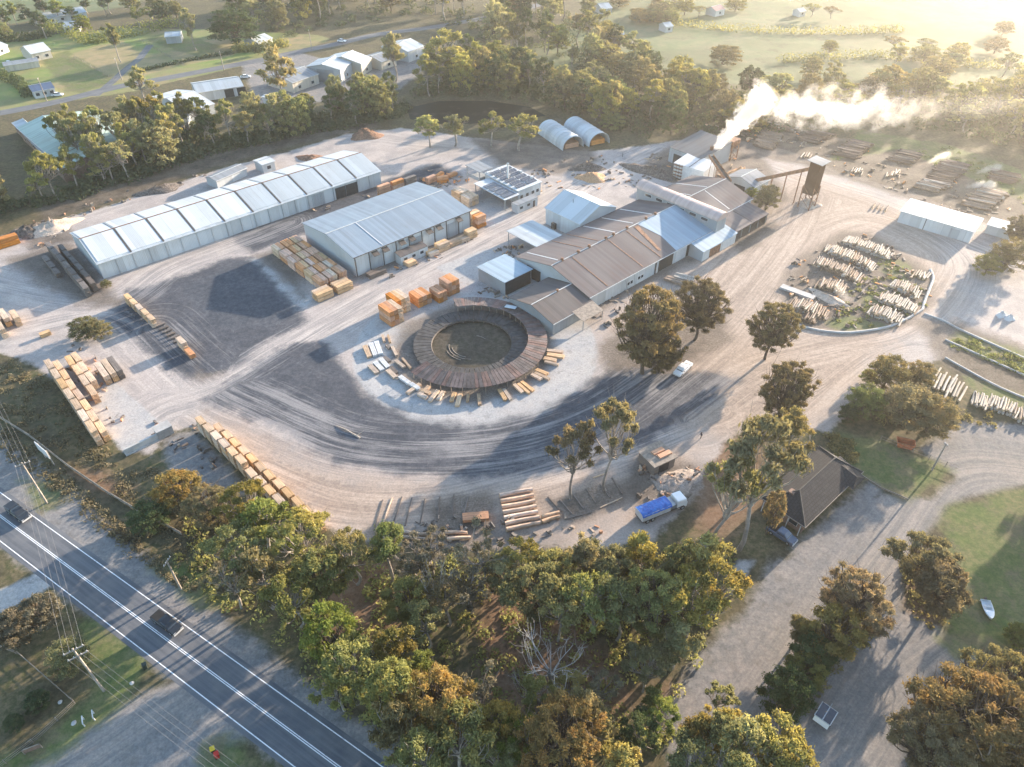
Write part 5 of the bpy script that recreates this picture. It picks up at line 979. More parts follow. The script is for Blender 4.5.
def proto(kind, seed, n, size):
    "canonical tree 10 m high, crown radius about 3 m; returns trunk mesh, crown mesh"
    r_ = np.random.default_rng(seed); cl = []; mb = MB(); lean = r_.normal(0, .35, 2)
    U = lambda a, c: r_.uniform(a, c)
    if kind in ('gum', 'tall'):
        fork = np.array((lean[0] * .6, lean[1] * .6, 4.2 if kind == 'gum' else 5.4)); m = 9 if kind == 'gum' else 8
        for i in range(m):
            t = 2.4 * i + U(-.4, .4); rr = U(.9, 2.5) * (1 if kind == 'gum' else .8); z = 5.0 + 3.9 * i / m + U(-.4, .4) if kind == 'gum' else 6.2 + 3.2 * i / m + U(-.3, .3)
            x, y = lean[0] + rr * math.cos(t) * (1.1 - .06 * i), lean[1] + rr * math.sin(t) * (1.1 - .06 * i); cl.append((x, y, z, U(.6, .85), U(.4, .6)))
            for _ in range(2): cl.append((x + r_.normal(0, .55), y + r_.normal(0, .55), z + r_.normal(0, .4), U(.42, .7), U(.3, .5)))
        cl.append((lean[0], lean[1], 9.4, .8, .5))
    elif kind == 'round':
        fork = np.array((0, 0, 2.2))
        for i in range(34):
            t = 2.4 * i; z = 1.9 + 7.3 * ((i + .5) / 34); rr = 2.7 * math.sqrt(max(0.04, 1 - ((z - 4.4) / 5.1) ** 2)) * U(.7, 1.05)
            cl.append((rr * math.cos(t), rr * math.sin(t), z, U(.55, .95), U(.45, .75)))
        cl.append((0, 0, 5.2, 1.7, 2.4))
    elif kind in ('spread', 'spread_big'):
        fork = np.array((lean[0] * .4, lean[1] * .4, 2.8)); ell = U(.78, 1.0); th = U(0, 3); ph = U(0, 6)
        NC = 46 if kind == 'spread' else 130
        for i in range(NC):
            t = 2.4 * i + U(-.3, .3); q = -.8 + 1.75 * (i + .5) / NC; rr = 2.9 * math.sqrt(max(.05, 1 - q * q)) * U(.62, 1.05) * (1 + .18 * math.sin(2 * t + ph) + .1 * math.sin(5 * t)); z = 5.7 + 3.6 * q + U(-.4, .4); x, y = rr * math.cos(t), rr * ell * math.sin(t)
            cl.append((x * math.cos(th) - y * math.sin(th), x * math.sin(th) + y * math.cos(th), z, U(.42, .8) * (1 if NC < 99 else .62), U(.32, .6) * (1 if NC < 99 else .62)))
    elif kind == 'open':
        fork = np.array((lean[0] * .5, lean[1] * .5, 3.6))
        for i in range(15):
            t = 2.4 * i + U(-.5, .5); rr = 3.0 * math.sqrt((i + 1) / 16) * U(.75, 1.1); z = 4.6 + 4.8 * (1 - (rr / 3.3) ** 2 * .6) * U(.72, 1.0); x, y = rr * math.cos(t), rr * math.sin(t); cl.append((x, y, z, U(.5, .75), U(.3, .48)))
            if i % 2: cl.append((x + r_.normal(0, .5), y + r_.normal(0, .5), z - U(.2, .9), U(.35, .55), U(.25, .4)))
    elif kind == 'sparse':
        fork = np.array((lean[0] * .5, lean[1] * .5, 3.8))
        for i in range(20):
            t = 2.4 * i + U(-.5, .5); rr = U(.6, 2.9); z = 4.2 + 5.4 * i / 20 + U(-.5, .5); cl.append((rr * math.cos(t), rr * math.sin(t), z, U(.35, .65), U(.28, .5)))
    elif kind == 'dead':
        fork = np.array((lean[0] * .4, lean[1] * .4, 3.4))
        for i in range(11):
            t = 2.4 * i; rr = U(1.6, 3.4); cl.append((rr * math.cos(t), rr * math.sin(t), U(6.0, 9.8), 1, 1))
    base_r = {'round': .2, 'dead': .12}.get(kind, .2)
    k0 = limb(mb, (0, 0, -.2), fork, base_r, base_r * .68, r_, 8, 4)
    for c in cl:
        hub = fork + (np.array((c[0], c[1], 0)) - fork * (1, 1, 0)) * .1 + np.array((0, 0, max(0, (c[2] - fork[2]) * .35 * U(.3, 1))))
        limb(mb, fork, hub, base_r * .6, base_r * .42, r_, 6, 2); pts = limb(mb, hub, (c[0], c[1], c[2]), base_r * .4, base_r * .13, r_, 5, 4)
        for j in range(4 if kind in ('dead', 'sparse') else 2):
            s = pts[2 + j % 2]; e_ = np.array((c[0], c[1], c[2])) + r_.normal(0, .55, 3) + (0, 0, .3); q = limb(mb, s, e_, base_r * .18, base_r * .05, r_, 4, 3)
            if kind == 'dead':
                for _ in range(2): limb(mb, q[2], q[2] + r_.normal(0, .55, 3) + (0, 0, .2), base_r * .09, base_r * .03, r_, 4, 2)
    tm = mb.mesh("trunk", gum_bark); cm = None if kind == 'dead' else leaf_mesh("crown", cl, n, size, seed + 50)
    return tm, cm
PROTO = {}
for k, cnt, nn in (('gum', 4, 7400), ('tall', 3, 5800), ('round', 3, 10500), ('spread', 5, 12000), ('open', 4, 5600), ('sparse', 2, 3000), ('dead', 2, 0)):
    PROTO[k] = [proto(k, 100 + 17 * i + len(k) * 31, nn, .235) for i in range(cnt)]
    if k != 'dead': PROTO[k + '_far'] = [proto(k, 300 + 13 * i + len(k) * 31, {'gum': 2300, 'tall': 2000, 'round': 2800, 'spread': 3400, 'sparse': 1100, 'open': 1900}[k], .44) for i in range(cnt)]
PROTO['spread_big'] = [proto('spread_big', 900 + 7 * i, 30000, .145) for i in range(2)]
n_trees = 0
def tree(kind, col, loc, Hm, Rm, label, group=None, barkm=None, cat="tree", name=None):
    global n_trees
    if kind == 'spread' and Rm > 4.4: kind = 'spread_big'
    tm, cm = rnd.choice(PROTO[kind]); k = kind.replace('_far', '')
    nm = name or {'gum': 'gum_tree', 'tall': 'gum_tree', 'round': 'round_tree', 'spread': 'gum_tree', 'spread_big': 'gum_tree', 'sparse': 'thin_tree', 'open': 'gum_tree', 'dead': 'dead_tree'}[k]
    e = empty(nm, label, cat, (loc[0], loc[1], loc[2] if len(loc) > 2 else 0), rnd.uniform(0, 6.28), group); e.scale = (Rm / 2.85, Rm / 2.85, Hm / 10)
    t = bpy.data.objects.new("trunk", tm); COL.objects.link(t); t.parent = e
    bm_ = barkm or (dead_bark if k == 'dead' else gum_bark if k in ('gum', 'tall', 'sparse', 'open') else dark_bark)
    t.material_slots[0].link = 'OBJECT'; t.material_slots[0].material = bm_
    if cm:
        c = bpy.data.objects.new("crown", cm); COL.objects.link(c); c.parent = e; c.material_slots[0].link = 'OBJECT'; c.material_slots[0].material = LEAF[col]
    n_trees += 1; return e
def pxm(v): return FPX * math.sin(PITCH + math.atan((v - 383.5) / FPX)) / (CAM_H * math.cos(math.atan((v - 383.5) / FPX)))
def tc(kind, col, u, v, Rpx, Hm, label, group=None, barkm=None, zc=.62):
    "tree whose crown centre shows at (u, v) with radius Rpx"
    p = P(u, v, Hm * zc); k = pxm(v) * CAM_H / (CAM_H - Hm * zc)
    return tree(kind, col, (p[0], p[1], 0), Hm, Rpx / k, label, group, barkm)
def Hof(base, topv):
    "height of a tree standing at `base` whose top shows at row topv"
    b0 = P(*base); lo, hi = 1.0, 40.0
    for _ in range(40):
        m_ = (lo + hi) / 2; dz = m_ - CAM_H; up = b0[1] * math.sin(PITCH) + dz * math.cos(PITCH); fw = b0[1] * math.cos(PITCH) - dz * math.sin(PITCH)
        if 383.5 - FPX * up / fw > topv: lo = m_
        else: hi = m_
    return lo
def tb(kind, col, base, topv, Rpx, label, barkm=None):
    "tree from where its foot and its top show"
    p = P(*base); Hm = Hof(base, topv); return tree(kind, col, p, Hm * 1.03, Rpx / (pxm(base[1]) * CAM_H / (CAM_H - Hm * .65)), label, None, barkm)
for it in [('spread', 'brown', (642, 374), 286, 36, "broad brown gum in front of the mill hall, left of a pair"), ('spread', 'brown', (694, 340), 279, 27, "broad brown gum in front of the mill hall, right of a pair"),
           ('spread', 'brown', (765, 359), 303, 24, "round brown gum alone beside the log yard's left corner"), ('spread', 'brown', (776, 426), 363, 27, "brown gum alone on the sandy yard above the tiled house"),
           ('open', 'brown', (606, 490), 402, 27, "tall slender gum with round brown crown by the lower yard"), ('open', 'brown', (571, 500), 424, 25, "tall slender gum with ragged crown left of its brown crowned twin"),
           ('open', 'grey', (735, 550), 418, 48, "tallest pale crowned gum leaning over the tiled house"), ('open', 'olive', (716, 552), 455, 32, "olive gum just left of the tallest pale crowned gum")]: tb(*it)
tb('spread', 'rust', (766, 534), 490, 11, "small brown tree overhanging the tiled house's near left roof")
# --- single trees one can name
S = [('spread', 'brown', 662, 352, 22, 9, "smaller dark brown gum crouching below the mill hall pair"),
     ('gum', 'gold', 790, 432, 24, 15, "light golden gum crown at the tiled house's far corner"),
     
     ('round', 'brown', 891, 370, 20, 8, "rounded brown tree at the top of the clump by the right tracks"), ('round', 'brown', 912, 403, 24, 9, "dark brown tree in the middle of the right tracks clump"), ('round', 'brown', 936, 412, 24, 8, "large brown tree right of the middle in the right tracks clump"), ('round', 'bright', 868, 398, 18, 7, "green round shrub tree at the left of the right tracks clump"),
     ('round', 'brown', 921, 372, 15, 6, "small brown tree at the back of the right tracks clump"), ('round', 'dark', 850, 412, 10, 4, "low dark shrub tree left of the green round one"),
     ('spread', 'brown', 926, 556, 27, 11, "big brown crown between driveway and green lawn, left of two"), ('spread', 'brown', 944, 584, 28, 12, "big brown crown at the lawn's edge, right of two", ),
     ('spread', 'rust', 857, 598, 32, 13, "golden brown gum at the top of the driveway hedge"), ('spread', 'rust', 836, 630, 28, 11, "orange tinted gum second down the driveway hedge"), ('round', 'dark', 815, 652, 22, 8, "dark green dense tree in the middle of the driveway hedge"), ('round', 'dark', 790, 690, 26, 9, "dark green dense tree at the foot of the driveway hedge"), ('spread', 'olive', 806, 668, 18, 7, "olive tree tucked into the driveway hedge"), ('gum', 'gold', 800, 628, 16, 7, "light gold spindly tree on the driveway hedge's left side"),
     ('spread', 'rust', 985, 718, 62, 15, "largest orange brown crown in the lower right corner"), ('spread', 'brown', 1010, 682, 40, 12, "brown crown above the largest lower right crown"), ('spread', 'brown', 940, 745, 38, 12, "brown crown left of the largest lower right crown"), ('round', 'bright', 1019, 633, 12, 4, "small bright green bush at the right edge by the boat"), ('spread', 'brown', 1040, 745, 48, 13, "brown crown cut off by the lower right corner"),
     ('round', 'dark', 145, 515, 18, 5.5, "dense dark green round bush beside the highway verge"), ('spread', 'rust', 177, 486, 22, 8, "golden brown tree above the dense round verge bush"), ('spread', 'gold', 212, 505, 26, 9, "yellowish tree at the left end of the bush mass"),
     ('round', 'olive', 65, 655, 19, 6, "round green tree under the power pole"), ('spread', 'grey', 37, 612, 22, 7, "pale leaved tree at left edge below the highway"), ('spread', 'grey', 12, 628, 20, 7, "pale leaved tree cut by the left edge below the highway"), ('round', 'dark', 36, 700, 12, 3, "dark low shrub on the fenced block, lower left"), ('round', 'dark', 12, 722, 9, 2.5, "small dark shrub at the left edge of the fenced block"),
     ('round', 'olive', 82, 326, 14, 5, "round green tree beside the timber rows, left part"), ('round', 'gold', 97, 328, 11, 4.5, "yellowish half of the round tree pair beside the timber rows"), ('round', 'olive', 105, 283, 5, 2, "small bush at the long white shed's left corner"),
     ('round', 'brown', 769, 195, 12, 8, "dark slender tree at the sunny end of the mill"), ('round', 'bright', 752, 192, 7, 4, "yellow green shrub beside the slender tree at the mill's end"),
     ('round', 'bright', 612, 119, 12, 6, "bright green round tree beside the hoop sheds"), ('round', 'bright', 617, 90, 14, 9, "bright green tree further back behind the hoop sheds"), ('round', 'brown', 727, 53, 17, 8, "isolated grey green round clump on the misty paddock"),
     ('gum', 'olive', 429, 128, 16, 11, "leafy gum standing in the yard left of the pond's near bank"), ('gum', 'olive', 454, 127, 16, 11, "leafy gum at the pond's near bank, second from left"), ('gum', 'olive', 491, 126, 14, 12, "leafy gum at the pond's near bank, third from left"), ('gum', 'olive', 519, 128, 19, 13, "largest leafy gum at the pond's near bank, fourth from left"),
     ('dead', 'grey', 552, 664, 36, 14, "bare bleached dead tree in the middle of the foreground bush"), ('dead', 'grey', 437, 582, 18, 14, "bare white trunked dead tree at the bush's yard edge"), ('dead', 'grey', 530, 688, 20, 9, "smaller bare dead tree below the bleached one"),
     ('sparse', 'grey', 482, 556, 26, 12, "thin grey tree at the bush's yard edge below the logs"), ('sparse', 'grey', 430, 550, 24, 11, "thin pale tree at the bush edge below the bearer rails"),
     ('gum', 'olive', 113, 38, 9, 17, "lone tall thin gum on the straw coloured paddock"), ('gum', 'olive', 190, 24, 10, 19, "lone tall gum beside the small paddock shed"), ('round', 'dark', 232, 22, 24, 17, "massive dark tree by the town road at the top"), ('gum', 'gold', 278, 72, 20, 24, "tall golden gum in front of the grey roofed town shed"), ('gum', 'gold', 440, 50, 24, 22, "tall golden gum right of the town sheds"), ('gum', 'gold', 392, 52, 15, 20, "narrow golden gum between the town sheds"),
     ('round', 'dark', 257, 48, 5, 5, "small round green tree at the town roadside"), ('gum', 'gold', 137, 82, 12, 16, "golden crown rising above the white roofed town shed"), ('round', 'brown', 1012, 252, 18, 9, "brown tree at the right edge beside the small white hut"), ('round', 'olive', 990, 262, 13, 6, "olive shrub tree left of the brown right edge tree"), ('spread', 'brown', 1024, 228, 16, 9, "brown tree cut by the right edge above the white hut"),
     ('round', 'olive', 870, 375, 8, 3, "low shrub at the left fringe of the right tracks clump")]
for it in S: tc(it[0] if it[2] > 0 and it[3] > 150 or it[0] == 'dead' else it[0] + '_far', it[1], it[2], it[3], it[4], it[5], it[6])
# --- the foreground bush
FB = [(245, 505, 24, 'gold'), (268, 522, 30, 'bright'), (238, 548, 28, 'olive'), (300, 540, 28, 'gold'), (262, 575, 28, 'brown'), (318, 572, 28, 'olive'), (350, 556, 26, 'gold'), (385, 552, 24, 'bright'), (230, 582, 22, 'grey'), (290, 598, 26, 'olive'),
      (412, 565, 22, 'grey'), (410, 600, 24, 'olive'), (445, 600, 24, 'brown'), (470, 590, 24, 'grey'), (330, 632, 28, 'bright'), (352, 668, 30, 'olive'), (338, 690, 22, 'olive'), (402, 646, 24, 'gold'), (425, 622, 20, 'olive'),
      (392, 690, 32, 'olive'), (420, 672, 24, 'bright'), (438, 705, 40, 'rust'), (400, 728, 30, 'brown'), (462, 742, 34, 'olive'), (425, 760, 30, 'olive'), (480, 700, 24, 'grey'), (505, 575, 22, 'olive'), (522, 560, 22, 'gold'), (540, 590, 28, 'olive'), (556, 572, 24, 'gold'), (585, 560, 24, 'gold'), (612, 572, 26, 'olive'), (640, 558, 24, 'gold'),
      (668, 568, 28, 'olive'), (700, 562, 30, 'gold'), (715, 590, 30, 'gold'), (690, 605, 34, 'gold'), (655, 600, 32, 'olive'), (622, 608, 30, 'olive'), (590, 600, 28, 'olive'), (560, 612, 24, 'gold'), (680, 640, 26, 'olive'),
      (648, 668, 24, 'olive'), (655, 700, 18, 'bright'), (662, 722, 20, 'bright'), (640, 735, 22, 'dark'), (500, 725, 24, 'gold'), (518, 742, 26, 'bright'), (560, 742, 42, 'rust'), (585, 712, 22, 'gold'), (600, 690, 18, 'grey'), (605, 730, 22, 'gold'), (570, 690, 20, 'gold'), (540, 700, 22, 'olive'), (500, 765, 26, 'olive'), (620, 762, 26, 'gold'),
      (700, 735, 24, 'rust'), (722, 728, 22, 'gold'), (745, 748, 34, 'olive'), (775, 745, 28, 'gold'), (690, 765, 28, 'olive'), (720, 700, 14, 'olive'), (735, 780, 30, 'olive'), (790, 770, 26, 'gold')]
words = {'gold': 'golden', 'bright': 'yellow green', 'olive': 'olive', 'brown': 'brownish', 'grey': 'thin greyish', 'rust': 'orange brown', 'dark': 'dark green'}
for i, (u, v, r_px, c) in enumerate(FB):
    kind = 'sparse' if c == 'grey' else rnd.choice(['spread', 'gum', 'open', 'open', 'gum', 'open']) if r_px < 36 else 'spread'
    reg = "yard side" if v < 600 else ("middle" if v < 665 else "lower edge"); hm = min(17, max(8, r_px * .46)) + rnd.uniform(-1.5, 2)
    side = "left third" if u < 400 else ("centre" if u < 570 else "right third")
    tc(kind, c, u, v, r_px * 1.02, hm, f"{words[c]} bush tree, {reg} of the foreground bush, {side}", f"{words[c]} trees, {reg}, {side} of the foreground bush")
for (u, v, h) in ((1078, 476, 17), (1105, 505, 18), (1135, 452, 20), (1165, 525, 17), (1128, 548, 16), (1092, 432, 17), (1205, 480, 20), (1160, 430, 18), (1240, 530, 19), (1185, 575, 17), (1110, 590, 15)):
    p = P(u, v); tree(rnd.choice(['gum', 'open', 'spread']), rnd.choice(['olive', 'brown']), p, h, rnd.uniform(3.5, 5), "tall roadside gum just beyond the right edge of the lawn, known by its long shadow", "tall roadside gums beyond the lawn's right edge")
# --- bands of trees further off
def inside(poly, x, y):
    c = False; n = len(poly)
    for i in range(n):
        (x1, y1), (x2, y2) = poly[i], poly[(i + 1) % n]
        if (y1 > y) != (y2 > y) and x < (x2 - x1) * (y - y1) / (y2 - y1) + x1: c = not c
    return c
def band(px, n, kinds, cols, hr, rr, text, seed, name_):
    r_ = random.Random(seed); poly = PP(*px); xs = [p[0] for p in poly]; ys = [p[1] for p in poly]; pts = []; tries = 0
    while len(pts) < n and tries < 20000:
        tries += 1; x, y = r_.uniform(min(xs), max(xs)), r_.uniform(min(ys), max(ys))
        if inside(poly, x, y) and all((x - a) ** 2 + (y - c) ** 2 > (rr[0] * .9) ** 2 * (1 if tries < 8000 else .3) for a, c in pts): pts.append((x, y))
    for x, y in pts:
        k = r_.choice(kinds); c = r_.choice(cols); h = r_.uniform(*hr); tree(k, c, (x, y, 0), h, r_.uniform(*rr) * (1.1 if 'round' in k else 1), f"{words[c]} {'round' if 'round' in k else 'gum'} tree {text}", f"{words[c]} {'round' if 'round' in k else 'gum'} trees {text}")
    return poly
B1 = band([(-40, 240), (0, 212), (60, 203), (130, 182), (210, 154), (300, 136), (372, 124), (410, 112), (405, 104), (335, 114), (275, 126), (205, 142), (130, 158), (85, 182), (60, 197), (30, 204), (0, 206), (-60, 215)], 52, ['gum_far', 'open_far', 'gum_far', 'round_far'], ['olive', 'olive', 'gold', 'dark', 'olive'], (10, 17), (3.2, 5.0), "in the dense belt behind the long white shed", 1, "belt")
B1b = band([(66, 158), (110, 146), (160, 136), (205, 126), (215, 134), (150, 150), (85, 170)], 18, ['open_far', 'gum_far'], ['olive', 'olive', 'gold'], (13, 18), (3.4, 5.0), "rising pale trunked among the town sheds", 2, "sheds")
B2 = band([(412, 98), (430, 78), (455, 68), (520, 66), (555, 88), (598, 106), (628, 122), (625, 134), (590, 122), (548, 108), (500, 97), (450, 97)], 36, ['gum_far', 'round_far', 'spread_far'], ['olive', 'olive', 'gold', 'dark'], (9, 17), (3.6, 5.6), "in the belt behind the pond", 3, "pond")
B3 = band([(225, 22), (300, 38), (345, 27), (420, 14), (468, 34), (490, 58), (545, 62), (600, 52), (590, 20), (520, 8), (440, 2), (330, -4), (220, 0)], 66, ['gum_far', 'tall_far', 'round_far'], ['olive', 'brown', 'olive', 'dark'], (13, 21), (4.2, 6.5), "in the tall belt along the top beyond the town road", 4, "top")
B4 = band([(568, 62), (600, 52), (640, 60), (655, 80), (720, 92), (790, 100), (785, 132), (740, 138), (690, 134), (640, 138), (628, 120), (600, 100), (575, 80)], 42, ['spread_far', 'round_far', 'gum_far'], ['olive', 'brown', 'dark', 'gold'], (9, 16), (4.0, 6.5), "in the belt between hoop sheds and misty paddock", 5, "paddock")
B5 = band([(785, 100), (860, 96), (950, 100), (1060, 98), (1120, 120), (1100, 170), (1024, 150), (950, 132), (870, 124), (790, 128)], 34, ['spread_far', 'round_far', 'gum_far'], ['olive', 'brown', 'gold'], (9, 16), (4.5, 6.5), "in the sunlit hazy belt beneath the smoke", 6, "haze")
band([(0, 30), (20, 18), (130, 10), (220, 8), (215, 20), (160, 30), (110, 28), (60, 45), (0, 40)], 20, ['round_far', 'gum_far'], ['dark', 'olive', 'bright'], (7, 14), (3.4, 5.0), "in the green hedgerows around the top left houses", 7, "hedges")
band([(-30, 150), (0, 165), (14, 190), (10, 215), (-60, 230), (-90, 170)], 8, ['tall_far', 'gum_far'], ['olive', 'gold'], (14, 20), (3.4, 4.8), "at the left edge below the green roofed warehouse", 8, "edge")
band([(800, 70), (920, 60), (1060, 62), (1060, 88), (930, 86), (810, 92)], 10, ['round_far', 'gum_far'], ['olive', 'brown', 'gold'], (6, 11), (4.0, 6.0), "scattered on the bright paddock above the smoke", 9, "scatter")
band([(600, 6), (660, 8), (700, 18), (690, 30), (640, 26), (600, 20)], 9, ['round_far'], ['olive', 'brown'], (6, 9), (4.0, 6.5), "around the white farmhouses on the misty paddock", 10, "farm")
band([(-200, -10), (200, -20), (620, -14), (900, -10), (1200, -5), (1500, -60), (900, -70), (300, -60), (-300, -60)], 26, ['round_far', 'spread_far'], ['olive', 'brown'], (12, 18), (7, 11), "far off on the hazy slopes", 12, "far")
band([(560, 2), (700, 34), (800, 60), (1000, 56), (1060, 40), (900, 22), (760, 8), (640, 0)], 12, ['round_far', 'open_far'], ['olive', 'brown'], (5, 9), (3.2, 5.5), "dotted over the misty paddock beyond the smoke", 14, "dots")
# --- undergrowth that nobody could count
def undergrowth(name, label, polys, n, rr, hh, leaves, size, seed, col, cat="undergrowth"):
    r_ = np.random.default_rng(seed); py = random.Random(seed); vv = []; ti = []; go = []
    for _ in range(n):
        poly = py.choice(polys); xs = [p[0] for p in poly]; ys = [p[1] for p in poly]
        for _t in range(60):
            x, y = py.uniform(min(xs), max(xs)), py.uniform(min(ys), max(ys))
            if inside(poly, x, y): break
        else: continue
        R_ = py.uniform(*rr); H_ = py.uniform(*hh); m = leaves; d = r_.normal(size=(m, 3)); d /= np.linalg.norm(d, axis=1)[:, None]; d[:, 2] = np.abs(d[:, 2])
        p = np.array((x, y, 0)) + d * np.array((R_, R_, H_)) * (r_.uniform(.3, 1, m) ** .5)[:, None]; a = r_.normal(size=(m, 3)); a /= np.linalg.norm(a, axis=1)[:, None]; c = np.cross(a, d + r_.normal(0, .4, (m, 3))); c /= np.linalg.norm(c, axis=1)[:, None] + 1e-9
        s = size * r_.uniform(.6, 1.3, m); a = a * (s * .7)[:, None]; c = c * (s * .4)[:, None]
        vv.append(np.stack([p - a, p + c, p + a, p - c], 1).reshape(-1, 3)); ti.append(np.clip(py.uniform(0, .7) + r_.uniform(0, .3, m), 0, 1)); go.append(np.full(m, py.random() ** 2))
    me = cards(name, np.concatenate(vv), np.concatenate(ti), np.concatenate(go)); me.materials[0] = LEAF[col]
    o = bpy.data.objects.new(name, me); COL.objects.link(o); return tag(o, label, cat, None, 'stuff')
F_ALL = PP((205, 500), (250, 500), (300, 530), (350, 552), (480, 556), (620, 556), (720, 540), (740, 560), (700, 660), (660, 720), (700, 735), (790, 735), (800, 790), (420, 790), (330, 700), (250, 620), (190, 590), (170, 540))
undergrowth("undergrowth", "dark shrubby undergrowth filling the foreground bush", [F_ALL], 430, (.8, 2.0), (.6, 2.0), 44, .42, 21, 'olive')
undergrowth("undergrowth", "leafy undergrowth filling the tree belts beyond the yard", [B1, B1, B1, B2, B3, B4, B5, B1b], 1500, (1.8, 3.8), (1.5, 4.5), 46, .8, 22, 'dark')
undergrowth("ground_cover", "low scrub and dry weeds on the rough ground by the highway", [PP((0, 355), (50, 380), (110, 440), (130, 470), (180, 470), (230, 560), (250, 610), (180, 570), (100, 480), (0, 415)), PP((0, 425), (60, 470), (150, 550), (210, 600), (160, 575), (60, 495), (0, 450))], 420, (.5, 1.5), (.2, 1.0), 30, .3, 23, 'brown')
undergrowth("ground_cover", "low weeds between the log banks and grassy rows", [PP(*p_) for p_ in ([(845, 300), (880, 250), (925, 275), (930, 305), (880, 328), (830, 325)], [(960, 335), (1060, 372), (1060, 390), (950, 345)], [(830, 160), (900, 152), (1000, 190), (1060, 225), (1060, 190), (950, 148)])], 260, (.5, 1.4), (.2, .7), 26, .35, 24, 'bright')
undergrowth("ground_cover", "low shrubs under the roadside hedges and lawn trees", [PP((900, 560), (925, 550), (965, 600), (930, 640)), PP((840, 610), (880, 620), (800, 720), (775, 715)), PP((930, 700), (1024, 640), (1080, 700), (1000, 790), (900, 790)), PP((875, 380), (960, 400), (1060, 440), (960, 425), (880, 425)), PP((825, 435), (850, 440), (860, 460), (835, 465))], 230, (.6, 1.6), (.3, 1.4), 34, .38, 25, 'brown')

def hedge(label, px, rr, hh, n, col, seed):
    r_ = np.random.default_rng(seed); ln = [np.array(q) for q in smooth_line(px, 8)]; vv = []
    for i in range(len(ln) - 1):
        m = n; t = r_.uniform(0, 1, m)[:, None]; c = ln[i] + (ln[i + 1] - ln[i]) * t; d = r_.normal(size=(m, 3)); d /= np.linalg.norm(d, axis=1)[:, None]; d[:, 2] = np.abs(d[:, 2])
        p = np.concatenate([c, np.zeros((m, 1))], 1) + d * np.array((rr, rr, hh)) * r_.uniform(.5, 1.1, m)[:, None]; a = r_.normal(size=(m, 3)); a /= np.linalg.norm(a, axis=1)[:, None]; b_ = np.cross(a, d + .3 * r_.normal(size=(m, 3))); b_ /= np.linalg.norm(b_, axis=1)[:, None] + 1e-9
        s_ = .8 * r_.uniform(.6, 1.3, m)[:, None]; vv.append(np.stack([p - a * s_ * .6, p + b_ * s_ * .4, p + a * s_ * .6, p - b_ * s_ * .4], 1).reshape(-1, 3))
    v = np.concatenate(vv); k = len(v) // 4; me = cards("hedge", v, r_.uniform(0, 1, k), r_.uniform(0, .5, k)); me.materials[0] = LEAF[col]; o = bpy.data.objects.new("hedge", me); COL.objects.link(o); return tag(o, label, "hedge")
hedge("tall bright green hedge row between paddock and top left houses", [(40, 24), (85, 42), (120, 38), (175, 26)], 3.5, 6, 110, 'bright', 1); hedge("dark hedge beside the arched garden shed", [(0, 42), (28, 40), (50, 36)], 2.5, 4, 90, 'dark', 2); hedge("dark green hedge by the blue roofed house", [(-8, 74), (18, 84), (30, 96)], 3, 4, 120, 'dark', 3); hedge("row of clipped low shrubs along the town road", [(138, 72), (165, 66), (205, 58), (232, 54)], 1.2, 1.6, 40, 'dark', 4); hedge("green hedge around the dark roofed top centre house", [(235, 52), (262, 50), (285, 46)], 3, 4, 110, 'olive', 5)
hedge("long dark hedgerow crossing the misty paddock at the top", [(640, 20), (720, 30), (820, 34), (900, 32)], 3, 4, 90, 'olive', 6); hedge("bushy fence line above the sunlit hazy belt", [(780, 62), (870, 58), (960, 66), (1040, 70)], 3, 4, 90, 'olive', 7)
# ------------------------------------------------------------------ vehicles
def paint_m(name, c, rough=.3): 
    return m_plain(name, c, rough, .05, .5, 0, .5)
tyre_m = m_plain("tyre rubber", (.02, .02, .02), .85, .1); lamp_m = m_plain("headlight lens", (.75, .77, .78), .15, .05, spec=.7)
def wheel(e, x, y, r=.36, w=.25):
    mb = MB(); mb.tube([(x, y - w / 2, r), (x, y + w / 2, r)], r, 16); o = mb.build("wheel", tyre_m, e)
    s = -1 if y < 0 else 1; mb = MB(); mb.tube([(x, y + s * w / 2, r), (x, y + s * (w / 2 + .015), r)], r * .58, 12); mb.build("rim", galv, o)
def loft(secs, close=True):
    "sections (x, [(y,z)...]) skinned into one body"
    mb = MB(); k = len(secs[0][1]); vs = [(x, y, z) for x, pr in secs for y, z in pr]
    fs = [(i * k + j, (i + 1) * k + j, (i + 1) * k + (j + 1) % k, i * k + (j + 1) % k) for i in range(len(secs) - 1) for j in range(k)]
    fs += [tuple(range(k)), tuple(range(len(vs) - 1, len(vs) - k - 1, -1))]; mb.add(vs, fs, 0, False); return mb
def prof(w, z0, z1, tw=None, r=.1):
    t = tw if tw else w - r; return [(-w, z0), (w, z0), (w, z1 - r), (t, z1), (-t, z1), (-w, z1 - r)]
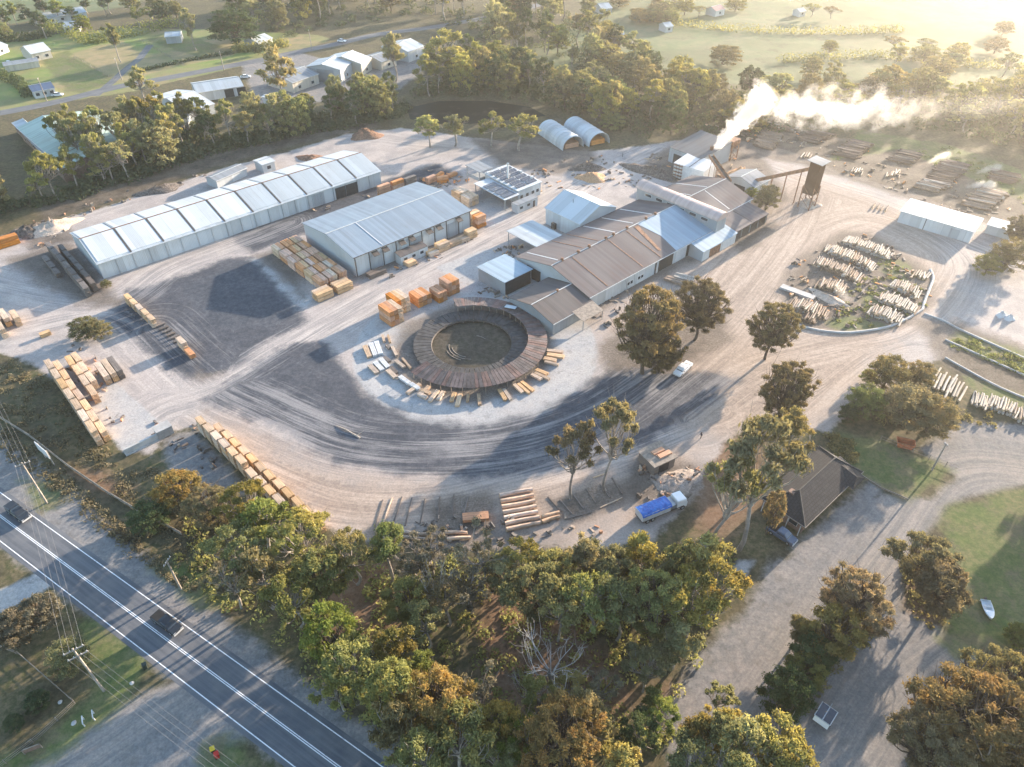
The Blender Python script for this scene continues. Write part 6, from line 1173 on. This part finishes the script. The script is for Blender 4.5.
def ute(label, loc, rz, pm, tray=None, L=5.2, canopy=False):
    e = empty("pickup_truck", label, "pickup", loc, rz); w = .92
    loft([(L / 2, prof(w * .86, .45, .82)), (L / 2 - .12, prof(w * .95, .38, .98)), (L / 2 - 1.15, prof(w, .34, 1.08)), (-.55, prof(w, .32, 1.05)), (-.6, prof(w, .32, 1.02)), (-L / 2 + .08, prof(w, .36, 1.02)), (-L / 2, prof(w * .96, .42, .98))]).build("body", pm, e)
    cab = loft([(L / 2 - 1.1, prof(w * .94, 1.03, 1.09, w * .9, .03)), (L / 2 - 1.85, prof(w * .90, 1.03, 1.70, w * .72, .12)), (-.1, prof(w * .90, 1.03, 1.76, w * .74, .12)), (-.62, prof(w * .90, 1.03, 1.68, w * .74, .12)), (-.78, prof(w * .92, 1.03, 1.08, w * .9, .03))]).build("cab", pm, e)
    mb = MB(); q = .012
    mb.add([(L / 2 - 1.16 + q, -w * .82, 1.13), (L / 2 - 1.16 + q, w * .82, 1.13), (L / 2 - 1.78 + q, w * .66, 1.63), (L / 2 - 1.78 + q, -w * .66, 1.63)], [(0, 1, 2, 3)]); mb.build("windscreen", glass, cab)
    for s in (-1, 1):
        mb = MB(); y0, y1 = s * (w * .915), s * (w * .86); mb.add([(L / 2 - 1.5, y0, 1.13), (-.55, y0, 1.13), (-.5, y1, 1.55), (L / 2 - 1.95, y1, 1.55)], [(0, 1, 2, 3) if s < 0 else (3, 2, 1, 0)]); mb.build("side_window", glass, cab)
        mb = MB(); mb.box(L / 2 - 1.55, s * 1.0 - .1, 1.1, L / 2 - 1.4, s * 1.0 + .1, 1.26); mb.build("mirror", trim_dark, e)
        mb = MB(); mb.box(L / 2 - .12, s * .62 - .18, .70, L / 2 - .015, s * .62 + .18, .88); mb.build("headlight", lamp_m, e)
    mb = MB(); mb.box(L / 2 - .06, -.85, .42, L / 2 + .08, .85, .68); mb.build("bumper", trim_white, e)
    if canopy: loft([(-.66, prof(w * .95, 1.03, 1.72, w * .82, .1)), (-L / 2 + .1, prof(w * .95, 1.03, 1.70, w * .82, .1))]).build("canopy", pm, e)
    else: mb = MB(); mb.box(-L / 2 + .14, -w * .82, 1.025, -.86, w * .82, 1.04); mb.build("tray_floor", tray or tyre_m, e)
    for x in (L / 2 - .95, -L / 2 + 1.05):
        for y in (-.82, .82): wheel(e, x, y)
    return e
black_p = paint_m("black vehicle paint", (.022, .026, .032), .22); white_p = paint_m("white vehicle paint", (.75, .75, .74), .35); blue_p = paint_m("blue grey vehicle paint", (.08, .11, .16), .25)
hr = math.atan2(rd[1], rd[0])
p = P(168, 625); ute("black pickup with open tray driving along the highway", (p[0], p[1], .012), hr, black_p, None, 5.6)
p = P(20, 515); ute("dark canopied pickup driving on the highway at the left edge", (p[0], p[1], .012), hr, black_p, None, 5.2, True)
a, c = P(771, 530), P(791, 543); ute("blue grey pickup parked beside the tiled house", ((a[0] + c[0]) / 2, (a[1] + c[1]) / 2, 0), math.atan2(c[1] - a[1], c[0] - a[0]), blue_p, None, 5.1)
a, c = P(688, 366), P(677, 376); p = ((a[0] + c[0]) / 2, (a[1] + c[1]) / 2); ute("white work pickup with loaded tray below the mill gums", (p[0], p[1], 0), math.atan2(c[1] - a[1], c[0] - a[0]), white_p, white_p, 5.6)
mb = MB(); az = math.atan2(c[1] - a[1], c[0] - a[0])
for i in range(9): x, y = rnd.uniform(-2.2, -.9), rnd.uniform(-.7, .7); mb.box(x, y, 1.05, x + rnd.uniform(.3, .7), y + rnd.uniform(.2, .5), 1.05 + rnd.uniform(.2, .55), i % 3)
tag(mb.build("tool_load", [white_p, galv, trim_white], None, (p[0], p[1], 0), az), "jumbled white boxes loaded on the white work pickup's tray", "cargo")
def car(label, loc, rz, pm, L=4.4):
    e = empty("parked_car", label, "car", loc, rz); w = .88
    loft([(L / 2, prof(w * .85, .4, .66)), (L / 2 - .15, prof(w * .96, .34, .78)), (L / 2 - 1.2, prof(w, .3, .95)), (-L / 2 + .7, prof(w, .3, 1.0)), (-L / 2, prof(w * .9, .4, .9))]).build("body", pm, e)
    cab = loft([(L / 2 - 1.05, prof(w * .92, .93, .97, w * .88, .03)), (L / 2 - 1.9, prof(w * .88, .93, 1.42, w * .68, .12)), (-.9, prof(w * .88, .93, 1.44, w * .68, .12)), (-L / 2 + .35, prof(w * .9, .93, 1.0, w * .86, .03))]).build("cab", glass, e)
    loft([(L / 2 - 1.88, prof(w * .70, 1.425, 1.46, w * .62, .02)), (-.95, prof(w * .70, 1.445, 1.48, w * .62, .02))]).build("roof", pm, e)
    for s in (-1, 1): mb = MB(); mb.box(L / 2 - .14, s * .6 - .16, .6, L / 2 - .02, s * .6 + .16, .74); mb.build("headlight", lamp_m, e)
    for x in (L / 2 - .85, -L / 2 + .85):
        for y in (-.78, .78): wheel(e, x, y, .32, .22)
    return e
for (u, v, lb, az, pm) in ((342, 42, "white car on the town road behind the tall narrow shed", -15, white_p), (228, 95, "white car parked beside the white walled town shed", 20, white_p), (58, 96, "white car on the town road at the far left", 10, white_p), (232, 89, "dark car parked beside the white walled town shed", 100, black_p), (10, 64, "pale car parked by the long grey carport", 10, white_p), (246, 78, "white car in the town car park near its road", 15, white_p)):
    q = P(u, v); car(lb, (q[0], q[1], .015), R(az), pm)
# truck with blue tarpaulin
a, c = P(638, 521), P(690, 500); az = math.atan2(c[1] - a[1], c[0] - a[0]); blue_tarp = NB("blue tarpaulin"); n = blue_tarp.noise(blue_tarp.obj(), 1.3, 5, .6); blue_tarp = blue_tarp.pbr(blue_tarp.mix(blue_tarp.ramp(n, .4, .65), (.008, .085, .36), (.015, .15, .50)), .4, 0, blue_tarp.bump(n, .9, .25), .4)
e = empty("truck", "white truck whose long load is covered by a blue tarpaulin", "truck", (a[0], a[1], 0), az); LT = 8.6
mb = MB(); mb.box(0, -1.15, .7, LT, 1.15, .95); mb.build("chassis", trim_dark, e); mb = MB(); mb.box(.0, -1.2, .96, 5.9, 1.2, 2.5); mb.build("load_bed", trim_white, e)
mb = MB(); nx_, ny_ = 14, 6; vs = []
for i in range(nx_ + 1):
    for j in range(ny_ + 1):
        vs.append((-.15 + 6.15 * i / nx_, -1.4 + 2.8 * j / ny_, 2.62 + (.12 if 0 < j < ny_ else -.35) * (1 if 0 < j < ny_ else 1) + rnd.uniform(-.05, .05)))
q_ = ny_ + 1; mb.add(vs, [(i * q_ + j, (i + 1) * q_ + j, (i + 1) * q_ + j + 1, i * q_ + j + 1) for i in range(nx_) for j in range(ny_)], 0, True); mb.build("tarpaulin", blue_tarp, e)
loft([(LT + 1.0, prof(1.05, .5, 1.5, 1.0, .1)), (LT + .9, prof(1.12, .45, 1.6, 1.05, .1)), (LT + .6, prof(1.12, .45, 2.5, 1.0, .2)), (LT - 1.2, prof(1.12, .6, 2.6, 1.0, .2)), (LT - 1.25, prof(1.1, .6, 2.5, 1.0, .2))]).build("cab", white_p, e)
mb = MB(); mb.add([(LT + .89, -.98, 1.66), (LT + .89, .98, 1.66), (LT + .66, .92, 2.3), (LT + .66, -.92, 2.3)], [(0, 1, 2, 3)]); mb.build("windscreen", glass, e)
mb = MB(); mb.box(LT - 2.4, -1.05, .96, LT - 1.4, 1.05, 1.9); mb.box(6.1, -.9, .96, 6.9, .2, 1.6); mb.build("equipment", galv, e)
for x in (1.2, 2.3, LT): 
    for y in (-1.05, 1.05): wheel(e, x, y, .48, .3)
# solar trailer
p = P(823, 719); d0 = P(811, 722); d1 = P(829, 736); az = math.atan2(P(814, 722)[1] - P(822, 709)[1], P(814, 722)[0] - P(822, 709)[0])
e = empty("trailer", "small white trailer carrying two dark solar panels on its flat top", "trailer", (p[0], p[1], 0), az)
mb = MB(); mb.box(-1.1, -1.05, .5, 1.35, 1.05, 1.75); mb.add([(-1.1, -1.05, 1.75), (-1.1, 1.05, 1.75), (-1.75, .9, .95), (-1.75, -.9, .95), (-1.1, -1.05, .5), (-1.1, 1.05, .5), (-1.75, .9, .5), (-1.75, -.9, .5)], [(0, 1, 2, 3), (3, 2, 6, 7), (0, 3, 7, 4), (1, 5, 6, 2)]); mb.build("body", white_p, e)
mb = MB(); mb.box(-1.15, -1.15, 1.76, 1.4, 1.15, 1.84); mb.build("rack", trim_white, e)
pan = m_plain("black solar panel", (.02, .026, .04), .15, .1, spec=.7)
for s in (-1, 1): mb = MB(); mb.box(-1.05, s * .55 - .48, 1.845, 1.3, s * .55 + .48, 1.89); mb.build("solar_panel", pan, e)
for y in (-1.1, 1.1): wheel(e, .2, y, .34, .22)
mb = MB(); mb.tube([(-1.7, 0, .5), (-2.7, 0, .48)], .05, 6); mb.build("drawbar", galv, e)
# boat
p = P(987, 611); d0, d1 = P(984, 603), P(989.5, 619); az = math.atan2(d1[1] - d0[1], d1[0] - d0[0])
e = empty("dinghy", "small white dinghy lying on the lawn near the right edge", "boat", (p[0], p[1], 0), az); mb = MB(); secs = []
for x, w, zk in ((-1.7, .72, .12), (-.8, .8, .06), (.2, .78, .05), (1.0, .58, .12), (1.5, .3, .25), (1.75, .04, .42)):
    secs.append([(x, -w, .62), (x, -w * .8, .3), (x, -w * .3, zk), (x, w * .3, zk), (x, w * .8, .3), (x, w, .62), (x, w - .06 if w > .1 else w * .5, .62), (x, (w - .06) * .78, .34), (x, w * .28, zk + .07), (x, -w * .28, zk + .07), (x, -(w - .06) * .78, .34), (x, -(w - .06) if w > .1 else -w * .5, .62)])
k = 12; vs = [q for s_ in secs for q in s_]; mb.add(vs, [(i * k + j, (i + 1) * k + j, (i + 1) * k + (j + 1) % k, i * k + (j + 1) % k) for i in range(len(secs) - 1) for j in range(k)] + [tuple(range(11, -1, -1))], 0, True); mb.build("hull", white_p, e)
mb = MB(); mb.box(-.75, -.7, .42, -.4, .7, .47); mb.build("seat", trim_white, e); mb = MB(); mb.box(-1.7, -.66, .1, -1.64, .66, .6); mb.build("transom", trim_white, e)
mb = MB(); mb.add([(.25, -.72, .625), (.25, .72, .625), (1.0, .54, .64), (1.5, .28, .66), (1.74, 0, .67), (1.5, -.28, .66), (1.0, -.54, .64)], [(0, 1, 2, 3, 4, 5, 6)]); mb.build("foredeck", white_p, e)
mb = MB(); mb.box(-1.95, -.14, .3, -1.72, .14, .95); mb.build("outboard_motor", trim_dark, e)
# orange skip on the lawn
p = P(904, 446); e = empty("skip_bin", "orange red skip bin on the grass above the driveway", "skip", (p[0], p[1], 0), R(-20)); mb = MB(); orange_p = m_plain("faded orange paint", (.42, .12, .05), .6, .3)
mb.add([(-1.2, -.8, 0), (1.2, -.8, 0), (1.2, .8, 0), (-1.2, .8, 0), (-1.7, -.9, 1.3), (1.7, -.9, 1.3), (1.7, .9, 1.3), (-1.7, .9, 1.3), (-1.55, -.78, 1.3), (1.55, -.78, 1.3), (1.55, .78, 1.3), (-1.55, .78, 1.3), (-1.1, -.7, .12), (1.1, -.7, .12), (1.1, .7, .12), (-1.1, .7, .12)],
       [(3, 2, 1, 0), (0, 1, 5, 4), (1, 2, 6, 5), (2, 3, 7, 6), (3, 0, 4, 7), (4, 5, 9, 8), (5, 6, 10, 9), (6, 7, 11, 10), (7, 4, 8, 11), (8, 9, 13, 12), (9, 10, 14, 13), (10, 11, 15, 14), (11, 8, 12, 15), (12, 13, 14, 15)]); mb.build("bin", orange_p, e)
mb = MB(); mb.tube([(-1.75, -.9, 1.3), (1.75, -.9, 1.3)], .05, 6); mb.tube([(-1.75, .9, 1.3), (1.75, .9, 1.3)], .05, 6); mb.build("rim", rust_steel, e)
# ------------------------------------------------------------------ power poles, wires, signs, fences, bins
pole_w = m_plain("weathered pole timber", (.30, .26, .22), .9, .25)
POLES = []
def pole(label, base, Hm, az, arms=((-.6, 2.4),), name="power_pole", group=None):
    p = P(*base); e = empty(name, label, "power pole", (p[0], p[1], 0), az, group); mb = MB(); mb.tube([(0, 0, 0), (0, 0, Hm)], [.19, .12], 8); mb.build("pole", pole_w, e); ends = []
    for dz, w_ in arms:
        mb = MB(); mb.box(-.07, -w_ / 2, Hm + dz - .07, .07, w_ / 2, Hm + dz + .07); a_ = mb.build("crossarm", pole_w, e); mb = MB()
        for y in (-w_ / 2 + .15, -w_ / 6, w_ / 6, w_ / 2 - .15): mb.tube([(0, y, Hm + dz + .08), (0, y, Hm + dz + .3)], .06, 6)
        mb.build("insulator", trim_white, a_); ends.append((dz, w_))
    POLES.append((p, Hm, az, arms)); return e
PAZ = math.atan2(P(104, 691)[1] - P(47, 503)[1], P(104, 691)[0] - P(47, 503)[0])
pole("tall double armed power pole at the grassy corner below the highway", (104, 691), 11.5, PAZ, ((-.4, 2.6), (-1.9, 2.6)))
pole("power pole across the highway near the left edge", (47, 503), 10.5, PAZ, ((-.4, 2.4),))
pole("small crossarm pole on the verge right of the highway", (181, 589), 7.5, R(-10), ((-.2, 2.0),))
pole("slim pole standing in the town verge at the far left", (47, 101), 9, R(20), ((-.3, 1.8),)); pole("slim pole beside the straw coloured paddock", (122, 80), 9, R(20), ((-.3, 1.8),)); pole("slim power pole behind the tall narrow town shed", (312, 50), 9, R(20), ((-.3, 1.8),)); pole("tall pole standing by the orange skip", (932, 470), 7, R(20), ((-.2, 1.0),)); pole("thin pole at the paddock's hedge near the town", (224, 70), 8, R(20), ((-.3, 1.4),))
def ends(i, arm=0):
    p, Hm, az, arms = POLES[i]; dz, w_ = arms[arm]; return [(p[0] - math.sin(az) * y, p[1] + math.cos(az) * y, Hm + dz + .3) for y in (-w_ / 2 + .15, -w_ / 6, w_ / 6, w_ / 2 - .15)]
wire_m = m_plain("wire", (.16, .16, .165), .6, .1)
def wires(A_, B_, label, sag=.9):
    mb = MB()
    for a, c in zip(A_, B_):
        a = np.array(a); c = np.array(c); mb.tube([a + (c - a) * t - np.array((0, 0, sag * 4 * t * (1 - t))) for t in np.linspace(0, 1, 13)], .014, 4, 0, False)
    tag(mb.build("power_line", wire_m), label, "power line")
wires(ends(1), ends(0), "power line crossing the highway between the two left poles"); far_end = [(-96, 150 + k, 11) for k in range(4)]
wires(ends(1), [(q[0] - 42, q[1] + 48 , 11) for q in ends(1)], "power line leaving the left edge above the verge", 1.2); wires(ends(0, 1), [(q[0] + 44, q[1] - 26, 9.8) for q in ends(0, 1)], "power line fanning out over the side road at lower left", .8)
# billboard seen from behind
a, c = P(50, 442), P(62, 452); az = math.atan2(c[1] - a[1], c[0] - a[0]); L_ = math.dist(a, c)
e = empty("billboard", "white framed billboard on posts seen edge on by the scrub", "billboard", (P(57, 462)[0] - 1.5, P(57, 462)[1], 0), az); mb = MB(); mb.box(-2.2, -.08, 2.2, 2.2, .08, 4.2); mb.build("panel", trim_white, e)
for x in (-1.6, 1.6): mb = MB(); mb.box(x - .1, .1, 0, x + .1, .3, 3.9); mb.build("post", pole_w, e)
def fence(name, label, px, step, hgt, mat, rails=2, solid=False, cat="fence"):
    pts = [np.array(P(*q)[:2]) for q in px]; L_ = [0]
    for a, c in zip(pts, pts[1:]): L_.append(L_[-1] + np.linalg.norm(c - a))
    e = empty(name, label, cat, (pts[0][0], pts[0][1], 0)); mb = MB(); mr = MB(); s = 0
    while s < L_[-1]:
        i = max(j for j in range(len(L_) - 1) if L_[j] <= s + 1e-6); p = pts[i] + (pts[i + 1] - pts[i]) * ((s - L_[i]) / (L_[i + 1] - L_[i])) - pts[0]; mb.tube([(p[0], p[1], 0), (p[0], p[1], hgt)], .07, 5); s += step
    o = mb.build("post", mat, e)
    for a, c in zip(pts, pts[1:]):
        a = a - pts[0]; c = c - pts[0]
        if solid:
            d = (c - a) / np.linalg.norm(c - a); nn = np.array((-d[1], d[0])) * .05; mr.prism([tuple(a - nn), tuple(c - nn), tuple(c + nn), tuple(a + nn)], .05, hgt)
        else:
            for k in range(rails): z = hgt * (k + .8) / rails - .05; mr.tube([(a[0], a[1], z), (c[0], c[1], z)], .035, 4)
    mr.build("panel" if solid else "rail", mat, e); return e
fence("boundary_fence", "low weathered timber fence between highway verge and scrub", [(-10, 412), (30, 437), (70, 468), (110, 495), (132, 508), (182, 535)], 3.0, .9, weathered, 1, True)
fence("wire_fence", "post and wire fence around the bare block at lower left", [(-20, 640), (20, 655), (76, 704), (40, 738), (-5, 772)], 3.5, 1.1, weathered, 3)
fence("wire_fence", "thin fence along the house lawn and driveway", [(880, 440), (935, 462), (957, 470)], 3.0, 1.2, weathered, 2)
fence("lawn_edging", "low timber edging between house lawn and driveway", [(860, 475), (880, 488), (908, 500)], 3.0, .35, weathered, 1, True)
fence("paddock_fence", "thin dark fence dividing the straw and green paddocks", [(75, 58), (118, 82)], 5, 1.2, weathered, 3); fence("paddock_fence", "thin dark fence across the green paddock by the lone shed", [(140, 40), (165, 55), (185, 66)], 5, 1.2, weathered, 3)
# pipes kerbing the log yard, lying pale strips
def kerb(label, px, w=.35, h=.28, m_=None):
    pts = smooth_line(px, 4); mb = MB(); mb.tube([(p[0], p[1], h * .4) for p in pts], w, 6); tag(mb.build("kerb", m_ or concrete), label, "kerb", None, 'structure')
kerb("pale rounded kerb along the log yard's near side", [(795, 325), (820, 331), (850, 333), (885, 328), (905, 320), (922, 310)]); kerb("pale kerb around the log yard's right end", [(922, 310), (925, 300), (929, 290), (933, 278), (930, 270)]); kerb("pale kerb along the grassy rows, far strand", [(924, 314), (945, 322), (960, 330), (1000, 348), (1060, 375)], .3); kerb("pale kerb along the grassy rows, middle strand", [(945, 340), (985, 358), (1060, 392)], .25); kerb("pale kerb along the grassy rows, near strand", [(945, 358), (1000, 388), (1060, 412)], .25)
mb = MB(); q0, q1 = np.array(P(781, 287)), np.array(P(814, 299)); d = q1 - q0; mb.box(0, -1.0, 0, np.linalg.norm(d), 1.0, .5); tag(mb.build("loading_ramp", concrete, None, tuple(q0), math.atan2(d[1], d[0])), "long pale concrete ramp at the log yard's left side", "ramp")
heap("sand_strip", "long pale sand heap between the log banks", "heap", P(828, 298), 5.5, 2.0, .8, chip_pale, 31, R(-50))
# bins, stones and small things on the verge
def wheelie(label, p, lid, body):
    e = empty("wheelie_bin", label, "bin", (p[0], p[1], 0), R(30)); mb = MB(); mb.add([(-.22, -.25, .05), (.22, -.25, .05), (.22, .25, .05), (-.22, .25, .05), (-.29, -.33, 1.0), (.29, -.33, 1.0), (.29, .33, 1.0), (-.29, .33, 1.0)], [(3, 2, 1, 0), (4, 5, 6, 7), (0, 1, 5, 4), (1, 2, 6, 5), (2, 3, 7, 6), (3, 0, 4, 7)]); mb.build("body", body, e)
    mb = MB(); mb.box(-.31, -.35, 1.01, .33, .35, 1.08); mb.build("lid", lid, e)
    for y in (-.25, .25): mb = MB(); mb.tube([(-.24, y - .03, .1), (-.24, y + .03, .1)], .1, 10); mb.build("wheel", tyre_m, e)
    return e
red_m = m_plain("red plastic", (.45, .03, .02), .45, .1); yel_m = m_plain("yellow plastic", (.62, .42, .03), .45, .1); dkg = m_plain("dark green plastic", (.03, .045, .035), .5, .1)
wheelie("red wheelie bin beside its yellow lidded twin at bottom left", P(218, 757), red_m, red_m); wheelie("wheelie bin with yellow lid at bottom left", P(214, 752), yel_m, dkg); wheelie("all dark wheelie bin at the side road corner", P(146, 668), dkg, dkg)
def rock(label, p, r, m_, group=None):
    mb = MB(); r_ = random.Random(int(p[0] * 10)); n = 8; vs = [(0, 0, r * .7)]
    for i in range(1, 4):
        for j in range(n): t = 2 * math.pi * j / n; q = i / 3; vs.append((r * q * math.cos(t) * r_.uniform(.85, 1.15), r * q * math.sin(t) * r_.uniform(.85, 1.15), r * .7 * math.sqrt(max(0, 1 - q * q)) - .02))
    mb.add(vs, [(0, 1 + j, 1 + (j + 1) % n) for j in range(n)] + [(1 + (i - 1) * n + j, 1 + i * n + j, 1 + i * n + (j + 1) % n, 1 + (i - 1) * n + (j + 1) % n) for i in (1, 2) for j in range(n)], 0, True); return tag(mb.build("rock", m_, None, (p[0], p[1], 0)), label, "rock", group)
rock("pale flat stone on the grass near the white posts", P(74, 723), .4, concrete); rock("white stone by the side road bend", P(132, 683), .35, concrete); rock("grey stone at the fenced block's corner", P(60, 702), .35, concrete)
for i, (u, v) in enumerate(((84, 719), (94, 713))): mb = MB(); mb.box(0, -.06, 0, .12, .06, .8); mb.box(1.1, -.06, 0, 1.22, .06, .8); mb.box(-.05, -.07, .8, 1.27, .07, .9); tag(mb.build("barrier_rail", trim_white, None, P(u, v), R(-60)), ["white barrier rail on the verge grass, lower of two", "white barrier rail on the verge grass, upper of two"][i], "barrier")
e = empty("notice_board", "low framed notice board on the verge grass at lower left", "sign", P(34, 751), R(25)); mb = MB(); mb.box(-1.0, -.05, .3, 1.0, .05, 1.1); mb.build("panel", brick_m, e); mb = MB(); mb.box(-1.08, -.06, 0, -1.0, .06, 1.2); mb.box(1.0, -.06, 0, 1.08, .06, 1.2); mb.box(-1.08, -.06, 1.12, 1.08, .06, 1.2); mb.build("frame", weathered, e)
# white wraps lying by the right tracks
for i, (u, v) in enumerate(((1001, 316), (1009, 319))): heap("wrapped_bale", ["white wrapped bale, left of two by the grassy rows", "white wrapped bale, right of two by the grassy rows"][i], "bale", P(u, v), 1.3, 1.0, 1.2, trim_white, 60 + i)
# feller's branch lying on the sealed yard
mb = MB(); q = P(360, 438); mb.tube([q, np.add(q, (-3.2, 2.2, .25)), np.add(q, (-5.4, 3.6, .1))], [.22, .14, .05], 6); mb.tube([np.add(q, (-.8, .5, .15)), np.add(q, (.6, 1.6, .5))], [.1, .04], 5); tag(mb.build("fallen_branch", bark_pale), "pale forked branch lying alone on the sealed yard", "branch")
# gate pieces beside tall trees: small offcut bundles in the yards
for i, (u, v) in enumerate(((672, 281), (681, 279), (690, 284), (697, 286))):
    a = P(u, v); mb = MB()
    for j in range(6): mb.box(rnd.uniform(-.4, 0), j * .42, rnd.uniform(0, .2), 5.2, j * .42 + .36, .5 + rnd.uniform(0, .5))
    tag(mb.build("log_bundle", (bark, bark_pale, bark, bark)[i], None, (a[0] - 2, a[1], 0), GA - R(75)), f"{ORD[i]} bundle from left of slabs on the mill's front pad", "timber bundle", "slab bundles on the mill's front pad")
# ------------------------------------------------------------------ the person crossing the sand
def person(label, loc, rz, shirt, trousers):
    import bmesh
    V = [(0, 0, .92), (0, 0, 1.12), (.01, 0, 1.38), (.02, 0, 1.50), (.03, 0, 1.62), (.035, 0, 1.74), (0, .10, .88), (.13, .11, .48), (.06, .11, .07), (.2, .11, .03), (0, -.10, .88), (-.10, -.11, .48), (-.24, -.11, .10), (-.12, -.11, .04), (0, .19, 1.40), (-.10, .24, 1.13), (-.02, .25, .90), (.03, .25, .82), (0, -.19, 1.40), (.06, -.24, 1.13), (.18, -.24, .93), (.23, -.24, .86)]
    E_ = [(0, 1), (1, 2), (2, 3), (3, 4), (4, 5), (0, 6), (6, 7), (7, 8), (8, 9), (0, 10), (10, 11), (11, 12), (12, 13), (2, 14), (14, 15), (15, 16), (16, 17), (2, 18), (18, 19), (19, 20), (20, 21)]
    rad = [.15, .13, .15, .06, .095, .08, .095, .065, .045, .04, .095, .065, .045, .04, .06, .042, .033, .035, .06, .042, .033, .035]
    me = bpy.data.meshes.new("person"); me.from_pydata(V, E_, []); o = bpy.data.objects.new("person", me); COL.objects.link(o); o.location = loc; o.rotation_euler = (0, 0, rz)
    md = o.modifiers.new("skin", 'SKIN'); 
    for i, sv in enumerate(me.skin_vertices[0].data): sv.radius = (rad[i], rad[i]); sv.use_root = (i == 0)
    md2 = o.modifiers.new("sub", 'SUBSURF'); md2.levels = 1; md2.render_levels = 2
    b = NB("person clothing"); s = b.n("ShaderNodeSeparateXYZ"); b.set(s.inputs[0], b.obj()); z = s.outputs[2]
    col = b.mix(b.math('GREATER_THAN', z, .95), trousers, shirt); col = b.mix(b.math('GREATER_THAN', z, 1.52), col, (.45, .28, .2)); col = b.mix(b.math('LESS_THAN', z, .09), col, (.02, .02, .02)); m_ = b.pbr(col, .85); me.materials.append(m_)
    tag(o, label, "person"); mb = MB(); vs = []; n = 10
    for i in range(5):
        for j in range(n): t = 2 * math.pi * j / n; a_ = math.pi / 2 * i / 4; vs.append((.03 + .105 * math.cos(a_) * math.cos(t), .1 * math.cos(a_) * math.sin(t), 1.68 + .12 * math.sin(a_)))
    mb.add(vs, [(i * n + j, i * n + (j + 1) % n, (i + 1) * n + (j + 1) % n, (i + 1) * n + j) for i in range(4) for j in range(n)], 0, True); mb.build("hair", m_plain("dark hair", (.03, .022, .018), .8, .1), o)
p = P(700.5, 438.5); person("person in dark clothes walking across the sand with a long shadow", (p[0], p[1], 0), R(200), (.03, .035, .05), (.04, .04, .045))
# ------------------------------------------------------------------ smoke
def plume(label, a, c, r0, r1, dens, nscale, soft, amp, aniso=.4, bulge=0.0, fade=.8):
    "vapour in a long hull; the density thins towards the hull and is torn by noise"
    a = np.array(a); c = np.array(c); d = c - a; L = np.linalg.norm(d); mb = MB(); rr = lambda t: r0 + (r1 - r0) * t + bulge * math.sin(math.pi * t)
    mb.tube([(L * t, 0, 0) for t in np.linspace(-.04, 1.04, 15)], [1.25 * rr(min(max(t, 0), 1)) for t in np.linspace(-.04, 1.04, 15)], 14)
    o = mb.build("smoke", None); o.data.materials.clear(); o.location = tuple(a); o.rotation_euler = (0, -math.asin(d[2] / L), math.atan2(d[1], d[0]))
    b = NB("smoke vapour"); v = b.n("ShaderNodeVolumePrincipled"); v.inputs['Color'].default_value = (1, 1, 1, 1); v.inputs['Anisotropy'].default_value = aniso
    p = b.obj(); s_ = b.n("ShaderNodeSeparateXYZ"); b.set(s_.inputs[0], p); x, y, z_ = s_.outputs
    t = b.math('MULTIPLY', x, 1 / L, True); R_ = b.math('ADD', b.math('MULTIPLY', t, r1 - r0), r0)
    if bulge: R_ = b.math('ADD', R_, b.math('MULTIPLY', b.math('SINE', b.math('MULTIPLY', t, math.pi)), bulge))
    r_ = b.math('DIVIDE', b.math('SQRT', b.math('ADD', b.math('MULTIPLY', y, y), b.math('MULTIPLY', z_, z_))), R_)
    n1 = b.noise(p, nscale, 5, .64, dist=.5); f = b.math('ADD', b.math('SUBTRACT', 1.0, r_), b.math('MULTIPLY', b.math('SUBTRACT', n1, .5), amp))
    ends_ = b.math('MULTIPLY', b.ramp(x, -.5, r0 * .4 + .5), b.ramp(t, fade, 1.0, 1, 0))
    b.set(v.inputs['Density'], b.math('MULTIPLY', b.ramp(f, .12, soft, 0, dens), ends_)); b.t.links.new(v.outputs[0], b.out.inputs[1]); o.data.materials.append(b.mat)
    return tag(o, label, "smoke", None, 'stuff')
Ys = P(710, 158, 3)[1]
plume("dense white smoke leaning out of the boiler stack", PY(710, 155, Ys), PY(772, 86, Ys + 5), 1.1, 6.0, .55, .30, .55, 2.4)
plume("ragged white smoke cloud drifting right of the stack", PY(764, 108, Ys + 5), PY(960, 110, Ys + 18), 4.6, 3.4, .06, .21, .95, 5.0, .45, 3.2, .2)
plume("thin fading smoke veil at the right edge", PY(885, 110, Ys + 14), PY(1120, 98, Ys + 34), 5.0, 6.0, .006, .09, .9, 2.6, .5)
for i, (u0, v0, u1, v1_, dn) in enumerate(((966, 186, 998, 184, .32), (976, 172, 1004, 166, .28), (928, 162, 952, 152, .14), (830, 282, 850, 300, .06))):
    q0, q1 = P(u0, v0, .8), P(u1, v1_, 2.6); q = plume(["lower golden sprinkler mist between the far right log piles", "upper golden sprinkler mist between the far right log piles", "thin sprinkler jet of mist left of the two golden ones", "dusty mist over the sand between the log banks"][i], q0, q1, 1.0, 2.0, dn, .5, .8, 2.4, .6); q.name = 'mist'
# ------------------------------------------------------------------ the hazy air
mb = MB(); mb.box(-3300, -1600, -1.5, 3300, 4300, 128); hz = mb.build("haze", None); hz.data.materials.clear()
b = NB("hazy air"); v = b.n("ShaderNodeVolumePrincipled"); v.inputs['Color'].default_value = (1, .97, .90, 1); v.inputs['Density'].default_value = .00018; v.inputs['Anisotropy'].default_value = .70; b.t.links.new(v.outputs[0], b.out.inputs[1]); hz.data.materials.append(b.mat)
tag(hz, "warm morning haze filling the valley air", "haze", None, 'stuff')
print("logs", nlogs, "trees", n_trees, "objects", len(bpy.data.objects))
